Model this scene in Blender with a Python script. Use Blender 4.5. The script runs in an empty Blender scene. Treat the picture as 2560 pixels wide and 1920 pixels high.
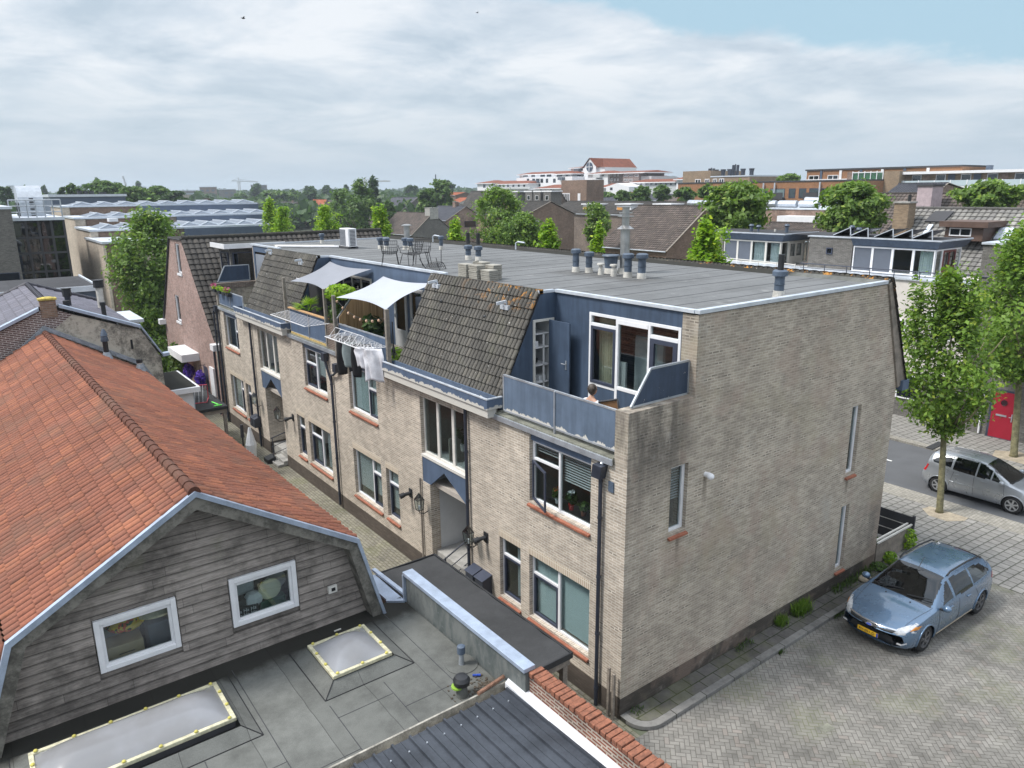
import bpy, bmesh, math, random
import numpy as np
from mathutils import Vector, Matrix, noise as mnoise
from mathutils.geometry import tessellate_polygon
from mathutils.bvhtree import BVHTree
random.seed(7); RNG = np.random.default_rng(11)
S = bpy.context.scene; COL = S.collection
R_ = math.radians
# ------------------------------------------------------------------ camera (surveyed from the building's own axes:
# x runs along the blind gable, y along the alley facade, z up, metres)
CAMP = np.array([-9.898, -9.450, 11.005]); FPX = 1844.29
_p, _r, _y = R_(14.659), R_(-0.568), R_(53.062)
FW = np.array([math.cos(_y)*math.cos(_p), math.sin(_y)*math.cos(_p), -math.sin(_p)])
_rt = np.array([math.sin(_y), -math.cos(_y), 0.]); _up = np.cross(_rt, FW)
RT = _rt*math.cos(_r)+_up*math.sin(_r); UP = -_rt*math.sin(_r)+_up*math.cos(_r)
cd = bpy.data.cameras.new('camera'); cam = bpy.data.objects.new('camera', cd); COL.objects.link(cam)
cd.sensor_width = 36; cd.lens = FPX/2560*36; cd.clip_start = .1; cd.clip_end = 12000
cam.matrix_world = Matrix([[RT[0], UP[0], -FW[0], CAMP[0]], [RT[1], UP[1], -FW[1], CAMP[1]], [RT[2], UP[2], -FW[2], CAMP[2]], [0, 0, 0, 1]])
S.camera = cam
# ------------------------------------------------------------------ light
S.view_settings.view_transform = 'Standard'; S.view_settings.look = 'None'
S.view_settings.gamma = 1; S.view_settings.exposure = EXPOSURE = 1.1
SUN_DIR = Vector((-0.60, 0.30, 0.95)).normalized()
sun = bpy.data.lights.new('sun', 'SUN'); so = bpy.data.objects.new('sun', sun); COL.objects.link(so)
sun.energy = 1.9; sun.angle = R_(14); sun.color = (1, .97, .92)
so.rotation_euler = (-SUN_DIR).to_track_quat('-Z', 'Y').to_euler()
W = bpy.data.worlds.new('World'); S.world = W; W.use_nodes = True
def world():
 nt = W.node_tree; nt.nodes.clear(); N = nt.nodes.new; L = nt.links.new
 def math_(op, a, b=None, c=None):
  n = N('ShaderNodeMath'); n.operation = op
  for i, v in enumerate((a, b, c)):
   if v is None: continue
   if isinstance(v, (int, float)): n.inputs[i].default_value = v
   else: L(v, n.inputs[i])
  return n.outputs[0]
 out = N('ShaderNodeOutputWorld')
 sky = N('ShaderNodeTexSky'); sky.sky_type = 'NISHITA'; sky.sun_disc = False
 sky.sun_elevation = math.asin(SUN_DIR.z); sky.sun_rotation = math.atan2(SUN_DIR.x, SUN_DIR.y)
 sky.air_density = 1.3; sky.dust_density = 2.5; sky.ozone_density = 2
 tc = N('ShaderNodeTexCoord'); sp = N('ShaderNodeSeparateXYZ'); L(tc.outputs['Generated'], sp.inputs[0])
 zc = math_('ADD', math_('MAXIMUM', sp.outputs[2], 0.0), 0.16)
 cb = N('ShaderNodeCombineXYZ'); L(math_('DIVIDE', sp.outputs[0], zc), cb.inputs[0]); L(math_('DIVIDE', sp.outputs[1], zc), cb.inputs[1])
 def nz(scale, det, rough, off, dist=0):
  mp = N('ShaderNodeMapping'); mp.inputs['Location'].default_value = off; L(cb.outputs[0], mp.inputs[0])
  n = N('ShaderNodeTexNoise'); n.inputs['Scale'].default_value = scale; n.inputs['Detail'].default_value = det
  n.inputs['Roughness'].default_value = rough; n.inputs['Distortion'].default_value = dist; L(mp.outputs[0], n.inputs['Vector']); return n.outputs['Fac']
 r = math_('ADD', math_('MULTIPLY', sp.outputs[0], .799), math_('MULTIPLY', sp.outputs[1], -.601))
 hole = math_('MULTIPLY', math_('ADD', math_('SUBTRACT', sp.outputs[2], .196), math_('MULTIPLY', r, .20)), 26.)
 hole = math_('MINIMUM', hole, math_('MULTIPLY', math_('ADD', r, .07), 22.)); hole = math_('MINIMUM', hole, math_('MULTIPLY', math_('SUBTRACT', .66, r), 16.))
 hole = math_('MINIMUM', hole, math_('MULTIPLY', math_('SUBTRACT', .42, sp.outputs[2]), 16.))
 big = nz(1.1, 9, .62, (3.1, 7.7, 0), .35)
 cov = math_('SUBTRACT', math_('MULTIPLY', big, 2.6), math_('ADD', math_('MAXIMUM', math_('MINIMUM', hole, 1.7), -.6), .30))
 mr = N('ShaderNodeMapRange'); mr.inputs[1].default_value = -.12; mr.inputs[2].default_value = .42; mr.interpolation_type = 'SMOOTHSTEP'; L(cov, mr.inputs[0])
 shade = nz(1.6, 10, .60, (11, 2.3, 0), .3)
 cr = N('ShaderNodeValToRGB'); L(shade, cr.inputs[0])
 e = cr.color_ramp.elements; e[0].position = .34; e[0].color = (.50, .59, .68, 1); e[1].position = .60; e[1].color = (.84, .87, .91, 1)
 ee = cr.color_ramp.elements.new(.46); ee.color = (.64, .71, .79, 1)
 hz = N('ShaderNodeMapRange'); hz.inputs[1].default_value = 0.0; hz.inputs[2].default_value = .15; hz.inputs[3].default_value = 1; hz.inputs[4].default_value = 0; L(sp.outputs[2], hz.inputs[0])
 mh = N('ShaderNodeMixRGB'); L(hz.outputs[0], mh.inputs[0]); L(cr.outputs[0], mh.inputs[1]); mh.inputs[2].default_value = (.50, .60, .70, 1)
 bl = N('ShaderNodeMixRGB'); L(mr.outputs[0], bl.inputs[0]); bl.inputs[1].default_value = (.42, .61, .74, 1); L(mh.outputs[0], bl.inputs[2])
 ns = N('ShaderNodeMixRGB'); ns.blend_type = 'MULTIPLY'; ns.inputs[0].default_value = 1; L(sky.outputs[0], ns.inputs[1]); ns.inputs[2].default_value = (.09, .09, .09, 1)
 mx = N('ShaderNodeMixRGB'); mx.inputs[0].default_value = .86; L(ns.outputs[0], mx.inputs[1]); L(bl.outputs[0], mx.inputs[2])
 zen = N('ShaderNodeMapRange'); zen.inputs[1].default_value = .30; zen.inputs[2].default_value = .9; zen.inputs[3].default_value = 1; zen.inputs[4].default_value = 2.1; L(sp.outputs[2], zen.inputs[0])   # an overcast sky is brightest overhead
 bg = N('ShaderNodeBackground'); L(math_('MULTIPLY', zen.outputs[0], SKYS), bg.inputs[1]); L(mx.outputs[0], bg.inputs[0]); L(bg.outputs[0], out.inputs[0])
SKYS = 0.54
world()
# ------------------------------------------------------------------ survey helpers: a pixel of the survey photograph met with a real plane
def ray(u, w): return FW+RT*(u-1280)/FPX-UP*(w-960)/FPX
def X(u, w, x):
 d = ray(u, w); t = (x-CAMP[0])/d[0]; return CAMP+d*t
def Y(u, w, y):
 d = ray(u, w); t = (y-CAMP[1])/d[1]; return CAMP+d*t
def Z(u, w, z):
 d = ray(u, w); t = (z-CAMP[2])/d[2]; return CAMP+d*t
# ------------------------------------------------------------------ objects
class MB:
 def __init__(s): s.v = []; s.f = []; s.uv = None
 def add(s, v, f):
  o = len(s.v); s.v += [tuple(map(float, p)) for p in v]; s.f += [tuple(i+o for i in q) for q in f]; return s
 def box(s, x0, x1, y0, y1, z0, z1):
  if x0 > x1: x0, x1 = x1, x0
  if y0 > y1: y0, y1 = y1, y0
  if z0 > z1: z0, z1 = z1, z0
  return s.add([(x0, y0, z0), (x1, y0, z0), (x1, y1, z0), (x0, y1, z0), (x0, y0, z1), (x1, y0, z1), (x1, y1, z1), (x0, y1, z1)],
     [(0, 3, 2, 1), (4, 5, 6, 7), (0, 1, 5, 4), (1, 2, 6, 5), (2, 3, 7, 6), (3, 0, 4, 7)])
 def ab(s, ax, c0, c1, a0, a1, z0, z1):      # ax 'x': c is x, a is y;  ax 'y': c is y, a is x
  return s.box(c0, c1, a0, a1, z0, z1) if ax == 'x' else s.box(a0, a1, c0, c1, z0, z1)
 def bar(s, p0, p1, w, h=None, up=(0, 0, 1)):
  h = h or w; p0 = Vector(p0); p1 = Vector(p1); d = (p1-p0).normalized(); u = Vector(up)
  if abs(d.dot(u)) > .98: u = Vector((1, 0, 0))
  a = d.cross(u).normalized()*w/2; b = a.cross(d).normalized()*h/2
  v = [p+q for p in (p0, p1) for q in (-a-b, a-b, a+b, -a+b)]
  return s.add(v, [(3, 2, 1, 0), (4, 5, 6, 7), (0, 1, 5, 4), (1, 2, 6, 5), (2, 3, 7, 6), (3, 0, 4, 7)])
 def tube(s, pts, r, n=8, caps=True):
  pts = [Vector(p) for p in pts]; rr = r if isinstance(r, (list, tuple)) else [r]*len(pts); o = len(s.v); a = None
  for i, p in enumerate(pts):
   d = (pts[min(i+1, len(pts)-1)]-pts[max(i-1, 0)]).normalized()
   if a is None: a = d.orthogonal().normalized()
   else: a = (a-d*a.dot(d)).normalized()
   b = d.cross(a)
   for k in range(n):
    t = 2*math.pi*k/n; s.v.append(tuple(p+(a*math.cos(t)+b*math.sin(t))*rr[i]))
  for i in range(len(pts)-1):
   for k in range(n):
    q = o+i*n; s.f.append((q+k, q+(k+1) % n, q+n+(k+1) % n, q+n+k))
  if caps:
   s.f.append(tuple(range(o, o+n))[::-1]); q = o+(len(pts)-1)*n; s.f.append(tuple(range(q, q+n)))
  return s
 def lathe(s, c, prof, n=16):                # prof: (radius, z) from below to above
  return s.tube([(c[0], c[1], c[2]+z) for r, z in prof], [max(r, .0005) for r, z in prof], n) if all(prof[i][1] < prof[i+1][1] for i in range(len(prof)-1)) else s._rev(c, prof, n)
 def _rev(s, c, prof, n):
  o = len(s.v)
  for r, z in prof:
   for k in range(n):
    t = 2*math.pi*k/n; s.v.append((c[0]+r*math.cos(t), c[1]+r*math.sin(t), c[2]+z))
  for i in range(len(prof)-1):
   for k in range(n): q = o+i*n; s.f.append((q+k, q+(k+1) % n, q+n+(k+1) % n, q+n+k))
  return s
 def ball(s, c, r, n=10, m=7):
  rx, ry, rz = r if isinstance(r, (tuple, list)) else (r, r, r); o = len(s.v)
  for i in range(m+1):
   a = -math.pi/2+math.pi*i/m
   for k in range(n):
    t = 2*math.pi*k/n; s.v.append((c[0]+rx*math.cos(a)*math.cos(t), c[1]+ry*math.cos(a)*math.sin(t), c[2]+rz*math.sin(a)))
  for i in range(m):
   for k in range(n): q = o+i*n; s.f.append((q+k, q+(k+1) % n, q+n+(k+1) % n, q+n+k))
  return s
 def poly(s, pts): return s.add(pts, [tuple(range(len(pts)))])
 def prism(s, pts, d):                        # planar polygon extruded by vector d
  n = len(pts); d = Vector(d); v = [Vector(p) for p in pts]; o = len(s.v)
  s.v += [tuple(p) for p in v]+[tuple(p+d) for p in v]
  for t in tessellate_polygon([v]): s.f.append(tuple(o+i for i in t)); s.f.append(tuple(o+n+i for i in t[::-1]))
  for i in range(n): j = (i+1) % n; s.f.append((o+i, o+j, o+n+j, o+n+i))
  return s
 def sheet(s, outer, holes, to3, depth_vec):  # flat wall with openings, a reveal of depth_vec in each opening
  loops = [outer]+holes; v2 = [Vector((a, b, 0)) for lp in loops for a, b in lp]; o = len(s.v); dv = Vector(depth_vec)
  s.v += [tuple(to3(p.x, p.y)) for p in v2]
  for t in tessellate_polygon([[Vector((a, b, 0)) for a, b in lp] for lp in loops]): s.f.append(tuple(o+i for i in t))
  k = 0
  for li, lp in enumerate(loops):
   if li == 0: k += len(lp); continue
   q = len(s.v); n = len(lp); s.v += [tuple(Vector(to3(a, b))+dv) for a, b in lp]
   for i in range(n): j = (i+1) % n; s.f.append((o+k+i, o+k+j, q+j, q+i))
   k += n
  return s
 def build(s, name, mat, root=None, smooth=False, label=None, bevel=0, kind=None):
  me = bpy.data.meshes.new(name); loc = Vector((0, 0, 0))
  r = root
  while r is not None and r.parent is not None: r = r.parent
  if r is not None: loc = Vector(r.location)
  vs = np.array(s.v, dtype=np.float32)-np.array(loc, dtype=np.float32)
  me.from_pydata(vs.tolist(), [], s.f)
  if s.uv is not None:
   ul = me.uv_layers.new(name='UVMap'); idx = np.zeros(len(me.loops), dtype=np.int32); me.loops.foreach_get('vertex_index', idx)
   ul.data.foreach_set('uv', np.array(s.uv, dtype=np.float32)[idx].ravel())
  bm = bmesh.new(); bm.from_mesh(me)
  if len(bm.faces) < 4000: bmesh.ops.recalc_face_normals(bm, faces=bm.faces)
  bm.to_mesh(me); bm.free()
  me.materials.append(mat)
  if smooth:
   me.polygons.foreach_set('use_smooth', [True]*len(me.polygons))
   if smooth != 'all': me.set_sharp_from_angle(angle=R_(38))
  o = bpy.data.objects.new(name, me); COL.objects.link(o)
  if root is not None: o.parent = root
  if bevel:
   b = o.modifiers.new('bevel', 'BEVEL'); b.width = bevel; b.segments = 2; b.limit_method = 'ANGLE'
  if label: o['label'] = label
  if kind: o['kind'] = kind
  return o
def thing(name, label, cat, loc=(0, 0, 0), group=None):
 o = bpy.data.objects.new(name, None); COL.objects.link(o); o.location = loc; o.empty_display_size = .2
 o['label'] = label; o['category'] = cat
 if group: o['group'] = group
 return o
def tag(o, label, cat, group=None):
 o['label'] = label; o['category'] = cat
 if group: o['group'] = group
 return o
def solo(mb, name, mat, label, cat, group=None, **k): return tag(mb.build(name, mat, None, **k), label, cat, group)
def struct(mb, name, mat, **k): return mb.build(name, mat, None, kind='structure', **k)
def dup(root, loc, label=None, rz=None, group=None, scale=None):
 r = root.copy(); COL.objects.link(r); r.location = loc
 if rz is not None: r.rotation_euler = (0, 0, rz)
 if scale is not None: r.scale = scale if hasattr(scale, '__len__') else (scale,)*3
 if label: r['label'] = label
 if group: r['group'] = group
 for ch in list(root.children):
  c = ch.copy(); COL.objects.link(c); c.parent = r
  for g in list(ch.children): d = g.copy(); COL.objects.link(d); d.parent = c
 return r
# ------------------------------------------------------------------ materials
class NT:
 def __init__(s, name):
  s.m = bpy.data.materials.new(name); s.m.use_nodes = True; s.t = s.m.node_tree; s.t.nodes.clear()
  s.out = s.n('ShaderNodeOutputMaterial')
 def n(s, t): return s.t.nodes.new(t)
 def put(s, v, sock):
  if v is None: return
  if isinstance(v, bpy.types.NodeSocket): s.t.links.new(v, sock)
  elif isinstance(v, (tuple, list)) and len(v) == 3 and sock.type == 'RGBA': sock.default_value = (*v, 1)
  else: sock.default_value = v
 def m_(s, op, a, b=None, c=None, clamp=False):
  n = s.n('ShaderNodeMath'); n.operation = op; n.use_clamp = clamp
  for i, v in enumerate((a, b, c)): s.put(v, n.inputs[i])
  return n.outputs[0]
 def mix(s, f, a, b, mode='MIX'):
  n = s.n('ShaderNodeMixRGB'); n.blend_type = mode; s.put(f, n.inputs[0]); s.put(a, n.inputs[1]); s.put(b, n.inputs[2]); return n.outputs[0]
 def pos(s): return s.n('ShaderNodeNewGeometry').outputs['Position']
 def sep(s, v): n = s.n('ShaderNodeSeparateXYZ'); s.put(v, n.inputs[0]); return n.outputs
 def comb(s, x, y, z=0.): n = s.n('ShaderNodeCombineXYZ'); s.put(x, n.inputs[0]); s.put(y, n.inputs[1]); s.put(z, n.inputs[2]); return n.outputs[0]
 def map(s, v, sc=(1, 1, 1), rot=(0, 0, 0), loc=(0, 0, 0)):
  n = s.n('ShaderNodeMapping'); s.put(v, n.inputs[0]); n.inputs['Scale'].default_value = sc; n.inputs['Rotation'].default_value = rot; n.inputs['Location'].default_value = loc; return n.outputs[0]
 def noise(s, v, scale, det=4, rough=.6, dist=0):
  n = s.n('ShaderNodeTexNoise'); s.put(v, n.inputs['Vector']); n.inputs['Scale'].default_value = scale; n.inputs['Detail'].default_value = det; n.inputs['Roughness'].default_value = rough; n.inputs['Distortion'].default_value = dist; return n.outputs['Fac']
 def white(s, v): n = s.n('ShaderNodeTexWhiteNoise'); s.put(v, n.inputs['Vector']); return n.outputs['Value']
 def rng(s, v, a, b, c=0., d=1., sm=True):
  n = s.n('ShaderNodeMapRange'); s.put(v, n.inputs[0]); n.inputs[1].default_value = a; n.inputs[2].default_value = b; n.inputs[3].default_value = c; n.inputs[4].default_value = d
  if sm: n.interpolation_type = 'SMOOTHSTEP'
  return n.outputs[0]
 def wall(s):
  g = s.n('ShaderNodeNewGeometry'); p = s.sep(g.outputs['Position']); q = s.sep(g.outputs['True Normal'])
  ax = s.m_('ABSOLUTE', q[0]); ay = s.m_('ABSOLUTE', q[1]); az = s.m_('ABSOLUTE', q[2])
  f = s.m_('GREATER_THAN', ax, ay)
  n = s.n('ShaderNodeMix'); n.data_type = 'FLOAT'; s.put(f, n.inputs[0]); s.put(p[0], n.inputs[2]); s.put(p[1], n.inputs[3])
  fz = s.m_('GREATER_THAN', az, .7)
  n2 = s.n('ShaderNodeMix'); n2.data_type = 'FLOAT'; s.put(fz, n2.inputs[0]); s.put(p[2], n2.inputs[2]); s.put(p[1], n2.inputs[3])
  n3 = s.n('ShaderNodeMix'); n3.data_type = 'FLOAT'; s.put(fz, n3.inputs[0]); s.put(n.outputs[0], n3.inputs[2]); s.put(p[0], n3.inputs[3])
  return s.comb(n3.outputs[0], n2.outputs[0]), p
 def brick(s, v, c1, c2, mo, bw, bh, ms, off=.5, bias=0., sm=.1):
  n = s.n('ShaderNodeTexBrick'); s.put(v, n.inputs['Vector']); s.put(c1, n.inputs['Color1']); s.put(c2, n.inputs['Color2']); s.put(mo, n.inputs['Mortar'])
  n.inputs['Scale'].default_value = 1; n.inputs['Mortar Size'].default_value = ms; n.inputs['Mortar Smooth'].default_value = sm; n.inputs['Bias'].default_value = bias
  n.inputs['Brick Width'].default_value = bw; n.inputs['Row Height'].default_value = bh; n.offset = off; return n.outputs
 def bump(s, h, st=.3, d=.01):
  n = s.n('ShaderNodeBump'); n.inputs['Strength'].default_value = st; n.inputs['Distance'].default_value = d; s.put(h, n.inputs['Height']); return n.outputs[0]
 def pbr(s, col, rough=.8, metal=0., nor=None, coat=0., spec=.5, alpha=None):
  n = s.n('ShaderNodeBsdfPrincipled'); s.put(col, n.inputs['Base Color']); s.put(rough, n.inputs['Roughness']); s.put(metal, n.inputs['Metallic'])
  if nor is not None: s.put(nor, n.inputs['Normal'])
  n.inputs['Coat Weight'].default_value = coat; n.inputs['Coat Roughness'].default_value = .05; n.inputs['Specular IOR Level'].default_value = spec
  s.t.links.new(n.outputs[0], s.out.inputs[0]); return s.m
def plain(name, col, rough=.7, metal=0., var=.18, sc=3., fine=40., bump=.0, coat=0., spec=.5):
 t = NT(name); p = t.pos(); a = t.noise(p, sc, 5, .65); b = t.noise(p, fine, 3, .6)
 f = t.m_('ADD', t.m_('MULTIPLY', a, .7), t.m_('MULTIPLY', b, .3)); f = t.rng(f, .32, .68, 1-var, 1+var)
 c = t.mix(1., col, t.comb(f, f, f), 'MULTIPLY')
 return t.pbr(c, t.rng(a, .3, .7, max(rough-.08, .02), min(rough+.08, 1)), metal, t.bump(b, bump, .01) if bump else None, coat, spec)
def brickmat(name, c1, c2, mo, bw=.22, bh=.0625, ms=.011, stain=.25, plinth=None, dark=None, bump=.5, grime=None):
 t = NT(name); v, p = t.wall()
 P = t.pos()
 row = t.m_('FLOOR', t.m_('DIVIDE', t.sep(v)[1], bh));
 br = t.brick(v, c1, c2, mo, bw, bh, ms)
 u = t.m_('FLOOR', t.m_('ADD', t.m_('DIVIDE', t.sep(v)[0], bw), t.m_('MULTIPLY', t.m_('MODULO', row, 2.), .5)))
 w = t.white(t.comb(u, row, 3.))
 tone = t.rng(w, 0, 1, .84, 1.14, False)
 big = t.noise(P, .55, 6, .62); mid = t.noise(P, 2.6, 5, .6)
 st = t.rng(t.m_('ADD', t.m_('MULTIPLY', big, .6), t.m_('MULTIPLY', mid, .4)), .36, .66, 1-stain, 1+stain*.55)
 tone2 = t.m_('MULTIPLY', tone, st)
 c = t.mix(1., br['Color'], t.comb(tone2, tone2, tone2), 'MULTIPLY')
 if dark:                                   # scattered dark bricks
  k = t.m_('MULTIPLY', t.m_('GREATER_THAN', w, 1-dark), t.m_('SUBTRACT', 1., br['Fac'])); c = t.mix(t.m_('MULTIPLY', k, .55), c, (.09, .08, .07))
 if plinth:
  f = t.m_('LESS_THAN', p[2], plinth[0]); pb = t.brick(v, plinth[1], tuple(q*.7 for q in plinth[1]), tuple(q*.8 for q in plinth[1]), bw, bh, ms)
  c = t.mix(f, c, t.mix(1., pb['Color'], t.comb(st, st, st), 'MULTIPLY'))
 if grime: c = grime(t, c, P, p)
 h = t.m_('ADD', t.m_('MULTIPLY', t.m_('SUBTRACT', 1., br['Fac']), .8), t.m_('MULTIPLY', t.noise(P, 60, 3), .3))
 return t.pbr(c, .9, 0, t.bump(h, bump, .008), spec=.25)
def tilemat(name, c1, c2, c3=None, lichen=None, var=.3, rough=.82, sc=1., groove=.5):
 t = NT(name); uv = t.n('ShaderNodeUVMap').outputs[0]; q = t.sep(uv); P = t.pos()
 cell = t.comb(t.m_('FLOOR', q[0]), t.m_('FLOOR', q[1]), 1.); w = t.white(cell); w2 = t.white(t.comb(t.m_('FLOOR', q[1]), t.m_('FLOOR', q[0]), 9.))
 c = t.mix(w, c1, c2)
 if c3: c = t.mix(t.rng(w2, .6, .95), c, c3)
 big = t.noise(P, .7*sc, 5, .6); fine = t.noise(P, 26*sc, 4, .7)
 f = t.rng(t.m_('ADD', t.m_('MULTIPLY', big, .5), t.m_('MULTIPLY', fine, .5)), .36, .66, 1-var, 1+var*.7)
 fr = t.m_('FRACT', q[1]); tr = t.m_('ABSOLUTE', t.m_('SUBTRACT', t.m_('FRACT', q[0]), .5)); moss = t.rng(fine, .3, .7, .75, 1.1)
 f = t.m_('MULTIPLY', f, t.m_('MULTIPLY', t.rng(fr, .80, 1., 1., .62), t.rng(tr, .24, .47, 1., groove)))  # trough dirt and wave shading put into the colour; course tops darker too
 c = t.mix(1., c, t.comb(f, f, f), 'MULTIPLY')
 if lichen: c = lichen(t, c, P)
 return t.pbr(c, rough, 0, t.bump(fine, .25, .01), spec=.3)
def glassmat(name, tint=(.75, .8, .8), refl=1.0):
 t = NT(name); tr = t.n('ShaderNodeBsdfTransparent'); tr.inputs[0].default_value = (*tint, 1)
 gl = t.n('ShaderNodeBsdfGlossy'); gl.inputs['Roughness'].default_value = .015; gl.inputs['Color'].default_value = (.95, .97, 1, 1)
 fr = t.n('ShaderNodeLayerWeight'); fr.inputs[0].default_value = .5
 f = t.m_('ADD', t.m_('MULTIPLY', t.m_('POWER', fr.outputs['Facing'], 4.), .9*refl), .06*refl, clamp=True)
 wv = t.noise(t.pos(), 1.3, 2); t.put(t.bump(wv, .06, .02), gl.inputs['Normal'])
 mx = t.n('ShaderNodeMixShader'); t.put(f, mx.inputs[0]); t.put(tr.outputs[0], mx.inputs[1]); t.put(gl.outputs[0], mx.inputs[2]); t.put(mx.outputs[0], t.out.inputs[0]); return t.m
def leafmat(name, c1, c2, yel=(.2, .2, .03)):
 t = NT(name); g = t.n('ShaderNodeNewGeometry'); r = g.outputs['Random Per Island']; P = t.pos()
 big = t.noise(P, .8, 3); c = t.mix(t.rng(big, .35, .65), c1, c2); c = t.mix(t.rng(r, .82, 1.), c, yel)
 f = t.rng(r, 0, 1, .7, 1.3, False); c = t.mix(1., c, t.comb(f, f, f), 'MULTIPLY')
 d = t.n('ShaderNodeBsdfPrincipled'); t.put(c, d.inputs['Base Color']); d.inputs['Roughness'].default_value = .55; d.inputs['Specular IOR Level'].default_value = .35
 tl = t.n('ShaderNodeBsdfTranslucent'); t.put(t.mix(1., c, (1.35, 1.5, .7), 'MULTIPLY'), tl.inputs[0])
 mx = t.n('ShaderNodeMixShader'); mx.inputs[0].default_value = .35; t.put(d.outputs[0], mx.inputs[1]); t.put(tl.outputs[0], mx.inputs[2]); t.put(mx.outputs[0], t.out.inputs[0]); return t.m
M = {}
def grime_facade(t, c, P, p):     # dirt runs under the gutters and moss by the ground
 n = t.noise(t.map(P, (3, 3, .35)), 1., 5, .6)
 a = t.m_('MULTIPLY', t.rng(p[2], 4.4, 5.9), t.rng(n, .45, .7, 0., .5))
 c = t.mix(a, c, (.13, .105, .075))
 b = t.m_('MULTIPLY', t.m_('MULTIPLY', t.rng(p[2], .5, .9), t.rng(p[2], 2.2, 1.2, 1., 0.)), t.rng(t.noise(P, 1.7, 6, .7), .60, .72, 0., .35))
 return t.mix(b, c, (.55, .5, .45))
def grime_gable(t, c, P, p):      # soot below the terrace parapet, pink and yellow patches across the wall
 n = t.noise(t.map(P, (1.6, 1.6, .45)), 1., 6, .65)
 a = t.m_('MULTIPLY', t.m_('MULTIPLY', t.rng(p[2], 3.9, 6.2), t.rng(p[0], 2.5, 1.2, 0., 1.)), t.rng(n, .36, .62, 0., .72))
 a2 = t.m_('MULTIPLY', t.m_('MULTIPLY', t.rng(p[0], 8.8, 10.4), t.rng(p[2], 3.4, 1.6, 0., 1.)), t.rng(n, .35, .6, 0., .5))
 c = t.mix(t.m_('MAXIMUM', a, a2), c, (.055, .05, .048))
 pk = t.rng(t.noise(P, .8, 5, .6, .4), .50, .64, 0., .30); c = t.mix(pk, c, (.36, .26, .21))
 ye = t.rng(t.noise(t.map(P, loc=(9, 4, 2)), .7, 5, .6, .4), .52, .66, 0., .26); c = t.mix(ye, c, (.36, .32, .22))
 for (cx, z1, z0) in ((2.42, 4.95, 4.05), (1.6, 3.86, 3.0), (8.5, 3.45, 2.6)):
  k = t.m_('MULTIPLY', t.rng(t.m_('ABSOLUTE', t.m_('SUBTRACT', p[0], cx)), .02, .10, 1., 0.), t.m_('MULTIPLY', t.rng(p[2], z0, z1), t.rng(p[2], z1, z1+.05, 1., 0.)))
  c = t.mix(t.m_('MULTIPLY', k, .55), c, (.08, .06, .045))
 ef = t.rng(t.noise(t.map(P, loc=(2, 2, 7)), 1.1, 6, .7), .58, .72, 0., .4); return t.mix(ef, c, (.42, .40, .36))
M['brick_facade'] = brickmat('buff_brick', (.45, .38, .31), (.38, .32, .262), (.56, .51, .44), ms=.013, stain=.18, plinth=(.52, (.115, .095, .08)), dark=.04, grime=grime_facade, bump=.35)
M['brick_gable'] = brickmat('weathered_buff_brick', (.41, .355, .29), (.325, .28, .228), (.46, .41, .345), ms=.014, stain=.20, plinth=(.5, (.09, .078, .068)), dark=.06, grime=grime_gable)
M['brick_dark'] = brickmat('brown_brick', (.17, .12, .095), (.12, .085, .07), (.26, .23, .2), stain=.3)
M['brick_pink'] = brickmat('pink_brick', (.32, .175, .145), (.25, .14, .12), (.40, .36, .33), stain=.2, bw=.21)
M['brick_red'] = brickmat('old_red_brick', (.21, .07, .042), (.15, .05, .034), (.36, .31, .26), ms=.016, stain=.4, dark=.12)
M['brick_grey'] = brickmat('grey_brick', (.20, .19, .175), (.155, .145, .135), (.11, .105, .10), stain=.15)
M['brick_purple'] = brickmat('dark_purple_brick', (.12, .065, .06), (.09, .05, .048), (.42, .38, .36), stain=.2, ms=.013)
M['brick_brown'] = brickmat('russet_brown_brick', (.24, .15, .105), (.18, .115, .085), (.22, .18, .15), stain=.2)
M['brick_orange'] = brickmat('rust_orange_brick', (.36, .17, .075), (.29, .13, .06), (.22, .15, .10), stain=.12)
M['brick_beige'] = brickmat('beige_brick', (.48, .40, .32), (.42, .35, .28), (.45, .4, .34), stain=.15)
M['brick_tan'] = brickmat('tan_brick', (.30, .22, .145), (.25, .18, .12), (.25, .2, .15), stain=.15)
M['render_pink'] = plain('cream_render', (.62, .58, .54), .9, var=.06, bump=.1)
M['stucco'] = None
def stucco():
 t = NT('mouldy_cement_render'); P = t.pos(); a = t.noise(P, .9, 7, .7, .3); b = t.noise(P, 9, 6, .75)
 f = t.rng(t.m_('ADD', t.m_('MULTIPLY', a, .6), t.m_('MULTIPLY', b, .4)), .38, .58); c = t.mix(f, (.13, .12, .105), (.50, .46, .39)); return t.pbr(c, .95, 0, t.bump(b, .3, .01), spec=.2)
M['stucco'] = stucco()
def bluepaint(name, col, chips=.0, dirt=.25, lo=None):
 t = NT(name); P = t.pos(); a = t.noise(P, 1.4, 5, .65); b = t.noise(t.map(P, (6, 6, .7)), 1.0, 4, .6)
 f = t.rng(t.m_('ADD', t.m_('MULTIPLY', a, .5), t.m_('MULTIPLY', b, .5)), .35, .65, 1-dirt, 1+dirt*.6); c = t.mix(1., col, t.comb(f, f, f), 'MULTIPLY')
 if chips:
  k = t.rng(t.noise(P, 9, 6, .75), .74-chips*.1, .755-chips*.1)
  c = t.mix(k, c, (.62, .60, .56))
 if lo is not None:                     # paint flaking off from the lower edge upward
  z = t.sep(P)[2]; e = t.m_('ADD', lo, t.m_('MULTIPLY', t.m_('SUBTRACT', t.noise(t.map(P, (1, 1, .3)), 4.5, 5, .7), .44), .42))
  c = t.mix(t.m_('LESS_THAN', z, e), c, (.52, .50, .46))
 return t.pbr(c, .55, 0, None, spec=.4)
M['blue_clad'] = bluepaint('blue_cladding', (.052, .078, .125), chips=.0)
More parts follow.
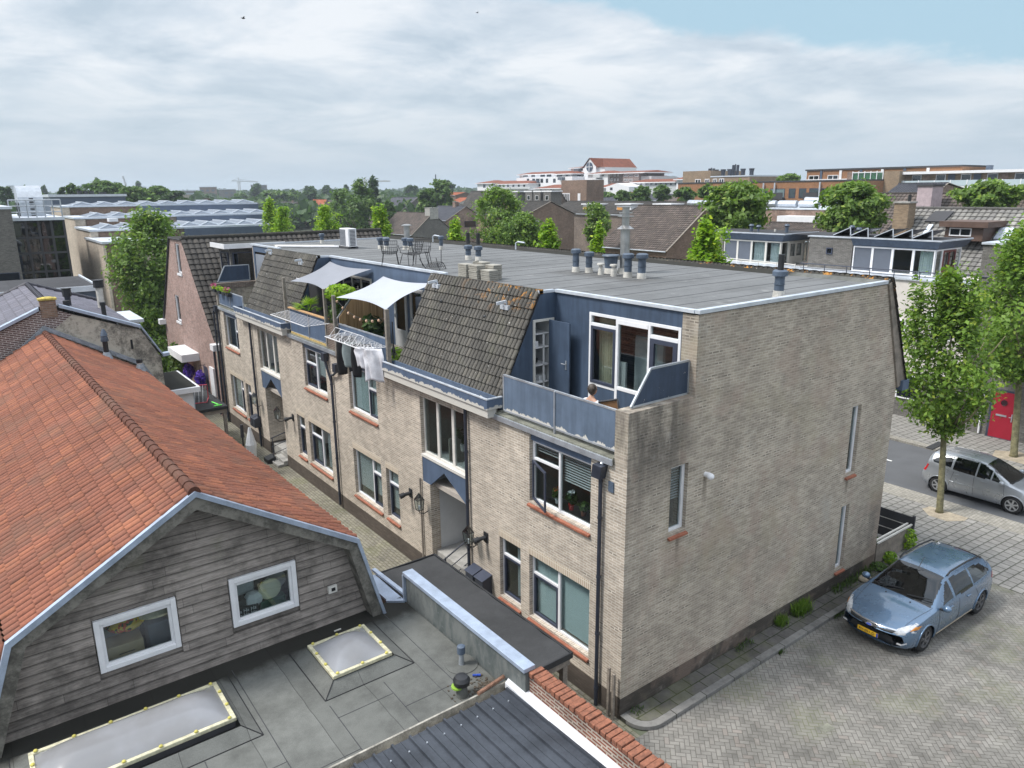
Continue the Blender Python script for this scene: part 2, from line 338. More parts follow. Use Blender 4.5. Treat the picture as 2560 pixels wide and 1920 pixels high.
M['blue_panel'] = bluepaint('blue_panel', (.105, .142, .20), dirt=.22, lo=6.0)
M['blue_panel2'] = bluepaint('chipped_blue_panel', (.085, .125, .195), chips=.6, dirt=.2)
M['blue_navy'] = bluepaint('spotted_navy_panel', (.035, .055, .095), chips=.8)
M['blue_fascia'] = bluepaint('blue_fascia', (.085, .12, .185), dirt=.15, lo=6.015)
M['blue_fascia2'] = bluepaint('blue_fascia_board', (.085, .12, .185), dirt=.15)
M['blue_far'] = plain('slate_blue_cladding', (.075, .10, .15), .5, var=.1)
M['white'] = plain('white_paint', (.72, .72, .74), .4, var=.06)
M['cream_frame'] = plain('cream_window_paint', (.60, .58, .54), .5, var=.1)
M['sash'] = plain('dark_blue_sash_paint', (.04, .048, .075), .45, var=.1)
M['alu'] = plain('galvanised_steel', (.42, .45, .49), .42, .55, var=.15)
M['zinc'] = plain('grey_blue_trim', (.34, .40, .50), .45, .3, var=.18)
M['coping'] = plain('pale_aluminium_coping', (.58, .62, .68), .4, .35, var=.1)
M['lead'] = plain('lead_flashing', (.28, .31, .35), .6, .3, var=.35, sc=6)
M['black'] = plain('black_plastic', (.018, .019, .022), .5, var=.2)
M['pipe'] = plain('dark_grey_pvc', (.028, .033, .048), .4, var=.2)
M['vent'] = plain('blue_grey_pvc', (.07, .095, .135), .5, var=.3)
M['dirtywhite'] = plain('dirty_white_sleeve', (.50, .48, .44), .7, var=.3)
M['steel'] = plain('stainless_flue', (.40, .40, .40), .35, .8, var=.2)
M['sill'] = plain('terracotta_sill', (.27, .095, .055), .65, var=.3, sc=5)
M['concrete'] = plain('concrete', (.33, .32, .30), .9, var=.25, bump=.2)
M['slab'] = plain('mossy_concrete_ledge', (.16, .16, .13), .95, var=.45, bump=.3)
M['interior'] = plain('room_wall', (.42, .38, .34), .9, var=.1)
M['floor_in'] = plain('wood_floor', (.22, .13, .08), .6)
M['dark'] = plain('dark_void', (.015, .015, .017), .9)
M['greydark'] = plain('charcoal', (.045, .045, .05), .8)
M['wood_pole'] = plain('weathered_pole', (.20, .18, .155), .85, var=.3, sc=8)
M['curtain'] = plain('curtain_cloth', (.62, .56, .42), .9, var=.12, sc=10)
M['curtain_w'] = plain('white_net_curtain', (.62, .64, .66), .9, var=.1, sc=10)
M['blind'] = plain('pale_blind', (.60, .68, .70), .6, var=.05)
M['doorw'] = plain('grey_white_door', (.50, .51, .52), .5, var=.06)
M['glass'] = glassmat('window_glass')
M['glass_dark'] = glassmat('dark_window_glass', (.30, .33, .36), 1.3)
M['screen'] = plain('grey_sun_screen', (.10, .115, .145), .8, var=.08)
M['timber'] = plain('old_timber', (.22, .19, .16), .9, var=.35, sc=5)
M['plastic_lid'] = plain('cream_plastic', (.66, .64, .46), .5, var=.08)
M['cardboard'] = plain('cardboard', (.45, .34, .21), .9)
M['red'] = plain('crimson_door_paint', (.30, .012, .03), .35, var=.08)
M['skin'] = plain('skin', (.45, .26, .18), .6)
M['hair'] = plain('brown_grey_hair', (.06, .045, .035), .6, var=.5, sc=60)
M['green_pot'] = plain('leaf_green', (.06, .14, .03), .6, var=.3)
M['orange'] = plain('orange_cloth', (.75, .20, .03), .7)
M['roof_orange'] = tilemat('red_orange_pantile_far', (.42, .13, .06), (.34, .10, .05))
def felt(name, col, axis=None, pitch=1.0, off=0., stain=.3, seam=.02, patches=None, cross=0):
 t = NT(name); P = t.pos(); p = t.sep(P); a = t.noise(P, .45, 6, .65); b = t.noise(P, 3, 5, .7); g = t.noise(P, 90, 2, .7)
 f = t.rng(t.m_('ADD', t.m_('MULTIPLY', a, .6), t.m_('MULTIPLY', b, .4)), .36, .62, 1-stain, 1+stain*.5); f = t.m_('MULTIPLY', f, t.rng(g, .3, .7, .82, 1.18))
 c = t.mix(1., col, t.comb(f, f, f), 'MULTIPLY')
 if axis is not None:
  u = t.m_('DIVIDE', t.m_('ADD', p[axis], t.m_('ADD', t.m_('MULTIPLY', t.noise(P, 1.2, 2), .06), off)), pitch); fr = t.m_('FRACT', u)
  tone = t.rng(t.white(t.comb(t.m_('FLOOR', u), 0., 0.)), 0, 1, .9, 1.1, False); c = t.mix(1., c, t.comb(tone, tone, tone), 'MULTIPLY')
  k = t.rng(fr, 0., seam/pitch, 1., 0.); c = t.mix(t.m_('MULTIPLY', k, .75), c, (.02, .02, .02))
  if cross:
   u2 = t.m_('ADD', t.m_('DIVIDE', p[1-axis], cross), t.m_('MULTIPLY', t.white(t.comb(t.m_('FLOOR', u), 5., 0.)), 1.)); k = t.rng(t.m_('FRACT', u2), 0., seam/cross, 1., 0.); c = t.mix(t.m_('MULTIPLY', k, .6), c, (.03, .03, .03))
 if patches: c = patches(t, c, P, p)
 return t.pbr(c, .93, 0, t.bump(g, .35, .006), spec=.25)
def dirt_roof(t, c, P, p):
 d = t.m_('MULTIPLY', t.rng(t.m_('ABSOLUTE', t.m_('SUBTRACT', p[0], 5.35)), .2, 1.0, 1., 0.), t.m_('MULTIPLY', t.rng(p[1], 4., 5., 0., 1.), t.rng(p[1], 7.6, 8.8, 1., 0.)))
 c = t.mix(t.m_('MULTIPLY', d, t.rng(t.noise(P, 3, 5, .7), .35, .6, .15, .7)), c, (.055, .05, .045))
 return t.mix(t.rng(t.noise(P, 1.1, 5, .7), .60, .70, 0., .35), c, (.33, .33, .32))
def dirt_low(t, c, P, p):     # wet black moss along the weatherboarded wall
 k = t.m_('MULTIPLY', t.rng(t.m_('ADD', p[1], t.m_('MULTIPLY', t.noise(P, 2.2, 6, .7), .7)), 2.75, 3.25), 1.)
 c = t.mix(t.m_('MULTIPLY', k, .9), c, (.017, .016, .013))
 k2 = t.m_('MULTIPLY', t.rng(t.m_('ADD', p[1], t.m_('MULTIPLY', t.noise(P, 3.2, 6, .75), .8)), .55, .1, 0., 1.), t.rng(p[0], -4.2, -3.4)); c = t.mix(t.m_('MULTIPLY', k2, .8), c, (.05, .042, .03))
 return c
M['roof_felt'] = felt('grey_roofing_felt', (.148, .152, .155), 1, 1.0, .35, .16, .034, dirt_roof)
M['felt_low'] = felt('green_grey_roofing_felt', (.125, .128, .120), 0, 1.02, 0.0+.13, .3, .02, dirt_low)
M['felt_black'] = felt('black_roofing_felt', (.048, .049, .051), 1, 1.5, .2, .2, .01)
M['felt_dark'] = felt('dark_roof_felt', (.05, .05, .055), 0, 1.2, .2, .2, .01)
def lich(t, c, P):
 p = t.sep(P); n = t.noise(t.map(P, (1, 1, 1)), 3.2, 6, .75); zz = t.rng(p[2], 7.9, 8.75)
 k = t.m_('MULTIPLY', t.rng(n, .535, .60), t.m_('MULTIPLY', zz, t.rng(p[1], 8.2, 5.2)))
 c = t.mix(t.m_('MULTIPLY', k, .85), c, (.50, .22, .03))
 k2 = t.rng(t.noise(P, 14, 2, .5), .735, .755); c = t.mix(t.m_('MULTIPLY', k2, .8), c, (.55, .55, .52))
 return t.mix(t.rng(t.noise(P, 1.4, 5, .7), .5, .7, 0., .3), c, (.10, .10, .065))
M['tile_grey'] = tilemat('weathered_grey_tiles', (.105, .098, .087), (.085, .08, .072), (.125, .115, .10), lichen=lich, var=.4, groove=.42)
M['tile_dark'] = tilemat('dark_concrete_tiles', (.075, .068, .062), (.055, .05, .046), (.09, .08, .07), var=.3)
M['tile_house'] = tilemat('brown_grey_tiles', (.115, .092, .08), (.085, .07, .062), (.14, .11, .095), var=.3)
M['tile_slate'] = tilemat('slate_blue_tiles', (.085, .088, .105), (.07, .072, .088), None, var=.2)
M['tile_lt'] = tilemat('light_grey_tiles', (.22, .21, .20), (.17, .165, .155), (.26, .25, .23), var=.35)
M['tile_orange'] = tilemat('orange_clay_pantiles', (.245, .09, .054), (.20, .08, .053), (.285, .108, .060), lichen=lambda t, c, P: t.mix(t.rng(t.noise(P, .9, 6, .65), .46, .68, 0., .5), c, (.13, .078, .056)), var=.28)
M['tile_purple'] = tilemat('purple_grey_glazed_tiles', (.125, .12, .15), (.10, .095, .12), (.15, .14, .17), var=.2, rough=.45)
def boards():
 t = NT('weathered_grey_boards'); P = t.pos(); p = t.sep(P); bh = .172
 v = t.m_('DIVIDE', p[2], bh); row = t.m_('FLOOR', v); fr = t.m_('FRACT', v)
 wr = t.white(t.comb(row, 2., 0.)); bl = 2.6; u = t.m_('ADD', t.m_('DIVIDE', p[0], bl), t.m_('MULTIPLY', wr, 7.3)); cell = t.m_('FLOOR', u)
 tone = t.rng(t.white(t.comb(row, cell, 1.)), 0, 1, .84, 1.14, False)
 gr = t.noise(t.map(P, (1.6, 1, 26)), 2., 6, .7); bl_ = t.noise(P, 1.3, 6, .7)
 f = t.m_('MULTIPLY', tone, t.rng(gr, .3, .7, .72, 1.28)); f = t.m_('MULTIPLY', f, t.rng(bl_, .3, .6, .55, 1.2)); f = t.m_('MULTIPLY', f, t.rng(fr, .0, .16, .30, 1.))  # shadow gap at each lap darkened into the board colour
 c = t.mix(1., (.235, .208, .188), t.comb(f, f, f), 'MULTIPLY')
 butt = t.rng(t.m_('FRACT', u), 0, .004, 1., 0.); c = t.mix(t.m_('MULTIPLY', butt, .8), c, (.015, .014, .013))
 c = t.mix(t.m_('MULTIPLY', t.rng(t.noise(t.map(P, loc=(3, 0, 1)), 1.0, 5, .6), .60, .72), .35), c, (.10, .11, .06))
 return t.pbr(c, .9, 0, t.bump(gr, .3, .01), spec=.2)
M['boards'] = boards()
def grime_w(name, col):
 t = NT(name); P = t.pos(); f = t.rng(t.noise(t.map(P, (3, 3, 3)), 1.2, 7, .75), .35, .65, .45, 1.2); c = t.mix(1., col, t.comb(f, f, f), 'MULTIPLY'); return t.pbr(c, .85, spec=.2)
M['rake'] = grime_w('mossy_rake_board', (.17, .16, .14))
def metalsheet():
 t = NT('stained_metal_sheet'); P = t.pos(); a = t.noise(t.map(P, (2, 2, .8)), 1.6, 6, .7); b = t.noise(P, 12, 4)
 c = t.mix(t.rng(a, .35, .65), (.085, .10, .10), (.17, .18, .175)); c = t.mix(t.rng(b, .62, .7, 0., .3), c, (.3, .3, .3)); return t.pbr(c, .75, .1, spec=.3)
M['sheet'] = metalsheet()
def herring():
 t = NT('herringbone_clay_pavers'); P = t.pos(); v = t.map(P, (9.8, 9.8, 1), (0, 0, R_(45))); s = t.sep(v)
 i = t.m_('FLOOR', s[0]); j = t.m_('FLOOR', s[1]); fx = t.m_('SUBTRACT', s[0], i); fy = t.m_('SUBTRACT', s[1], j)
 k = t.m_('FLOORED_MODULO', t.m_('SUBTRACT', i, j), 4.)
 e = [t.m_('COMPARE', k, float(q), .1) for q in range(4)]
 L_ = t.m_('ADD', fx, e[1]); Rr = t.m_('ADD', t.m_('SUBTRACT', 1., fx), e[0]); Bb = t.m_('ADD', fy, e[2]); T_ = t.m_('ADD', t.m_('SUBTRACT', 1., fy), e[3])
 d = t.m_('MINIMUM', t.m_('MINIMUM', L_, Rr), t.m_('MINIMUM', Bb, T_))
 joint = t.rng(d, .03, .10, 1., 0.)
 cid = t.comb(t.m_('SUBTRACT', i, e[1]), t.m_('SUBTRACT', j, e[2]), 0.); w = t.white(cid)
 c = t.mix(w, (.165, .158, .145), (.215, .205, .188)); c = t.mix(t.rng(t.white(t.map(cid, loc=(7, 3, 2))), .88, 1., 0., .5), c, (.22, .185, .165))
 a = t.noise(P, .35, 6, .65); b = t.noise(P, 2.2, 6, .7)
 f = t.rng(t.m_('ADD', t.m_('MULTIPLY', a, .55), t.m_('MULTIPLY', b, .45)), .34, .64, .62, 1.22); c = t.mix(1., c, t.comb(f, f, f), 'MULTIPLY')
 mossy = t.rng(t.noise(t.map(P, loc=(4, 9, 0)), .5, 5, .6), .5, .66); jc = t.mix(mossy, (.075, .07, .06), (.10, .11, .05)); c = t.mix(t.m_('MULTIPLY', joint, .78), c, jc)
 c = t.mix(t.m_('MULTIPLY', mossy, .22), c, (.16, .17, .10))
 c = t.mix(t.rng(t.noise(t.map(P, loc=(1, 5, 0)), .8, 6, .7), .60, .72, 0., .4), c, (.07, .066, .06)); c = t.mix(t.rng(t.noise(t.map(P, loc=(8, 2, 0)), 3.1, 4, .7), .68, .74, 0., .5), c, (.30, .29, .27))
 return t.pbr(c, .9, 0, t.bump(t.m_('SUBTRACT', 1., joint), .5, .012), spec=.3)
M['herring'] = herring()
def pave(name, c1, c2, mo, bw, bh, ms, rot=0, stain=.25, moss=0.):
 t = NT(name); P = t.pos(); v = t.map(P, rot=(0, 0, rot)); br = t.brick(v, c1, c2, mo, bw, bh, ms)
 w = t.white(t.comb(t.m_('FLOOR', t.m_('DIVIDE', t.sep(v)[0], bw/2)), t.m_('FLOOR', t.m_('DIVIDE', t.sep(v)[1], bh)), 0.))
 f = t.m_('MULTIPLY', t.rng(w, 0, 1, .92, 1.08, False), t.rng(t.m_('ADD', t.m_('MULTIPLY', t.noise(P, .6, 6, .65), .5), t.m_('MULTIPLY', t.noise(P, 5, 5, .7), .5)), .34, .64, 1-stain, 1+stain*.6))
 c = t.mix(1., br['Color'], t.comb(f, f, f), 'MULTIPLY')
 if moss: c = t.mix(t.m_('MULTIPLY', t.rng(t.noise(P, .9, 5, .7), .45, .65), moss), c, (.13, .14, .06))
 return t.pbr(c, .92, 0, t.bump(t.m_('SUBTRACT', 1., br['Fac']), .4, .01), spec=.25)
M['alley'] = pave('small_alley_pavers', (.27, .25, .20), (.21, .195, .165), (.13, .125, .085), .21, .105, .012, R_(90), .28, .35)
M['slabs'] = pave('dark_footpath_slabs', (.105, .10, .095), (.085, .08, .076), (.03, .035, .02), .5, .3, .014, 0, .35, .3)
M['plaza'] = pave('light_footpath_slabs', (.27, .258, .242), (.235, .225, .212), (.10, .10, .085), .32, .3, .02, R_(4), .18)
M['strip'] = pave('kerb_side_pavers', (.30, .28, .25), (.25, .235, .21), (.2, .19, .15), .21, .105, .01, 0, .3)
M['asphalt'] = plain('asphalt', (.095, .098, .105), .9, var=.12, sc=1.2, fine=120, bump=.2)
M['kerb'] = pave('kerb_stone', (.19, .185, .175), (.16, .155, .15), (.05, .05, .04), 1.0, 3., .012, 0, .4)
M['earth'] = plain('town_ground', (.10, .11, .075), .95, var=.4, sc=.02, fine=.3)
M['sand'] = plain('sandy_soil', (.33, .28, .21), .95, var=.3, sc=5, bump=.3)
M['paint_w'] = plain('road_paint', (.7, .7, .68), .8)
M['bark'] = plain('lichened_bark', (.17, .155, .085), .9, var=.45, sc=7, bump=.5)
M['bark_d'] = plain('dark_bark', (.07, .055, .04), .9, var=.3, sc=7)
M['leaf_street'] = leafmat('hornbeam_leaves', (.155, .26, .035), (.115, .20, .03), (.26, .32, .05))
M['leaf_plane'] = leafmat('lime_leaves', (.15, .24, .045), (.10, .175, .035), (.23, .29, .06))
M['leaf_mid'] = leafmat('mid_leaves', (.095, .165, .04), (.07, .125, .03), (.15, .21, .05))
M['leaf_dark'] = leafmat('dark_leaves', (.055, .10, .035), (.04, .075, .028), (.08, .12, .035))
M['leaf_bright'] = leafmat('young_leaves', (.24, .38, .03), (.18, .31, .03), (.36, .42, .04))
# ------------------------------------------------------------------ shared builders
def grid_fill(mb, ax, c0, c1, outer, holes):
 A = sorted({outer[0], outer[1], *[h[0] for h in holes], *[h[1] for h in holes]}); Zs = sorted({outer[2], outer[3], *[h[2] for h in holes], *[h[3] for h in holes]})
 for i in range(len(A)-1):
  run = None
  for j in range(len(Zs)-1):
   ca = (A[i]+A[i+1])/2; cz = (Zs[j]+Zs[j+1])/2
   if any(h[0] < ca < h[1] and h[2] < cz < h[3] for h in holes):
    if run is not None: mb.ab(ax, c0, c1, A[i], A[i+1], run, Zs[j]); run = None
   elif run is None: run = Zs[j]
  if run is not None: mb.ab(ax, c0, c1, A[i], A[i+1], run, Zs[-1])
 return mb
def pleats(ax, c, a0, a1, z0, z1, folds, amp=.03, gather=1.0):
 mb = MB(); n = folds*6; o = []
 for zz, g in ((z1, 1.0), ((z0+z1)/2, .5+.5*gather), (z0, gather)):
  for i in range(n+1):
   a = a0+(a1-a0)*g*i/n; cc = c+amp*math.sin(i/6*2*math.pi)+amp*.4*math.sin(i*.9)
   mb.v.append((cc, a, zz) if ax == 'x' else (a, cc, zz))
 for r in range(2):
  for i in range(n): q = r*(n+1)+i; mb.f.append((q, q+1, q+n+2, q+n+1))
 return mb
def slats(ax, c, a0, a1, z0, z1, pitch=.05, tilt=.02):
 mb = MB(); z = z1
 while z > z0:
  d = .025
  v = [(c-d*.8, a0, z-tilt), (c-d*.8, a1, z-tilt), (c+d*.8, a1, z+tilt), (c+d*.8, a0, z+tilt)]
  if ax == 'y': v = [(q[1], q[0], q[2]) for q in v]
  mb.add(v, [(0, 1, 2, 3)]); z -= pitch
 mb.ab(ax, c-.02, c+.02, a0, a1, z1, z1+.04); return mb
def window(root, ax, c, outer, lights, sash=(), inside=(), fm='white', sill=True, depth=.10, name='window', fw=.055, glass='glass'):
 a0, a1, z0, z1 = outer; cc = c+depth
 f = grid_fill(MB(), ax, cc, cc+.07, outer, lights).build(name, M[fm], root, bevel=.006)
 for i in sash:
  l = lights[i]; w = .055
  grid_fill(MB(), ax, cc-.012, cc+.05, l, [(l[0]+w, l[1]-w, l[2]+w, l[3]-w)]).build('sash', M['sash'], f, bevel=.005)
 MB().ab(ax, cc+.035, cc+.041, a0+.02, a1-.02, z0+.02, z1-.02).build('pane', M[glass], f)
 for k in inside:
  t = k[0]; r = k[1:5]
  if t == 'blind': slats(ax, cc+.12, *r).build('blind', M['blind'], f)
  elif t == 'blindo': slats(ax, cc+.12, *r, pitch=.06, tilt=.006).build('blind', M['white'], f)
  elif t == 'curtain': pleats(ax, cc+.14, *r, folds=max(3, int((r[1]-r[0])/.11)), gather=(k[5] if len(k) > 5 else 1)).build('curtain', M['curtain'], f, smooth='all')
  elif t == 'net': pleats(ax, cc+.14, *r, folds=max(3, int((r[1]-r[0])/.13))).build('curtain', M['curtain_w'], f, smooth='all')
  elif t == 'shade': MB().ab(ax, cc+.10, cc+.11, *r).build('blind', M['curtain_w'], f)
 if sill:
  s = MB(); v = [(c-.07, z0-.075), (c+.13, z0-.03), (c+.13, z0-.09), (c-.07, z0-.12)]
  pts = [((q[0], a0-.02, q[1]) if ax == 'x' else (a0-.02, q[0], q[1])) for q in v]
  s.prism(pts, (0, a1-a0+.04, 0) if ax == 'x' else (a1-a0+.04, 0, 0)).build('sill', M['sill'], f)
 return f
def tile_roof(P0, U, V, wl, rl, amp=.03, step=.03, samp=6, seed=0, prof='wave', tilt_j=.004, keep=None):
 """real corrugated tiles: P0 eave corner, U along the eave, V up the slope"""
 P0 = np.array(P0, float); U = np.array(U, float); V = np.array(V, float); lu = np.linalg.norm(U); lv = np.linalg.norm(V); u = U/lu; v = V/lv; n = np.cross(u, v); n = n if n[2] > 0 else -n
 nc = max(1, round(lu/wl)); nr = max(1, round(lv/rl)); wl = lu/nc; rl = lv/nr; rng = np.random.default_rng(seed)
 xs = np.linspace(0, nc, nc*samp+1)
 if prof == 'wave': h = amp*np.abs(np.sin(np.pi*xs))**.8
 elif prof == 'pan': fr = xs % 1; h = amp*np.where(fr < .3, np.sin(np.pi*fr/.3), -.35*np.sin(np.pi*(fr-.3)/.7))
 elif prof == 'rib': fr = xs % 1; h = amp*((fr > .01) & (fr < .16))
 mb = MB(); N = len(xs); vs = []; uv = []
 jit = rng.normal(0, tilt_j, (nr, nc+1))
 for r in range(nr):
  for e, (vv, hh) in enumerate(((r*rl-.012 if r else 0, step), ((r+1)*rl-.004, 0.))):
   ji = jit[r][np.minimum(xs.astype(int), nc)]*(1 if e == 0 else .3)
   pts = P0+np.outer(xs*wl, u)+v*vv+np.outer(h+hh+ji, n); vs.append(pts); uv.append(np.stack([xs-.001, np.full(N, r+(.02 if e == 0 else .98))], 1))
 vs = np.concatenate(vs); mb.v = [tuple(p) for p in vs.tolist()]; mb.uv = np.concatenate(uv)
 for r in range(2*nr-1):
  q = r*N
  for i in range(N-1):
   if keep is not None and not keep(vs[q+i]*.5+vs[q+N+i+1]*.5): continue
   mb.f.append((q+i, q+i+1, q+N+i+1, q+N+i))
 return mb
def ridge_caps(mb, p0, p1, r=.09, n=None):
 p0 = Vector(p0); p1 = Vector(p1); L = (p1-p0).length; n = n or int(L/.36); d = (p1-p0)/n
 for i in range(n):
  a = p0+d*i; b = p0+d*(i+1.04); mb.tube([a, a+d*.12, b], [r*1.12, r*1.05, r*.92], 10, True)
 return mb
# ------------------------------------------------------------------ ground
g = MB(); g.poly([(-9000, -9000, -.02), (9000, -9000, -.02), (9000, 9000, -.02), (-9000, 9000, -.02)]); struct(g, 'ground', M['earth'])
g = MB(); g.poly([(-30, -30, 0), (12.45, -30, 0), (12.45, -.62, 0), (-30, -.62, 0)]); struct(g, 'street', M['herring'])
g = MB(); g.poly([(-14, -.62, .002), (.0, -.62, .002), (.0, 70, .002), (-14, 70, .002)]); struct(g, 'alley', M['alley'])
# raised footpath with a rounded kerb along the gable
def round_path(off, z0, z1):
 r = .55-off; pts = [(11, 0.)]; pts += [(11, -.72+off)]
 cx, cy = .56, -.17
 for i in range(9):
  a = -math.pi/2-math.pi/2*i/8; pts.append((cx+r*math.cos(a)*1.0, cy+r*math.sin(a)))
 pts.append((cx-r, 0.)); return [(x, y, z0) for x, y in pts]
MB().prism(round_path(0, 0, 0), (0, 0, .10)).build('kerb', M['kerb'], None, bevel=.025)['kind'] = 'structure'
MB().prism(round_path(.17, 0, 0), (0, 0, .106)).build('footpath', M['slabs'], None)['kind'] = 'structure'
# plaza, road and far footpath
g = MB(); g.prism([(12.45, -30, -.05), (17.25, -30, -.05), (17.1, 40, -.05), (11.2, 40, -.05), (11.2, -.62, -.05), (12.45, -.62, -.05)], (0, 0, .062)); struct(g, 'sidewalk', M['plaza'])
g = MB(); g.prism([(16.55, -30, 0), (17.55, -30, 0), (17.35, 60, 0), (16.5, 60, 0)], (0, 0, .018)); struct(g, 'kerb_strip', M['strip'])
g = MB(); g.poly([(17.6, -40, .005), (22.9, -40, .005), (22.7, 90, .005), (17.3, 90, .005)]); struct(g, 'road', M['asphalt'])
g = MB()
for k in range(-4, 14): g.poly([(19.93, 4.1+k*4.2, .009), (20.03, 4.1+k*4.2, .009), (20.03, 5.0+k*4.2, .009), (19.93, 5.0+k*4.2, .009)])
struct(g, 'road_marking', M['paint_w'])
g = MB(); g.box(22.62, 23.0, -40, 90, -.05, .11); struct(g, 'far_kerb', M['strip'], bevel=.02)
g = MB(); g.box(23.0, 26.5, -40, 90, -.05, .10); struct(g, 'far_sidewalk', M['plaza'])
g = MB(); g.poly([(12.46+.6*math.cos(a)-.0, 0, 0) for a in ()] or [(15.7, .1, .016), (16.2, -.25, .016), (16.9, -.2, .016), (17.0, .4, .016), (16.7, 1.0, .016), (16.1, 1.1, .016), (15.7, .7, .016)]); struct(g, 'tree_pit', M['sand'])
g = MB(); g.poly([(23.5, .5, .104), (24.6, .4, .104), (25.0, 1.2, .104), (24.4, 1.9, .104), (23.5, 1.7, .104)]); struct(g, 'far_tree_pit', M['sand'])
# ------------------------------------------------------------------ THE apartment building
AP = thing('apartment_building', 'long buff brick block of flats with blank gable, blue roof terraces and flat roof', 'building', (0, 0, 0))
RH = 8.56; TZ = 5.88; XB = 1.93
# alley facade
holes = []
def rect(a0, a1, z0, z1): return [(a0, z0), (a1, z0), (a1, z1), (a0, z1)]
W1 = [(1.02, 3.08), (10.7, 12.7), (14.56, 16.6), (24.33, 26.33)]      # first floor, z 4.0-5.5 with blue board to the terrace slab
for a in W1: holes.append(rect(*a, 4.02, 5.70))
G = [(1.0, 3.1), (3.44, 4.3), (9.55, 10.36), (10.7, 12.72), (14.6, 16.6), (17.0, 17.78), (23.28, 24.0), (24.32, 26.25)]
for a in G: holes.append(rect(*a, 1.0, 2.64))
for (o0, o1, e1) in ((5.72, 8.04, 7.65), (19.28, 21.62, 21.3)):
 holes.append([(o0, .001), (e1, .001), (e1, 2.93), (o1, 2.93), (o1, 5.48), (o0, 5.48)])
fac = MB(); fac.sheet([(0.0, 0), (27.2, 0), (27.2, 5.72), (0.0, 5.72)], holes, lambda a, z: (0, a, z), (.12, 0, 0))
fac.build('facade_wall', M['brick_facade'], AP)
# soldier courses over the openings
def soldier():
 t = NT('soldier_course_brick'); v, p = t.wall(); q = t.sep(v); b = t.brick(t.comb(q[1], q[0]), (.46, .37, .28), (.38, .305, .235), (.60, .55, .46), .4, .0625, .011, off=0); return t.pbr(b['Color'], .9, spec=.2)
M['soldier'] = soldier();
for a0, a1 in G: MB().box(-.004, .05, a0-.03, a1+.03, 2.643, 2.85).build('soldier_course', M['soldier'], AP)
# blind gable with terrace parapet step and the mirrored street slope
gw = MB(); outer = [(0, 0), (10.62, 0), (10.62, 5.9), (9.45, RH), (1.92, RH), (1.92, 6.81), (0, 6.81)]
GH = [rect(1.30, 1.84, 3.93, 5.44), rect(8.38, 8.84, 3.52, 5.44), rect(8.38, 8.80, .68, 2.6)]
gw.sheet(outer, GH, lambda a, z: (a, 0, z), (0, .36, 0)); gw.build('gable_wall', M['brick_gable'], AP)
pw = MB(); pw.poly([(0, .36, 5.7), (1.92, .36, 5.7), (1.92, .36, 6.81), (0, .36, 6.81)]); pw.box(0, 1.93, .0, .36, 6.812, 6.86); pw.box(-.001, .3, 0.001, .359, 5.72, 6.81)
pw.build('parapet_wall', M['brick_gable'], AP)
pw = MB(); pw.box(1.923, 1.99, .003, .415, 5.8, RH-.01); pw.build('corner_pier', M['brick_gable'], AP)
# rear and far walls, floors
b = MB(); b.box(10.5, 10.62, .36, 27.2, 0, 5.9); b.box(0.05, 10.5, 27.1, 27.2, 0, 5.8); b.box(1.93, 9.5, 27.1, 27.2, 5.8, RH-.02); b.box(0, 1.9, 27.02, 27.2, 5.8, 6.62); b.box(4.0, 4.1, .36, 27.1, 0, 8.3)
b.build('rear_wall', M['brick_gable'], AP)
b = MB(); b.box(.14, 4.0, .36, 27.1, 2.86, 3.0); b.box(.14, 4.0, .36, 27.1, .2, .3); b.box(.14, 1.9, .36, 27.1, 5.6, 5.7); b.box(1.9, 4.0, .36, 27.1, 5.72, 5.9); b.build('inner_floor', M['interior'], AP)
for yy in (.45, 3.25, 5.6, 8.15, 13.6, 19.1, 21.9, 27.0): MB().box(.14, 4.0, yy, yy+.06, .3, 5.6).build('inner_wall', M['interior'], AP)
# porches
for (o0, e1, zf) in ((5.72, 7.65, .85), (19.28, 21.3, .45)):
 MB().box(.12, .30 if zf > .5 else 1.3, e1, e1+.1, 0, 3.6).build('porch_wall', M['brick_facade'], AP)
 if zf > .5: MB().box(.30, 1.3, e1+.02, e1+.1, 0, 3.6).build('white_porch_panel', M['doorw'], AP)
 b = MB(); b.box(.12, 1.3, o0-.1, o0, 0, 3.6); b.box(1.2, 1.3, o0, e1, 0, 3.6); b.box(.12, 1.3, o0, e1+.3, 3.62, 3.7); b.build('porch_lining', M['doorw'], AP)
 b = MB(); b.box(.13, 1.2, o0, e1, 0, zf)
 for i in range(3): b.box(-.42+i*.26, .13 if i else -.16, o0+.04, o0+1.1, .01 if i == 0 else .02, zf*(i+1)/4)
 b.build('porch_step', M['concrete'], AP, bevel=.01)
 d = MB().box(1.15, 1.199, o0+.35, o0+1.25, zf, zf+2.05).build('porch_door', M['doorw'], AP)
 MB().ball((1.13, o0+1.16, zf+1.0), .03).build('door_knob', M['black'], d)
 h = MB()
 for dz in (1.0, .62, .3): h.tube([(-.42, o0+.62, zf*.3+dz), (.9, o0+.62, zf+dz)], .022 if dz == 1. else .014, 8)
 for xx, zz in ((-.36, .02), (.5, zf*.8)): h.tube([(xx, o0+.62, zz), (xx, o0+.62, zf*.36+1.0+(xx+.36)*zf*.5)], .018, 8)
 h.build('handrail', M['pipe'], AP)
# windows of the facade
def lay2(a0, a1, z0, z1, frac=.47, tz=.62, rev=False):   # fixed light beside a casement with a top light
 w = .06; m = a0+(a1-a0)*frac
 big = (a0+w, m-w/2, z0+w, z1-w); s0, s1 = m+w/2, a1-w; zt = z0+(z1-z0)*tz+.12
 return [big, (s0, s1, z0+w, zt-w/2), (s0, s1, zt+w/2, z1-w)]
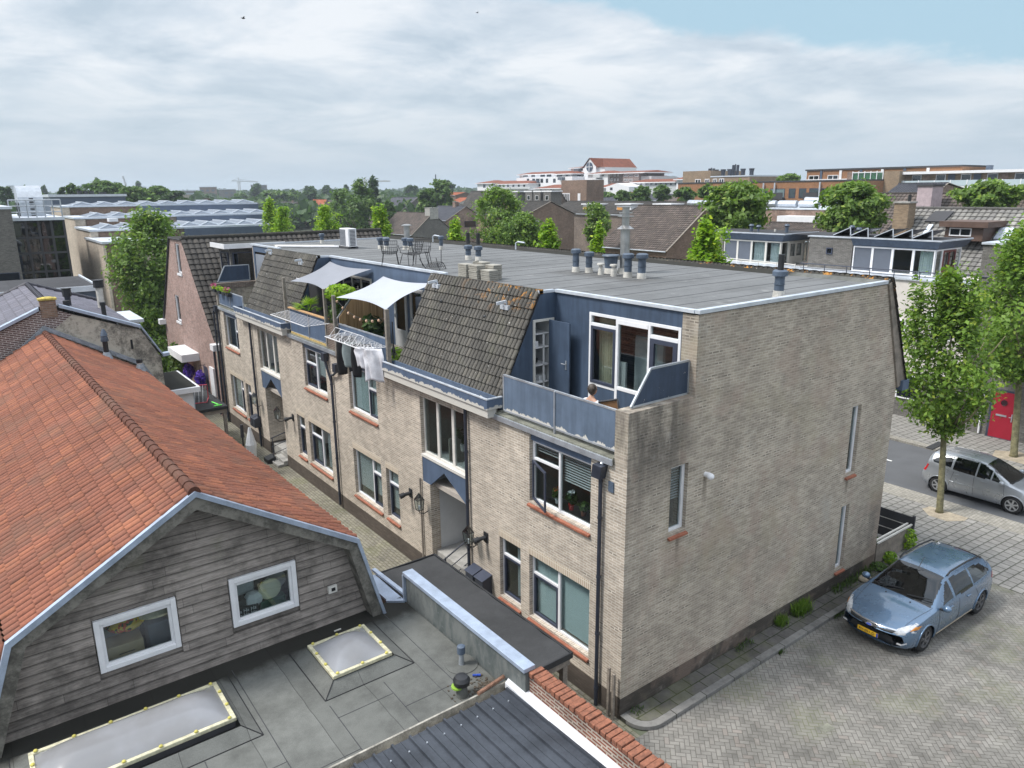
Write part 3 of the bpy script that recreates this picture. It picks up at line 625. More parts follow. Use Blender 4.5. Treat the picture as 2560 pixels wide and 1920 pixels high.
# near first-floor window (casement on the far side stands open)
a0, a1 = W1[0]; z0, z1 = 4.02, 5.50; L3 = lay2(a0, a1, z0, z1, .54)
f = window(AP, 'x', 0, (a0, a1, z0, z1), L3, (), [('blindo', 1.06, 2.1, 4.75, 5.4), ('blindo', 2.18, 3.02, 5.2, 5.42)])
oc = MB(); ang = R_(20); s0, s1 = L3[1][0], L3[1][1]; hw = s1-s0
ca, sa = math.cos(ang), math.sin(ang)
def op(a, z, d=0): return (.08-a*sa-d*ca, s1-a*ca+d*sa, z)
for q in ((0, .05, 4.08, 5.03), (hw-.05, hw, 4.08, 5.03), (.05, hw-.05, 4.08, 4.13), (.05, hw-.05, 4.98, 5.03)):
 v = [op(a, z, d) for d in (0, .04) for a, z in ((q[0], q[2]), (q[1], q[2]), (q[1], q[3]), (q[0], q[3]))]
 oc.add(v, [(0, 1, 2, 3), (7, 6, 5, 4), (0, 4, 5, 1), (1, 5, 6, 2), (2, 6, 7, 3), (3, 7, 4, 0)])
os_ = oc.build('sash', M['sash'], f, label='open dark blue casement')
# sill plants
pl = thing('potted_plant', 'green plant with white flowers in red pot behind the open casement window', 'plant', (.3, 1.95, 4.1))
MB().lathe((.3, 1.95, 4.1), [(.05, 0), (.075, .16)], 14).build('pot', plain('red_glaze', (.5, .02, .02), .3), pl)
def leaves(c, rad, n, size, mat, name, root, seed=0, up=.3):
 rr = np.random.default_rng(seed); mb = MB()
 for i in range(n):
  d = rr.normal(size=3); d /= np.linalg.norm(d); r = rad*np.array([1, 1, 1])*rr.uniform(.3, 1)**.5 if np.isscalar(rad) else np.array(rad)*rr.uniform(.3, 1)**.5
  p = np.array(c)+d*r; a = rr.normal(size=3); a[2] += up; a /= np.linalg.norm(a); b = np.cross(a, d+rr.normal(size=3)*.3); b /= np.linalg.norm(b)+1e-6
  s = size*rr.uniform(.6, 1.2); mb.add([p-b*s*.5, p+a*s*.45, p+b*s*.5+0*a, p-a*s*.45], [(0, 3, 2, 1)])
 return mb.build(name, mat, root)
leaves((.3, 1.95, 4.38), (.12, .16, .16), 60, .12, M['leaf_mid'], 'foliage', pl, 3); leaves((.27, 1.93, 4.5), (.08, .1, .08), 14, .09, M['white'], 'flower', pl, 4)
for i, (yy, lb) in enumerate(((2.42, 'orange flowering pot plant in the open casement gap'), (1.55, 'low leafy pot plant at the middle of the windowsill'), (1.2, 'bushy pot plant nearest the drainpipe on the windowsill'))):
 q = thing('potted_plant', lb, 'plant', (.3, yy, 4.1), 'pot plants on the first floor windowsill'); MB().lathe((.3, yy, 4.1), [(.05, 0), (.07, .12)], 12).build('pot', M['sill'] if i else M['white'], q)
 leaves((.3, yy, 4.32), (.11, .15, .13), 55, .11, M['leaf_mid'], 'foliage', q, 5+i)
 if i == 0: leaves((.28, yy, 4.44), (.06, .1, .06), 12, .07, M['orange'], 'flower', q, 9)
window(AP, 'x', 0, (*W1[1], 4.02, 5.50), [(11.46, 12.64, 4.08, 5.44), (10.76, 11.40, 4.08, 4.95), (10.76, 11.40, 5.01, 5.44)], (1,), [('blind', 11.45, 12.66, 4.1, 5.42), ('blind', 10.75, 11.4, 4.1, 5.42)])
window(AP, 'x', 0, (*W1[2], 4.02, 5.50), [(14.62, 15.56, 4.08, 5.44), (15.64, 16.54, 4.08, 4.92), (15.64, 16.54, 4.98, 5.44)], (1,), [('shade', 14.6, 15.6, 4.6, 5.45), ('net', 15.7, 16.0, 4.6, 4.95)])
window(AP, 'x', 0, (*W1[3], 4.02, 5.50), [(24.95, 26.27, 4.08, 5.44), (24.39, 24.89, 4.08, 4.85), (24.39, 24.89, 4.91, 5.44)], (1,), [('net', 25.0, 25.5, 4.1, 5.4)])
GL = {0: ([(1.06, 2.08, 1.06, 2.58), (2.16, 3.04, 1.06, 2.12), (2.16, 3.04, 2.18, 2.58)], (1,), [('blind', 1.05, 3.05, 1.1, 2.56)]),
 1: ([(3.50, 4.24, 1.06, 2.12), (3.50, 4.24, 2.18, 2.58)], (0,), [('net', 3.5, 3.85, 1.1, 2.56)]),
 2: ([(9.61, 10.30, 1.06, 2.12), (9.61, 10.30, 2.18, 2.58)], (0,), [('shade', 9.6, 10.3, 1.3, 2.56)]),
 3: ([(11.5, 12.66, 1.06, 2.58), (10.76, 11.42, 1.06, 2.12), (10.76, 11.42, 2.18, 2.58)], (1,), [('shade', 11.5, 12.66, 1.3, 2.56), ('shade', 10.76, 11.42, 1.35, 2.56)]),
 4: ([(14.66, 15.56, 1.06, 2.58), (15.64, 16.54, 1.06, 2.12), (15.64, 16.54, 2.18, 2.58)], (1,), [('net', 14.7, 15.4, 1.1, 2.56), ('net', 15.8, 16.4, 1.1, 2.1)]),
 5: ([(17.06, 17.72, 1.06, 2.12), (17.06, 17.72, 2.18, 2.58)], (0,), [('net', 17.1, 17.6, 1.1, 2.5)]),
 6: ([(23.34, 23.94, 1.06, 2.12), (23.34, 23.94, 2.18, 2.58)], (0,), []),
 7: ([(25.0, 26.19, 1.06, 2.58), (24.38, 24.92, 1.06, 2.12), (24.38, 24.92, 2.18, 2.58)], (1,), [('net', 25.1, 26.1, 1.1, 2.56)])}
for i, (li, sa_, ins) in GL.items(): window(AP, 'x', 0, (*G[i], 1.0, 2.64), li, sa_, ins)
for a in W1: MB().box(.05, .13, a[0], a[1], 5.505, 5.715).build('blue_board', M['blue_fascia2'], AP)
# stair windows with pointed blue boards over the entrances
for (o0, o1, e1) in ((5.72, 8.04, 7.65), (19.28, 21.62, 21.3)):
 w3 = (o1-o0)/3; L3 = [(o0+w3*i+.06, o0+w3*(i+1)-.06, 3.84, 5.42) for i in range(3)]
 f = window(AP, 'x', 0, (o0, o1, 3.78, 5.48), L3, (), [], fm='cream_frame', sill=False, name='stair_window')
 MB().box(-.02, .12, o0, o1, 3.70, 3.778).build('sill', M['cream_frame'], f)
 pts = [(o1, 3.698), (o0, 3.698), (o0, 2.94), (o0+.06, 2.94), ((o0+e1)/2+.2, 3.51), (e1-.02, 2.93), (o1, 2.90)]
 MB().prism([(.01, a, z) for a, z in pts], (.06, 0, 0)).build('pointed_blue_board', M['blue_fascia2'], AP)
 MB().box(1.2, 3.9, o0, o1, 3.0, 3.1).box(.3, 1.3, o0+.2, o0+.24, 3.1, 4.2).box(.3, 1.3, o0+1.3, o0+1.34, 3.1, 4.4).build('stair_landing', M['interior'], AP)
q = thing('potted_plant', 'leafy plant standing inside the near stair window', 'plant', (.55, 6.7, 4.1)); MB().lathe((.55, 6.7, 4.1), [(.07, 0), (.09, .2)]).build('pot', M['white'], q); leaves((.5, 6.7, 4.55), (.2, .3, .25), 60, .16, M['leaf_dark'], 'foliage', q, 31)
# gable windows
for h, ins in zip(GH, ([('blindo', 1.36, 1.8, 4.6, 5.4)], [('shade', 8.44, 8.8, 4.3, 5.4)], [('blind', 8.42, 8.76, .75, 2.55)])):
 a0, z0 = h[0]; a1, z1 = h[2]
 window(AP, 'y', 0, (a0, a1, z0, z1), [(a0+.08, a1-.08, z0+.07, z1-.07)], (), ins, depth=.09)
for h in GH: MB().box(h[0][0]-.02, h[2][0]+.02, -.004, .05, h[2][1]+.003, h[2][1]+.2).build('soldier_course', M['brick_gable'], AP, label='upright bricks over the narrow gable windows')
# flat roof
rf = MB(); rf.poly([(XB, .05, RH+.02), (9.3, .05, RH+.02), (9.3, 27.15, RH+.02), (XB, 27.15, RH+.02)])
for a0, a1 in ((4.45, 9.5), (17.95, 23.4)): rf.box(1.47, XB+.1, a0+.06, a1-.06, RH-.3, RH+.018)
rf.box(XB+.09, 9.4, .45, 27.05, RH-.25, RH-.05); rf.build('flat_roof', M['roof_felt'], AP)
# street-side tile slope and its raised felted edge
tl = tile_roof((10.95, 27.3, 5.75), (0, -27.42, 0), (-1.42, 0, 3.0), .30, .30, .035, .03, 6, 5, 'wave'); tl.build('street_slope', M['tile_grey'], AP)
up = MB(); up.prism([(9.2, -.02, RH), (9.55, -.02, RH+.14), (9.56, -.02, RH)], (0, 27.2, 0)); up.build('roof_upstand', M['felt_low'], AP)
ed = MB(); n = 180
for i in range(n):
 y0 = .0+i*27.2/n; ed.tube([(9.48, y0+.08, RH+.12), (9.66, y0+.08, RH-.02)], .078, 8)
ed.build('ridge_tile', M['tile_grey'], AP)
MB().box(10.75, 11.1, -.12, 27.3, 5.5, 5.78).build('street_gutter', M['blue_fascia2'], AP)
MB().prism([(10.62, -.05, 5.6), (11.02, -.05, 5.72), (9.58, -.05, 8.62), (9.45, -.05, RH)], (0, .06, 0)).build('verge_board', M['timber'], AP)
# coping
cp = MB(); zt = RH+.02
MB().box(1.90, 9.42, -.04, .10, zt, zt+.085).build('roof_edge_trim', M['coping'], AP, bevel=.006)                                     # gable coping
for (y0, y1) in ((-.04, 4.43), (9.5, 17.95), (23.4, 27.2)): MB().box(1.88, 1.99, y0 if y0 > 0 else .101, y1, zt+.002, zt+.08).build('roof_edge_trim', M['coping'], AP, bevel=.006)
for (ys, s) in ((4.43, 1), (9.5, -1), (17.95, 1), (23.4, -1)): MB().box(1.38, 1.879, ys, ys+.08*s, zt+.003, zt+.078).build('roof_edge_trim', M['coping'], AP, bevel=.006)
MB().box(1.9, 9.4, 27.205, 27.29, zt, zt+.07).build('roof_edge_trim', M['coping'], AP)
for k in range(1, 27):
 y_ = k*1.0+.04*math.sin(k*2.3); sm = MB(); pts = [(2.05+j*.9, y_+.03*math.sin(j*1.3+k), RH+.0225) for j in range(9)]
 for p, q in zip(pts, pts[1:]): sm.bar(p, q, .026, .004)
 sm.build('bitumen_seam', M['greydark'], AP)
# blue clad recess walls
bw = MB()
DW = {1: (.47, 3.20), }
bw.sheet([(.415, TZ), (4.43, TZ), (4.43, RH+.02), (.415, RH+.02)], [rect(.43, 3.21, TZ+.02, 8.24)], lambda a, z: (XB, a, z), (.08, 0, 0))
bw.build('blue_back_wall', M['blue_clad'], AP, label='blue clad rear wall of the near terrace')
bw = MB(); bw.sheet([(.15, TZ), (XB, TZ), (XB, RH+.02), (1.44, RH+.02), (.2, 6.1)], [rect(1.24, 1.80, TZ+.05, 7.90)], lambda a, z: (a, 4.43, z), (0, .08, 0)); bw.build('blue_side_wall', M['blue_clad'], AP, label='blue clad side wall with the storage cupboard')
for ys in (9.5, 17.95, 23.4): MB().prism([(.15, ys, TZ), (XB, ys, TZ), (XB, ys, RH+.02), (1.44, ys, RH+.02), (.2, ys, 6.1)], (0, .05 if ys > 17 and ys < 18 else -.05 if ys < 17 else -.05, 0)).build('blue_side_wall', M['blue_clad'], AP)
# middle recess back wall with openings
mh = [rect(10.9, 11.8, TZ+.02, 8.0), rect(12.0, 12.9, TZ+.02, 8.0), rect(14.5, 16.9, TZ+.02, 8.05), rect(17.0, 17.85, TZ+.02, 7.95)]
MB().sheet([(9.5, TZ), (17.95, TZ), (17.95, RH+.02), (9.5, RH+.02)], mh, lambda a, z: (XB, a, z), (.08, 0, 0)).build('blue_back_wall', M['blue_fascia2'], AP, label='blue clad rear wall of the middle terraces')
MB().sheet([(23.4, TZ), (27.1, TZ), (27.1, RH+.02), (23.4, RH+.02)], [rect(23.6, 26.9, TZ+.02, 8.3)], lambda a, z: (XB, a, z), (.08, 0, 0)).build('blue_back_wall', M['blue_fascia2'], AP)
# room lining behind the terraces
MB().box(4.1, 4.14, .42, 27.1, TZ, 8.3).build('inner_wall', M['interior'], AP)
for yy in (.42, 4.6, 9.3, 13.6, 18.0): MB().box(XB+.1, 4.1, yy, yy+.05, TZ, 8.3).build('inner_wall', M['interior'], AP)
# near terrace window wall: three bays
w0, w1 = .43, 3.20
L = [(2.32, 3.13, 8.02-.02, 8.17), (2.32, 3.13, 6.56, 7.93), (2.32, 3.13, 5.96, 6.49), (1.34, 2.24, 6.62, 8.17), (1.34, 2.24, 5.96, 6.54), (.50, 1.27, 7.98, 8.17), (.50, 1.27, 5.96, 7.90)]
f = grid_fill(MB(), 'x', XB-.02, XB+.07, (w0, w1, TZ+.02, 8.24), L).build('terrace_window', M['white'], AP, bevel=.006)
MB().box(XB+.03, XB+.036, w0+.03, w1-.03, TZ+.05, 8.2).build('pane', M['glass'], f)
l = L[1]; grid_fill(MB(), 'x', XB-.035, XB+.03, l, [(l[0]+.07, l[1]-.07, l[2]+.07, l[3]-.07)]).build('sash', M['sash'], f, bevel=.005)
l = L[6]; grid_fill(MB(), 'x', XB-.035, XB+.03, l, [(l[0]+.12, l[1]-.12, 6.8, l[3]-.10)]).build('terrace_door', M['sash'], f, bevel=.005)
MB().box(XB-.01, XB+.01, 2.32, 3.13, 5.96, 6.49).box(XB-.01, XB+.01, 1.34, 2.24, 5.96, 6.54).build('blue_infill_board', M['blue_clad'], f)
MB().box(XB-.03, XB+.02, 1.34, 2.24, 8.08, 8.17).build('roller_shutter_box', M['white'], f)
pleats('x', XB+.22, 2.55, 3.08, 6.3, 8.1, 6, .035, .95).build('curtain', M['curtain'], f, smooth='all')
wd = thing('wardrobe', 'grey wardrobe seen inside through the near terrace window', 'wardrobe', (2.6, 1.9, TZ))
MB().box(2.5, 3.1, 1.35, 2.25, TZ, 7.75).build('body', M['doorw'], wd, bevel=.01); MB().box(2.47, 2.498, 1.37, 1.79, TZ+.1, 7.7).build('door', M['doorw'], wd); MB().box(2.47, 2.498, 1.81, 2.23, TZ+.1, 7.7).build('door', M['doorw'], wd)
MB().box(2.46, 2.47, 1.83, 1.85, 6.6, 6.7).box(2.46, 2.47, 1.75, 1.77, 6.6, 6.7).build('handle', M['black'], wd)
solo(MB().box(2.3, 2.36, 2.35, 2.95, TZ+.1, 7.1), 'white_board', M['white'], 'tall pale board leaning inside behind the cream curtain', 'board', bevel=.01)
# cupboard door frame, shelves, open door
cf = grid_fill(MB(), 'y', 4.40, 4.50, (1.19, 1.85, TZ+.01, 7.96), [(1.25, 1.79, TZ+.06, 7.90)]).build('cupboard_frame', M['cream_frame'], AP)
MB().box(1.2, 1.24, 4.51, 5.3, TZ, 7.95).box(1.82, 1.86, 4.51, 5.3, TZ, 7.95).box(1.2, 1.86, 5.26, 5.3, TZ, 7.95).box(1.2, 1.86, 4.5, 5.3, 7.95, 7.98).build('cupboard_lining', M['doorw'], cf)
MB().box(1.25, 1.8, 4.55, 5.2, 7.55, 7.58).box(1.25, 1.8, 4.55, 5.2, 7.2, 7.23).box(1.25, 1.8, 4.55, 5.2, 6.75, 6.78).box(1.25, 1.8, 4.55, 5.2, 6.3, 6.33).box(1.62, 1.66, 4.55, 4.58, TZ, 7.56).build('shelf', M['white'], cf)
rr = random.Random(4)
for i, (z, c) in enumerate(((7.23, 'white'), (6.78, 'black'), (6.33, 'curtain_w'), (5.93, 'steel'), (5.93, 'white'))):
 xx = 1.32+.12*(i % 3); solo(MB().lathe((xx, 4.7, z), [(.05, 0), (.09, .06), (.1, .14)]) if i % 2 else MB().box(xx, xx+.22, 4.65, 4.85, z, z+.13), 'jar' if i % 2 else 'storage_box', M[c], ['white box on the upper shelf of the open terrace cupboard', 'black bowl on the middle cupboard shelf', 'pale box on the lower cupboard shelf', 'metal pot at the bottom of the cupboard', 'white box at the bottom of the cupboard'][i], 'jar' if i % 2 else 'box')
od = MB().box(1.66, 1.70, 3.62, 4.38, TZ+.03, 7.93).build('cupboard_door', M['blue_clad'], cf, bevel=.004, label='blue cupboard door standing open')
MB().box(1.64, 1.658, 3.70, 3.74, 6.78, 7.0).tube([(1.655, 3.72, 6.92), (1.60, 3.72, 6.92), (1.60, 3.84, 6.92)], .012, 8).build('handle', M['alu'], od)
# terrace slabs, trims and ledges
for (a0, a1) in ((.36, 4.46), (9.5, 17.95), (23.4, 27.2)):
 MB().box(-.035, 1.93, a0, a1, 5.722, 5.86).build('terrace_slab', M['slab'], AP)
 MB().box(-.075, -.036, a0, a1, 5.70, 5.83).build('slab_edge_trim', M['alu'], AP, bevel=.004)
for (ys, ye) in ((9.55, 17.9),):
 for a0, a1 in ((9.9, 13.3), (14.1, 17.7)): MB().box(.03, .16, a0, a1, 5.862, 5.93).build('yellow_brick_kerb', plain('yellow_brick_edge', (.45, .33, .13), .9, var=.3, sc=12), AP)
# balustrade panels
def panel(name, ax, c, pts, mat, t=.03, rail=.022, mid=(), lbl=None):
 to = (lambda a, z: (c, a, z)) if ax == 'x' else (lambda a, z: (a, c, z)); d = (t, 0, 0) if ax == 'x' else (0, t, 0)
 o = MB().prism([to(a, z) for a, z in pts], d).build(name, M[mat], AP, label=lbl)
 r = MB(); n = len(pts)
 for i in range(n):
  p, q = Vector(to(*pts[i])), Vector(to(*pts[(i+1) % n])); h = Vector(d)/2
  r.bar(p+h, q+h, rail*2, rail*2, up=d)
 for a, z0, z1 in mid: r.bar(Vector(to(a, z0))+Vector(d)*.5-Vector(d)*.7, Vector(to(a, z1))-Vector(d)*.2, .035, .05, up=d)
 r.build('rail', M['alu'], o, bevel=.003); return o
panel('balustrade_panel', 'x', .06, [(.37, 5.98), (4.13, 5.96), (4.13, 6.82), (.37, 6.82)], 'blue_panel', mid=[(2.25, 5.80, 6.82)])
panel('screen_panel', 'y', .17, [(.24, 6.90), (1.90, 6.90), (1.90, 7.60), (.76, 7.60)], 'blue_navy')
panel('balustrade_panel', 'x', .06, [(9.85, 5.98), (13.35, 5.95), (13.35, 6.80), (9.85, 6.80)], 'blue_panel2')
panel('balustrade_panel', 'x', .06, [(14.22, 5.97), (17.75, 5.92), (17.75, 6.80), (14.22, 6.80)], 'blue_panel2', mid=[(15.93, 5.86, 6.80)])
MB().box(-.01, .12, 14.2, 17.75, 6.825, 6.86).build('bamboo_capping', plain('bamboo_capping', (.45, .27, .13), .8, var=.3, sc=14), AP)
panel('balustrade_panel', 'x', .06, [(23.4, 5.95), (26.95, 5.95), (26.95, 6.63), (23.4, 6.63)], 'blue_fascia2', mid=[(25.2, 5.86, 6.63)])
panel('screen_panel', 'y', 27.0, [(.1, 6.95), (1.62, 6.95), (1.62, 7.68), (.48, 7.68)], 'blue_navy')
MB().box(-.02, 1.93, 26.98, 27.25, 6.62, 6.88).build('parapet_wall', M['brick_dark'], AP)
MB().box(-.03, .42, 13.45, 14.12, 5.72, 6.72).build('dividing_pier', M['brick_dark'], AP)
panel('dividing_screen', 'y', 13.74, [(.12, 5.92), (1.90, 5.92), (1.90, 7.75), (.9, 7.75), (.2, 6.9)], 'blue_navy')
# tiled slopes and gutters
for k, (y0, y1) in enumerate(((4.43, 9.55), (17.95, 23.4))):
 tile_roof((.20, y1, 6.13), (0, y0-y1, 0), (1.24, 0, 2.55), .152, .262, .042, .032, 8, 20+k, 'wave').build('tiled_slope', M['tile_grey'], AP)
 MB().prism([(.12, y0+.01, 6.02), (.22, y0+.01, 6.11), (1.44, y0+.01, 8.62), (1.5, y0+.01, 8.55)], (0, y1-y0-.02, 0)).build('slope_backing', M['greydark'], AP)
 MB().box(1.40, 1.52, y0, y1, 8.56, 8.68).build('slope_top_batten', M['tile_grey'], AP)
 gt = MB(); gt.box(-.30, -.27, y0-.12, y1+.2, 5.97, 6.22); gt.box(-.27, .15, y0-.12, y0-.09, 5.97, 6.22); gt.box(-.27, .15, y1+.17, y1+.2, 5.97, 6.22); gt.box(-.27, .1, y0-.09, y1+.17, 5.975, 5.995); gt.box(.1, .13, y0-.09, y1+.17, 5.95, 6.2)
 gt.box(-.26, .0, y0-.08, y1+.16, 5.76, 5.97)
 o = gt.build('gutter', M['blue_fascia'], AP)
 MB().box(-.315, -.255, y0-.13, y1+.21, 6.222, 6.25).box(-.255, .15, y0-.13, y0-.08, 6.222, 6.25).build('gutter_trim', M['coping'], o)
 MB().box(-.02, .1, y0+.02, y1, 5.722, 5.965).build('eave_board', M['brick_facade'], AP)
 for (u, v) in ((.12, .88), (.80, .80)) if k == 0 else ((.12, .93), (.78, .86)):
  yy = y1+(y0-y1)*u; xx = .2+1.24*v; zz = 6.13+2.55*v
  c = MB(); c.bar((xx-.05, yy, zz+.14), (xx-.3, yy+.06, zz+.10), .07, .07); c.tube([(xx, yy, zz+.02), (xx-.06, yy, zz+.15)], .03, 8)
  c.box(xx-.12, xx+.06, yy-.16, yy+.16, zz-.06, zz+.045)
  c.build('roof_tile_vent_hook', M['coping'], AP)
 for (u, v) in ((.22, .72), (.66, .66)):
  yy = y1+(y0-y1)*u; xx = .2+1.24*v; zz = 6.13+2.55*v; MB().ball((xx-.03, yy, zz+.03), .055).build('vent_cap', M['black'], AP, smooth='all')
# drainpipes
def pipe(pts, r=.04, hop=None):
 o = MB().tube(pts, r, 10).build('drainpipe', M['pipe'], AP, smooth=True); c = MB()
 x, y, z = pts[-1]
 zz = z+.4
 while zz < pts[0][2]-.3:
  if abs(zz-z) < pts[-2][2]-z: c.tube([(x, y, zz), (x, y, zz+.05)], r*1.25, 10)
  zz += 1.35
 if c.v: c.build('bracket', M['pipe'], o)
 if hop: x, y, z = hop; MB().prism([(x-.10, y-.13, z), (x+.10, y-.13, z), (x+.08, y-.07, z-.3), (x-.08, y-.07, z-.3)], (0, .26, 0)).build('hopper', M['pipe'], o, bevel=.01)
pipe([(-.08, .65, 5.4), (-.08, .65, .02)], .045, (-.10, .65, 5.66)); MB().tube([(-.0, .65, 5.74), (-.07, .65, 5.66)], .035).build('spout', M['coping'], AP)
pipe([(-.08, 5.60, 5.9), (-.08, 5.60, .05)], .045)
pipe([(-.10, 14.28, 5.42), (-.10, 14.28, 5.3), (-.08, 13.95, 4.7), (-.08, 13.95, .15)], .045, (-.10, 14.3, 5.68)); pipe([(-.10, 13.45, 5.15), (-.10, 13.7, 5.0), (-.08, 13.95, 4.95), (-.08, 13.95, 4.5)], .04, (-.10, 13.4, 5.45))
pipe([(-.08, 22.32, 5.9), (-.08, 22.32, .05)], .045); pipe([(-.10, 27.05, 5.6), (-.08, 27.1, .05)], .05, (-.1, 27.05, 5.85)); pipe([(-.20, 27.2, 5.6), (-.2, 27.25, .05)], .04)
MB().tube([(-.05, 8.12, .1), (-.05, 8.12, 3.0)], .03).build('cable_duct', M['timber'], AP)
MB().box(-.03, .0, .34, .48, 5.12, 5.34).build('vent_grille', M['vent'], AP)
MB().tube([(2.42, 0, 5.03), (2.42, -.12, 5.04)], .06, 12).ball((2.42, -.14, 5.02), (.085, .085, .075), 12, 8).build('gable_lamp', M['white'], AP, smooth=True)
# roof furniture that belongs to the building
def vent(x, y, h, r, kind='cap', nm='roof_vent'):
 z = RH+.02; o = MB().tube([(x, y, z), (x, y, z+.16)], [r*1.25, r*1.12], 14).build(nm, M['dirtywhite'], AP, smooth=True)
 b = MB()
 if kind == 'cap': b.tube([(x, y, z+.15), (x, y, z+h)], [r, r], 14); b.tube([(x, y, z+h*.55), (x, y, z+h*.58)], r*1.15, 14); b.tube([(x, y, z+h-.07), (x, y, z+h-.05), (x, y, z+h+.05), (x, y, z+h+.08)], [r*1.1, r*1.55, r*1.55, r*1.2], 14); b.build('pipe', M['vent'], o, smooth=True)
 elif kind == 'low': b.tube([(x, y, z+.15), (x, y, z+h), (x, y, z+h+.01), (x, y, z+h+.06)], [r*.9, r*.8, r*1.6, r*1.5], 12); b.build('cowl', M['dirtywhite'], o, smooth=True)
 elif kind == 'wide': b.tube([(x, y, z+.12), (x, y, z+h), (x, y, z+h+.02), (x, y, z+h+.05)], [r*1.0, r*1.25, r*1.6, r*1.5], 16); b.build('cowl', M['vent'], o, smooth=True)
 return o
for (x, y, h, r, k) in ((5.42, 7.6, .62, .10, 'cap'), (5.55, 7.15, .55, .10, 'cap'), (5.42, 6.5, .28, .07, 'low'), (5.93, 6.6, .50, .17, 'wide'), (5.45, 6.0, .28, .07, 'low'), (5.53, 5.5, .60, .11, 'cap'), (5.6, 5.03, .62, .11, 'cap'),
      (5.3, 13.35, .45, .10, 'cap'), (5.3, 12.7, .45, .10, 'cap'), (5.47, 20.6, .42, .10, 'cap'), (5.5, 20.1, .42, .10, 'cap'), (6.1, 19.5, .42, .10, 'cap'), (6.1, 19.05, .42, .10, 'cap'), (5.03, 26.0, .4, .09, 'cap'), (5.16, .36, .55, .11, 'cap'), (7.2, 18.3, .5, .08, 'cap')):
 vent(x, y, h, r, k)
for (x, y, s) in ((5.3, 13.35, 1), (5.3, 12.7, 1), (5.16, .36, 1)): MB().tube([(x, y, RH+.6), (x, y, RH+1.0)], .07, 12).build('roof_vent_extension', M['black'], AP, smooth=True)
fx_, fy_ = 6.25, 6.35
o = MB().tube([(fx_, fy_, RH), (fx_, fy_, RH+.18)], [.22, .17], 16).build('flue', M['dirtywhite'], AP, smooth=True)
MB().tube([(fx_, fy_, RH+.15), (fx_, fy_, RH+1.35)], .14, 16).tube([(fx_, fy_, RH+1.33), (fx_, fy_, RH+1.42)], [.25, .12], 16).tube([(fx_, fy_, RH+1.4), (fx_, fy_, RH+1.95)], .11, 14).tube([(fx_, fy_, RH+1.68), (fx_, fy_, RH+1.70)], .24, 16).tube([(fx_, fy_, RH+1.78), (fx_, fy_, RH+1.80)], .2, 16).tube([(fx_, fy_, RH+1.95), (fx_, fy_, RH+1.97)], .24, 16).build('flue_pipe', M['steel'], o, smooth=True)
o = MB().tube([(7.6, 22.0, RH), (7.6, 22.0, RH+.9)], .14, 14).tube([(7.6, 22, RH+.9), (7.6, 22, RH+.93), (7.6, 22, RH+.98)], [.25, .25, .1], 14).build('flue_pipe', M['steel'], AP, smooth=True)
MB().tube([(4.2, 22.7, RH+.1), (2.2, 24.8, RH+.1), (1.95, 23.7, RH+.1)], .045, 8).build('roof_conduit', M['dirtywhite'], AP)
for yy in (21.8, 15.2): MB().tube([(8.9, yy, RH+.1), (8.9, yy, RH+.35), (8.9, yy-.15, RH+.42), (8.9, yy-.6, RH+.40)], .03, 8).build('roof_hook', M['coping'], AP)
# ------------------------------------------------------------------ barn with orange gambrel roof and boarded gable
BN = thing('barn', 'barn with orange pantile gambrel roof and weathered grey boarded gable', 'barn', (-7.2, 3.35, 0))
bx0, bxr, bx1 = -10.42, -7.25, -4.10
yb = 3.35; prof = [(-10.85, 2.2), (-10.10, 4.42), (-7.24, 6.10), (-4.40, 4.36), (-3.82, 2.2)]
wins = [rect(-8.98, -7.70, 3.235, 4.205), rect(-6.79, -5.54, 3.235, 4.205)]
outer = [(-10.75, 0), (-10.75, 2.3), (-10.05, 4.36), (-7.24, 5.98), (-4.45, 4.30), (-3.86, 2.4), (-3.86, 0)]
gh = [[(a-.0, b) for a, b in h] for h in wins]
wall = MB(); wall.sheet(outer, gh, lambda a, z: (a, yb+.03, z), (0, .12, 0)); wall.build('backing_wall', M['boards'], BN)
# overlapping boards, clipped to the gable outline, real laps
def prof_x(z):
 pts = outer; xs = []
 for i in range(len(pts)):
  (xa, za), (xb, zb) = pts[i], pts[(i+1) % len(pts)]
  if (za <= z < zb) or (zb <= z < za): xs.append(xa+(xb-xa)*(z-za)/(zb-za))
 return (min(xs), max(xs)) if len(xs) >= 2 else None
bd = MB(); z = 2.58; bh = .172
z = math.floor(2.5/bh)*bh
while z < 5.95:
 a = prof_x(z+.02); b_ = prof_x(min(z+bh, 5.96))
 if not a: break
 segs = [(a[0], a[1], b_[0], b_[1])]
 for h in wins:
  (l, zl), (r, zr) = h[0], h[2]; l -= .02; r += .02
  if z+bh > zl+.03 and z < zr-.03:
   ns = []
   for s_ in segs:
    if s_[0] < l and s_[1] > r: ns += [(s_[0], l, s_[2], l), (r, s_[1], r, s_[3])]
    else: ns.append(s_)
   segs = ns
 for (p, q, p2, q2) in segs:
  bd.add([(p, yb-.034, z), (q, yb-.034, z), (q2, yb-.002, z+bh+.01), (p2, yb-.002, z+bh+.01), (p, yb+.01, z), (q, yb+.01, z)], [(0, 1, 2, 3), (4, 5, 1, 0)])
 z += bh
bd.build('boarding', M['boards'], BN)
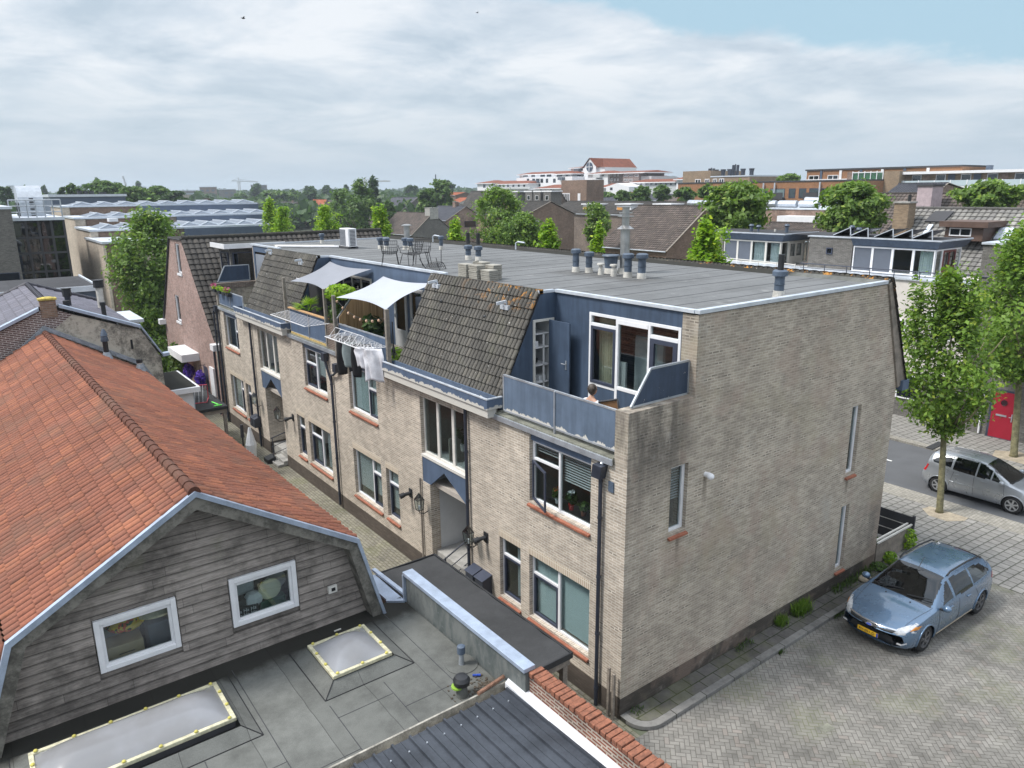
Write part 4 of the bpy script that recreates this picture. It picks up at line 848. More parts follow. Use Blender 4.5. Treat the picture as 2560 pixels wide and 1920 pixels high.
for h in wins:
 (a0, z0), (a1, z1) = h[0], h[2]
 f = grid_fill(MB(), 'y', yb-.05, yb+.02, (a0, a1, z0, z1), [(a0+.09, a1-.09, z0+.09, z1-.09)]).build('window', M['white'], BN, bevel=.008)
 grid_fill(MB(), 'y', yb-.01, yb+.06, (a0+.088, a1-.088, z0+.088, z1-.088), [(a0+.14, a1-.14, z0+.13, z1-.16)]).build('sash', M['white'], f, bevel=.006)
 MB().box(a0+.1, a1-.1, yb+.03, yb+.036, z0+.1, z1-.1).build('pane', M['glass'], f)
MB().box(-9.3, -5.2, yb+1.2, yb+1.25, 2.6, 4.5).box(-9.3, -5.2, yb+.12, yb+1.2, 2.9, 2.98).build('attic_lining', M['greydark'], BN)
rk = MB()
for (p, q), w in zip(zip(prof, prof[1:]), (.26, .26, .26, .26)):
 P0, P1 = Vector((p[0], 0, p[1])), Vector((q[0], 0, q[1])); d = (P1-P0).normalized(); n = Vector((-d.z, 0, d.x)); n = n if n.z > 0 else -n
 if abs(d.z) > .8: n = Vector((1 if P0.x > -7 else -1, 0, .3)).normalized()
pin = [(-10.62, 2.2), (-9.92, 4.30), (-7.24, 5.84), (-4.56, 4.24), (-4.05, 2.2)]
for i in range(4):
 a, b_, c_, d_ = prof[i], prof[i+1], pin[i+1], pin[i]
 rk.prism([(a[0], 3.0, a[1]), (b_[0], 3.0, b_[1]), (c_[0], 3.0, c_[1]), (d_[0], 3.0, d_[1])], (0, .05, 0))
rk.build('rake_board', M['rake'], BN)
so_ = MB()
for i in range(4):
 a, b_ = pin[i], pin[i+1]; so_.add([(a[0], 3.05, a[1]+.0), (b_[0], 3.05, b_[1]), (b_[0], yb+.05, b_[1]), (a[0], yb+.05, a[1])], [(0, 1, 2, 3)])
so_.build('soffit', M['rake'], BN)
tr = MB(); off = [(-10.93, 2.2), (-10.16, 4.47), (-7.24, 6.18), (-4.35, 4.42), (-3.76, 2.2)]
for i in range(4):
 a, b_ = off[i], off[i+1]; c_, d_ = prof[i+1], prof[i]
 tr.prism([(a[0], 2.96, a[1]), (b_[0], 2.96, b_[1]), (c_[0]*.999, 2.96, c_[1]-.02), (d_[0]*.999, 2.96, d_[1]-.02)], (0, .09, 0))
tr.build('rake_flashing', M['zinc'], BN)
yf = 20.45; sk = -.42
def slope(x0, z0, x1, z1, flip, seed):
 L = yf-3.04; dirv = np.array([sk, L, 0.25])
 U = dirv if flip else dirv
 return tile_roof((x0, 3.04, z0), U, (x1-x0, 0, z1-z0), .178, .275, .046, .032, 8, seed, 'wave', .006)
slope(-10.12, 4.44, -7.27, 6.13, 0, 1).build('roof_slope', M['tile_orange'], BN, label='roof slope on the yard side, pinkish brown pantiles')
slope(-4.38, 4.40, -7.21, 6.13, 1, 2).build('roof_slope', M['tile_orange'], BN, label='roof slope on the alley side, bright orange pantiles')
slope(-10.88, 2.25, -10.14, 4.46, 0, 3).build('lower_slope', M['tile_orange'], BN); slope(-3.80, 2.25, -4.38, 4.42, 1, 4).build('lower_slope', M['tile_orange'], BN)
rc = MB(); n = 52
for i in range(n):
 a = Vector((-7.24, 3.0, 6.15)).lerp(Vector((-7.24+sk, yf, 6.40)), i/n); b_ = Vector((-7.24, 3.0, 6.15)).lerp(Vector((-7.24+sk, yf, 6.40)), (i+1.06)/n)
 rc.tube([a, a.lerp(b_, .3), b_], [.108, .104, .09], 10)
rc.build('ridge_tile', M['tile_orange'], BN)
MB().box(-4.0, -3.95, yb, yf, 0, 2.6).box(-10.7, -10.65, yb, yf, 0, 2.3).build('side_wall', M['brick_dark'], BN)
MB().box(-4.94, -4.76, 3.27, 3.33, 3.28, 3.43).build('vent_frame', M['cream_frame'], BN); MB().box(-4.88, -4.80, 3.262, 3.27, 3.32, 3.39).build('vent_opening', M['dark'], BN)
# things seen through the attic windows
solo(MB().ball((-8.45, yb+.5, 3.75), (.32, .25, .16), 14, 9), 'cushion', None or (lambda: (lambda t: t.pbr(t.mix(t.rng(t.noise(t.pos(), 7, 2, .5, 1.), .47, .5), t.mix(t.rng(t.noise(t.map(t.pos(), loc=(4, 4, 4)), 8, 2), .52, .54), (.75, .08, .01), (.02, .09, .03)), (.80, .55, .03)), .8))(NT('bright_patterned_cloth')))(), 'bright orange, yellow and green patterned cushion behind the left attic window', 'cushion', smooth='all')
t = thing('cardboard_box', 'brown cardboard box low behind the left attic window', 'box', (-8.5, yb+.4, 2.98)); MB().box(-8.82, -8.25, yb+.2, yb+.6, 2.985, 3.50).build('carton', M['cardboard'], t, bevel=.01)
MB().box(-8.65, -8.40, yb+.196, yb+.199, 3.33, 3.345).box(-8.65, -8.42, yb+.196, yb+.199, 3.27, 3.285).build('printed_line', M['black'], t)
solo(MB().tube([(-7.98, yb+.5, 3.8), (-7.98, yb+.5, 4.1)], [.32, .2], 18), 'lamp_shade', M['curtain'], 'pleated cream lampshade behind the left attic window', 'lampshade', smooth=True)
solo(MB().box(-8.15, -7.75, yb+.3, yb+.7, 2.985, 3.65), 'storage_box', M['screen'], 'grey storage bin in the right corner of the left attic window', 'box', bevel=.02)
solo(MB().box(-9.0, -8.2, yb+.75, yb+.95, 3.3, 3.72), 'stored_bag', M['doorw'], 'grey padded bag behind the bright patterned cushion', 'bag', bevel=.08)
for (cx, cz, r, dy, lb) in ((-5.98, 3.62, .215, .25, 'round cream plastic lid leaning behind the right attic window'), (-5.78, 3.66, .19, .45, 'pale tub behind the round cream lid')):
 o = MB(); o.tube([(cx, yb+dy, cz), (cx, yb+dy+.03, cz-.0)], [r, r*1.02], 24); o.bar((cx-r*.8, yb+dy-.012, cz+.04), (cx+r*.8, yb+dy-.012, cz-.04), .02, .03); o.tube([(cx, yb+dy-.006, cz), (cx, yb+dy, cz)], r*.86, 24)
 solo(o, 'plastic_lid' if dy < .3 else 'tub', M['plastic_lid'] if dy < .3 else M['doorw'], lb, 'lid' if dy < .3 else 'tub')
solo(MB().box(-6.62, -6.2, yb+.45, yb+.6, 3.55, 4.0), 'stored_bag', M['curtain_w'], 'white carrier bag standing in the right attic window', 'bag', bevel=.05)
solo(leafless := MB().ball((-6.3, yb+.3, 3.5), (.2, .14, .17), 8, 5), 'crumpled_bag', M['white'], 'crumpled white plastic bag beside the round cream lid', 'bag')
solo(MB().box(-6.7, -6.45, yb+.2, yb+.4, 3.45, 3.6), 'radio', M['black'], 'small dark device at the left edge of the right attic window', 'device', bevel=.02)
def text(s_, size, name, mat, root, mtx, ext=.002):
 cu = bpy.data.curves.new(name, 'FONT'); cu.body = s_; cu.size = size; cu.extrude = ext; cu.align_x = 'CENTER'; cu.align_y = 'CENTER'
 o = bpy.data.objects.new(name, cu); COL.objects.link(o); bpy.context.view_layer.update(); dg = bpy.context.evaluated_depsgraph_get()
 me = bpy.data.meshes.new_from_object(o.evaluated_get(dg)); bpy.data.objects.remove(o); me.transform(mtx)
 if root is not None: me.transform(Matrix.Translation(-Vector(root.location)))
 me.materials.clear(); me.materials.append(mat); n_ = bpy.data.objects.new(name, me); COL.objects.link(n_); n_.parent = root; return n_
t = thing('shopping_bag', 'dark bag printed Ha Ha Ha in the corner of the right attic window', 'bag', (-6.45, yb+.15, 3.0)); MB().box(-6.72, -6.25, yb+.14, yb+.30, 2.985, 3.46).build('bag_body', M['black'], t, bevel=.02)
for k in range(3): text('Ha Ha Ha', .095, 'printed_text', M['white'], t, Matrix.Translation((-6.49, yb+.134, 3.41-.085*k)) @ Matrix.Rotation(R_(90), 4, 'X'))
solo(MB().box(-6.2, -5.7, yb+.2, yb+.42, 2.985, 3.42), 'storage_box', plain('dark_green_plastic', (.02, .09, .06), .5), 'dark green crate below the round cream lid', 'crate', bevel=.02)
# ------------------------------------------------------------------ low extension with felt roof
EX = thing('flat_extension', 'low flat extension with patched grey felt roof below the barn gable', 'building', (-7, 1, 0))
MB().box(-16, -3.34, -.45, 3.34, 2.3, 2.6).build('felt_roof', M['felt_low'], EX)
MB().box(-16, -3.36, -.43, 3.30, 0, 2.3).build('wall', M['brick_dark'], EX)
# skirts of felt around the rooflights
for (x0, x1, y0, y1) in ((-5.98, -4.25, 1.15, 2.85), (-10.4, -7.1, 1.0, 2.9)):
 mb = MB(); mb.add([(x0, y0, 2.603), (x1, y0, 2.603), (x1, y1, 2.603), (x0, y1, 2.603), (x0+.26, y0+.24, 2.75), (x1-.26, y0+.24, 2.75), (x1-.26, y1-.26, 2.75), (x0+.26, y1-.26, 2.75)], [(0, 1, 5, 4), (1, 2, 6, 5), (2, 3, 7, 6), (3, 0, 4, 7)]); mb.build('rooflight_skirt', M['felt_low'], EX)
 e = MB()
 for p, q in (((x0, y0), (x1, y0)), ((x1, y0), (x1, y1)), ((x0, y0), (x0, y1)), ((x0, y0), (x0+.26, y0+.24)), ((x1, y0), (x1-.26, y0+.24))):
  e.bar((*p, 2.606 if 1 else 0), (*q, 2.606 if q[0] in (x0, x1) and q[1] in (y0, y1) else 2.756), .014, .01)
 e.build('bitumen_seam', M['dark'], EX)
for k in range(10):
 x_ = -3.95-k*1.02; y1_ = 3.0 if not (-6 < x_ < -4.2 or -10.5 < x_ < -7.05) else 1.0; MB().bar((x_, -.4, 2.603), (x_+.02, y1_, 2.603), .012, .004).build('bitumen_seam', M['greydark'], EX)
 MB().bar((x_, .2+.5*math.sin(k*2.1), 2.603), (x_-1.02, .2+.5*math.sin(k*2.1), 2.603), .010, .004).build('bitumen_seam', M['greydark'], EX)
yl = plain('yellowed_frame', (.50, .47, .33), .7, var=.3, sc=9); acr = NT('cloudy_acrylic')
def acrylic():
 t = acr; d = t.n('ShaderNodeBsdfPrincipled'); P = t.pos(); d.inputs['Base Color'].default_value = (.44, .45, .49, 1); d.inputs['Roughness'].default_value = .16; d.inputs['Specular IOR Level'].default_value = .8
 t.put(t.mix(t.rng(t.noise(P, 1.2, 4, .5), .35, .65), (.34, .34, .35), (.42, .43, .46)), d.inputs['Base Color'])
 tr = t.n('ShaderNodeBsdfTransparent'); tr.inputs[0].default_value = (.7, .7, .72, 1); m = t.n('ShaderNodeMixShader'); m.inputs[0].default_value = .62; t.put(tr.outputs[0], m.inputs[1]); t.put(d.outputs[0], m.inputs[2]); t.put(m.outputs[0], t.out.inputs[0]); return t.m
M['acrylic'] = acrylic()
for (x0, x1, y0, y1, lb) in ((-5.72, -4.56, 1.39, 2.56, 'small square domed rooflight with yellowed frame'), (-10.15, -7.38, 1.39, 2.53, 'long domed rooflight with yellow mossy frame along the boarded gable')):
 t = thing('rooflight', lb, 'rooflight', ((x0+x1)/2, (y0+y1)/2, 2.6), 'domed rooflights on the felt roof')
 grid_fill(MB(), 'x', 0, 0, (0, 1, 0, 1), [(.1, .9, .1, .9)])
 fr = MB(); w = .07
 fr.box(x0, x1, y0, y0+w, 2.76, 2.83).box(x0, x1, y1-w, y1, 2.76, 2.83).box(x0, x0+w, y0+w, y1-w, 2.76, 2.83).box(x1-w, x1, y0+w, y1-w, 2.76, 2.83)
 fr.build('frame', yl, t, bevel=.012)
 MB().box(x0+.02, x1-.02, y0+.02, y1-.02, 2.64, 2.758).build('upstand', M['greydark'], t)
 dm = MB(); nx, ny = 26, 16; hx = .24
 for j in range(ny+1):
  for i in range(nx+1):
   u, v = i/nx, j/ny; e1 = min(u, 1-u)*2*(x1-x0)/1.15; e2 = min(v, 1-v)*2; k = min(1, e1)*1.; s1 = math.sin(min(1, e1)*math.pi/2)**.75; s2 = math.sin(min(1, e2)*math.pi/2)**.75
   dm.v.append((x0+.05+(x1-x0-.1)*u, y0+.05+(y1-y0-.1)*v, 2.80+hx*s1*s2))
 for j in range(ny):
  for i in range(nx): q = j*(nx+1)+i; dm.f.append((q, q+1, q+nx+2, q+nx+1))
 dm.build('dome', M['acrylic'], t, smooth='all')
 kn = int((x1-x0)/.5); yy_ = plain('yellow_cap', (.50, .44, .10), .6)
 for i in range(kn+1):
  for y_ in (y0+.035, y1-.035): MB().ball((x0+.1+(x1-x0-.2)*i/kn, y_, 2.845), (.032, .032, .022), 8, 5).build('screw_cap', yy_, t)
 for y_ in (y0+.4, y0+.8):
  for x_ in (x0+.035, x1-.035): MB().ball((x_, y_, 2.845), (.032, .032, .022), 8, 5).build('screw_cap', yy_, t)
t = thing('roof_vent_pipe', 'small capped grey vent pipe on felt roof beside the metal parapet', 'vent', (-3.58, .58, 2.6), 'vents on the felt roof')
MB().tube([(-3.58, .58, 2.6), (-3.58, .58, 2.86)], [.055, .04], 12).build('pipe', M['alu'], t, smooth=True); MB().tube([(-3.58, .58, 2.84), (-3.58, .58, 2.98), (-3.58, .58, 3.0)], [.075, .075, .04], 14).build('cap', M['vent'], t, smooth=True); MB().tube([(-3.58, .58, 2.603), (-3.58, .58, 2.612)], .3, 24).build('felt_collar', M['felt_low'], t)
t = thing('roof_vent_pipe', 'wide mushroom roof vent with green rim near the metal roof', 'vent', (-4.05, -.15, 2.6), 'vents on the felt roof')
MB().tube([(-4.05, -.15, 2.6), (-4.05, -.15, 2.8)], [.11, .09], 14).build('pipe', M['felt_low'], t, smooth=True); MB().tube([(-4.05, -.15, 2.8), (-4.05, -.15, 2.84), (-4.05, -.15, 2.92), (-4.05, -.15, 2.98), (-4.05, -.15, 3.0)], [.07, .14, .15, .11, .04], 20).build('cap', M['black'], t, smooth=True)
MB().tube([(-4.12, -.12, 2.78), (-4.12, -.12, 2.81)], .105, 16).build('rim', plain('lime_plastic', (.25, .42, .05), .5), t)  # rim is plain lime plastic
solo(MB().tube([(-3.62, .16, 2.63), (-3.50, .08, 2.63)], .022, 8), 'lighter', plain('blue_plastic', (.02, .06, .35), .3), 'small blue lighter lying on the felt roof', 'lighter')
solo(MB().box(-5.0, -4.86, 2.98, 3.01, 2.606, 2.62), 'wood_offcut', M['cream_frame'], 'pale offcut on the black moss above the small rooflight', 'offcut')
rr = random.Random(3); dbm = MB()
for i in range(160):
 x, y = -3.45-abs(rr.gauss(0, .35)), -.33+abs(rr.gauss(0, .22)); s = rr.uniform(.008, .03); dbm.ball((x, y, 2.605), (s, s*rr.uniform(.6, 1.5), s*.6), 5, 3)
dbm.build('roof_debris', M['bark_d'], None, kind='stuff')
# metal-clad parapet between the extension and the alley
PP = thing('metal_parapet', 'low metal sheet parapet with pale blue capping beside the black canopy', 'parapet', (-3.3, 1, 2.6))
MB().box(-3.31, -3.19, -.98, 3.10, 2.2, 3.22).build('sheet_cladding', M['sheet'], PP)
MB().box(-3.37, -3.13, -1.02, 3.13, 3.222, 3.30).box(-3.37, -3.13, 3.105, 3.16, 2.58, 3.22).build('capping', M['zinc'], PP, bevel=.006)
MB().bar((-3.20, 3.15, 2.62), (-3.26, 4.75, 2.62), .09, .05).bar((-3.34, 3.12, 2.62), (-3.66, 3.36, 2.62), .09, .05).box(-3.6, -3.3, 3.2, 4.6, 2.52, 2.57).build('zinc_gutter_corner', M['zinc'], PP)
# black canopy in the alley
def canopy(x0, x1, y0, y1, z, lb, posts):
 t = thing('canopy', lb, 'canopy', ((x0+x1)/2, (y0+y1)/2, 0));
 m = MB(); nx, ny = 8, 30; rr = np.random.default_rng(int(y1*10))
 for j in range(ny+1):
  for i in range(nx+1): m.v.append((x0+(x1-x0)*i/nx, y0+(y1-y0)*j/ny, z+.004*rr.normal()+.012*math.sin(j*1.3+i*.6)))
 for j in range(ny):
  for i in range(nx): q = j*(nx+1)+i; m.f.append((q, q+1, q+nx+2, q+nx+1))
 m.build('felt_cover', M['felt_black'], t, smooth='all')
 MB().box(x0, x1, y0, y1, z-.09, z-.03).build('deck', M['timber'], t)
 e = MB(); e.box(x1-.01, x1+.035, y0-.03, y1+.03, z-.10, z+.025).box(x0, x1-.012, y0-.035, y0-.0, z-.10, z+.025).box(x0, x1-.012, y1, y1+.035, z-.10, z+.025); e.build('edge_trim', M['black'], t, bevel=.005)
 e = MB(); e.box(x1-.05, x1+.0, y0+.02, y1-.02, z-.26, z-.10).box(x0, x1-.052, y0+.02, y0+.07, z-.26, z-.10); e.build('beam', M['timber'], t)
 for px_, py_ in posts: MB().box(px_-.06, px_+.06, py_-.06, py_+.06, 0, z-.26).build('post', M['timber'], t, bevel=.008)
 return t
canopy(-3.15, -1.58, -.18, 4.85, 2.40, 'black felt canopy on timber posts beside the alley, next to the metal parapet', [(-1.66, -.06), (-1.66, 2.4), (-1.66, 4.7), (-3.05, 4.7)])
MB().box(-3.1, -3.0, -.1, 4.8, 0, 2.1).build('canopy_back_wall', M['brick_red'], bpy.data.objects['canopy'])
# dark ribbed metal roof with box gutter and white strip
SH = thing('metal_shed', 'shed with dark ribbed metal roof in the lower foreground', 'shed', (-5, -3, 0))
m = MB(); n = 20; P = []
z0, z1 = 2.72, 2.98; y0, y1 = -.62, -9.5
xs = []; x = -3.42
k = 0
while x > -11.5:
 for dx, h in ((0, 0), (.005, .045), (.04, .045), (.05, 0), (.175, 0), (.18, .012), (.19, .012), (.195, 0)): xs.append((x-dx, h))
 x -= .315; k += 1
for (yy, zz) in ((y0, z0), (-3.5, z0+.09), (y1, z1)):
 for xx, h in xs: m.v.append((xx, yy, zz+h))
n = len(xs)
for j in range(2):
 for i in range(n-1): m.f.append((j*n+i, j*n+i+1, (j+1)*n+i+1, (j+1)*n+i))
M['ribbed'] = plain('dark_ribbed_steel', (.042, .048, .060), .45, .15, var=.35, sc=1.6, fine=25)
m.build('ribbed_roof', M['ribbed'], SH)
sc_ = MB()
for i in range(26): sc_.tube([(-3.5-.315*i-.11, -.9, z0+.0), (-3.5-.315*i-.11, -.9, z0+.03)], .014, 6)
sc_.build('roofing_screw', M['alu'], SH)
MB().box(-11.5, -3.3, -9.4, -.7, 0, 2.6).build('wall', M['brick_dark'], SH)
gt = MB(); gt.box(-11.5, -3.34, -.64, -.625, 2.58, 2.72).box(-11.5, -3.34, -.50, -.465, 2.60, 2.765).box(-11.5, -3.34, -.62, -.5, 2.58, 2.61).build('box_gutter', plain('weathered_zinc', (.33, .31, .27), .6, .3, var=.5, sc=4), SH)
solo(MB().tube([(-3.35, -.42, 2.82), (-3.95, -.50, 2.80)], .035, 8), 'rusty_pipe', plain('rusted_pipe', (.22, .12, .08), .8, .2, var=.5, sc=8), 'short rusty pipe end lying by the gutter corner', 'pipe')
solo(MB().prism([(-3.42, -.55, 2.80), (-3.22, -.45, 2.82), (-3.22, -9.5, 2.82), (-3.50, -9.5, 2.80)], (0, 0, -.1)), 'roof_edge_flashing', plain('chalky_white_flashing', (.60, .61, .64), .6, var=.15, sc=3), 'wide white flashing strip between the ribbed metal roof and red brick wall', 'flashing')
solo(MB().tube([(-4.2, -3.2, 2.80), (-4.14, -3.26, 2.80)], .02, 6), 'lighter', bpy.data.materials['blue_plastic'], 'tiny blue lighter on the dark ribbed metal roof', 'lighter')
# old red brick garden wall with rough coping
RW = thing('brick_garden_wall', 'crumbling old red brick wall with a course of bricks on top', 'wall', (-3.15, -4, 0))
MB().box(-3.24, -3.02, -9.8, -1.0, 0, 3.12).build('brickwork', M['brick_red'], RW)
rr = random.Random(8); y = -1.02
M['old_brick'] = plain('single_red_brick', (.215, .085, .05), .9, var=.4, sc=9, bump=.4)
cb = MB()
while y > -9.6:
 w = .10+rr.uniform(-.006, .006); z = 3.125+rr.uniform(0, .008); x_ = rr.uniform(-.012, .012); cb.box(-3.27+x_, -2.99+x_, y-w, y, z, z+.085+rr.uniform(-.015, .01)); y -= w+.016
cb.build('coping_course', M['old_brick'], RW, bevel=.01, kind='stuff')
# ------------------------------------------------------------------ brick and stucco gabled house beyond the barn
y0 = 20.6
GB = thing('gambrel_house', 'old house with dark purple brick and mouldy rendered gable behind the orange roof', 'house', (-7.4, y0, 0))
prof2 = [(-12.4, 0), (-12.4, 5.05), (-7.44, 7.32), (-4.63, 6.20), (-4.0, 5.02), (-4.0, 0)]
w = MB(); w.prism([(-12.4, y0, 0), (-12.4, y0, 4.95), (-7.44, y0, 7.25), (-6.75, y0, 6.93), (-8.5, y0, 5.6), (-9.3, y0, 4.5), (-9.3, y0, 0)], (0, .2, 0)); w.build('brick_gable', M['brick_purple'], GB)
w = MB(); w.prism([(-9.3, y0+.01, 0), (-9.3, y0+.01, 4.5), (-8.5, y0+.01, 5.6), (-6.75, y0+.01, 6.93), (-4.63, y0+.01, 6.12), (-4.05, y0+.01, 5.02), (-4.0, y0+.01, 0)], (0, .2, 0)); w.build('rendered_gable', M['stucco'], GB)
MB().box(-4.2, -4.0, y0+.22, 27.5, 0, 5.0).build('side_wall', M['brick_dark'], GB)
v = MB()
for a, b_ in (((-12.5, 4.98), (-7.72, 7.16)), ((-7.12, 7.22), (-4.62, 6.20)), ((-4.62, 6.22), (-3.97, 5.02)), ((-4.0, 5.03), (-3.75, 5.05))): v.bar((a[0], y0-.04, a[1]+.03), (b_[0], y0-.04, b_[1]+.03), .26, .07, up=(0, 1, 0)) if 0 else v.prism([(a[0], y0-.12, a[1]), (b_[0], y0-.12, b_[1]), (b_[0], y0-.12, b_[1]+.12), (a[0], y0-.12, a[1]+.12)], (0, .3, 0))
v.build('verge_flashing', M['zinc'], GB, bevel=.01)
MB().box(-7.66, -7.18, y0-.04, y0+.32, 6.9, 7.50).build('chimney', M['brick_brown'], GB, label='squat brick chimney with yellow lichen on top')
lc = plain('yellow_lichen_mortar', (.42, .33, .08), .95, var=.4, sc=9); MB().box(-7.70, -7.14, y0-.08, y0+.36, 7.502, 7.56).ball((-7.42, y0+.14, 7.55), (.26, .2, .06), 12, 5).build('chimney_cap', lc, bpy.data.objects['chimney'])
yr = 28.0
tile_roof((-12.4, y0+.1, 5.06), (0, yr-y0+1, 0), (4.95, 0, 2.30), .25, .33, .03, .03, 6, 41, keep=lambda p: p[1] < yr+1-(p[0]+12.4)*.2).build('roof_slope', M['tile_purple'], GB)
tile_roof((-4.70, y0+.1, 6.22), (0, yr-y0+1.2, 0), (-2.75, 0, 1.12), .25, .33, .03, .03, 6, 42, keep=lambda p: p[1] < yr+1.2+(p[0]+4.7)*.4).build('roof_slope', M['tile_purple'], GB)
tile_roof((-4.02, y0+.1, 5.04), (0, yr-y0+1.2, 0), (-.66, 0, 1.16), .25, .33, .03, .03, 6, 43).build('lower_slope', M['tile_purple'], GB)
rc = ridge_caps(MB(), (-7.44, y0+.3, 7.38), (-7.44, yr, 7.38), .10); ridge_caps(rc, (-7.44, yr, 7.38), (-12.3, yr+1.0, 5.15), .10); ridge_caps(rc, (-7.44, yr, 7.38), (-4.7, yr+1.2, 6.3), .10); rc.build('ridge_tile', M['tile_purple'], GB)
MB().add([(-12.4, yr+1, 5.0), (-7.44, yr, 7.35), (-4.65, yr+1.2, 6.2), (-4.0, yr+1.2, 5.0)], [(0, 1, 2, 3)]).build('rear_hip', M['tile_purple'], GB)
# lead valley where the orange roof meets the gable
ld = MB()
for a, b_ in (((-9.6, 4.85), (-7.66, 6.50)), ((-7.66, 6.50), (-4.75, 4.80)), ((-4.75, 4.80), (-4.3, 4.0))): ld.prism([(a[0], y0-.16, a[1]-.02), (b_[0], y0-.16, b_[1]-.02), (b_[0], y0-.16, b_[1]+.14), (a[0], y0-.16, a[1]+.14)], (0, .15, 0))
ld.build('valley_flashing', M['lead'], GB)
def flue(x, y, z, h, r, mat, lb, cap='box', name='flue'):
 t = thing(name, lb, 'flue', (x, y, z)); MB().tube([(x, y, z-.3), (x, y, z+h)], r, 14).build('pipe', M[mat], t, smooth=True)
 if cap == 'box': MB().tube([(x, y, z+h), (x, y, z+h+.28)], r*1.5, 8).tube([(x, y, z+h+.28), (x, y, z+h+.31)], r*1.75, 8).build('cowl', M['black'], t)
 elif cap == 'cone': MB().tube([(x, y, z+h), (x, y, z+h+.02), (x, y, z+h+.18), (x, y, z+h+.20), (x, y, z+h+.36), (x, y, z+h+.44)], [r*1.5, r*1.6, r*1.2, r*1.45, r*.9, r*.4], 12).build('cowl', M['vent'], t, smooth=True)
 else: MB().tube([(x, y, z+h), (x, y, z+h+.12)], r*1.3, 14).build('cowl', M['black'], t)
 MB().tube([(x, y, z-.25), (x, y, z+.03)], [r*2.4, r*1.2], 12).build('flashing', M['lead'], t)
 return t
flue(-6.62, 22.4, 6.75, .62, .10, 'pipe', 'thick black flue with square cowl behind the lichen chimney'); flue(-6.75, 21.7, 6.9, .28, .09, 'pipe', 'short dark flue in front of the thick black flue', 'ring')
flue(-5.2, 24.9, 6.35, 1.0, .13, 'dirtywhite', 'tall white flue with black cowl on the purple roof'); flue(-5.55, 22.0, 6.48, .5, .08, 'black', 'black flue on the right half of the purple roof', 'ring')
flue(-5.95, 19.9, 5.55, .42, .085, 'black', 'dark vent with ribbed cowl rising through the orange roof by the render', 'cone', 'roof_vent_pipe'); flue(-4.95, 19.8, 4.98, .08, .08, 'cream_frame', 'stubby pale vent low on the orange roof beside the render', 'ring', 'roof_vent_pipe')
MB().box(-5.02, -4.95, y0-.01, y0+.02, 5.45, 5.80).build('slot_window', M['dark'], GB)
# ------------------------------------------------------------------ simple window for farther buildings
def fwin(root, ax, c, a0, a1, z0, z1, n=1, mat='white', w=.06, glass='glass_dark', inside=None, name='window', d=.05, sgn=-1):
 """window set on a wall plane; outside is toward lower c (sgn -1)"""
 m = MB(); xs = [a0+(a1-a0)*i/n for i in range(n+1)]
 L = [(xs[i]+w*(1 if i == 0 else .5), xs[i+1]-w*(1 if i == n-1 else .5), z0+w, z1-w) for i in range(n)]
 f = grid_fill(MB(), ax, c-d, c+.02, (a0, a1, z0, z1), L).build(name, M[mat], root)
 MB().ab(ax, c-d*.5, c-d*.5+.006, a0+w*.5, a1-w*.5, z0+w*.5, z1-w*.5).build('pane', M[glass], f)
 MB().ab(ax, c-.012, c-.004, a0+w, a1-w, z0+w, z1-w).build('room_backing' if inside is None else 'curtain', M[inside or 'greydark'], f)
 return f
# ------------------------------------------------------------------ white terraced flats across the street
TH = thing('terrace_building', 'cream rendered building across the street with glazed penthouses and grey brick', 'building', (26.3, 8, 0))
wz = 6.72
MB().box(26.3, 30.5, 4.3, 20.5, 2.35, wz).build('rendered_wall', M['render_pink'], TH)
MB().box(26.32, 30.4, -12, 20.5, 0, 2.349).build('ground_floor_wall', M['brick_grey'], TH)
MB().box(26.22, 28.1, 4.3, 20.5, wz+.002, wz+.06).build('terrace_edge', M['coping'], TH)
MB().box(26.36, 34.0, -12, 4.28, 2.35, 8.55).build('grey_brick_block', M['brick_grey'], TH); MB().box(26.28, 34.05, -12, 4.34, 8.552, 8.64).build('roof_edge_trim', M['coping'], TH)
rl = MB(); rl.tube([(26.34, 3.0, wz+.42), (26.34, 13.0, wz+.42)], .028, 6); rl.tube([(26.34, 3.0, wz+.2), (26.34, 13.0, wz+.2)], .018, 6)
for k in range(9): rl.tube([(26.34, 3.2+k*1.2, wz), (26.34, 3.2+k*1.2, wz+.42)], .022, 6)
rl.build('terrace_railing', M['sash'], TH)
rl = MB(); rl.tube([(26.34, 13.3, wz+.3), (26.34, 20.3, wz+.42)], .03, 6)
for k in range(7): rl.tube([(26.34, 13.3+k*1.15, wz), (26.34, 13.3+k*1.15, wz+.36)], .022, 6)
rl.build('terrace_railing', M['cream_frame'], TH)
xg = 28.0
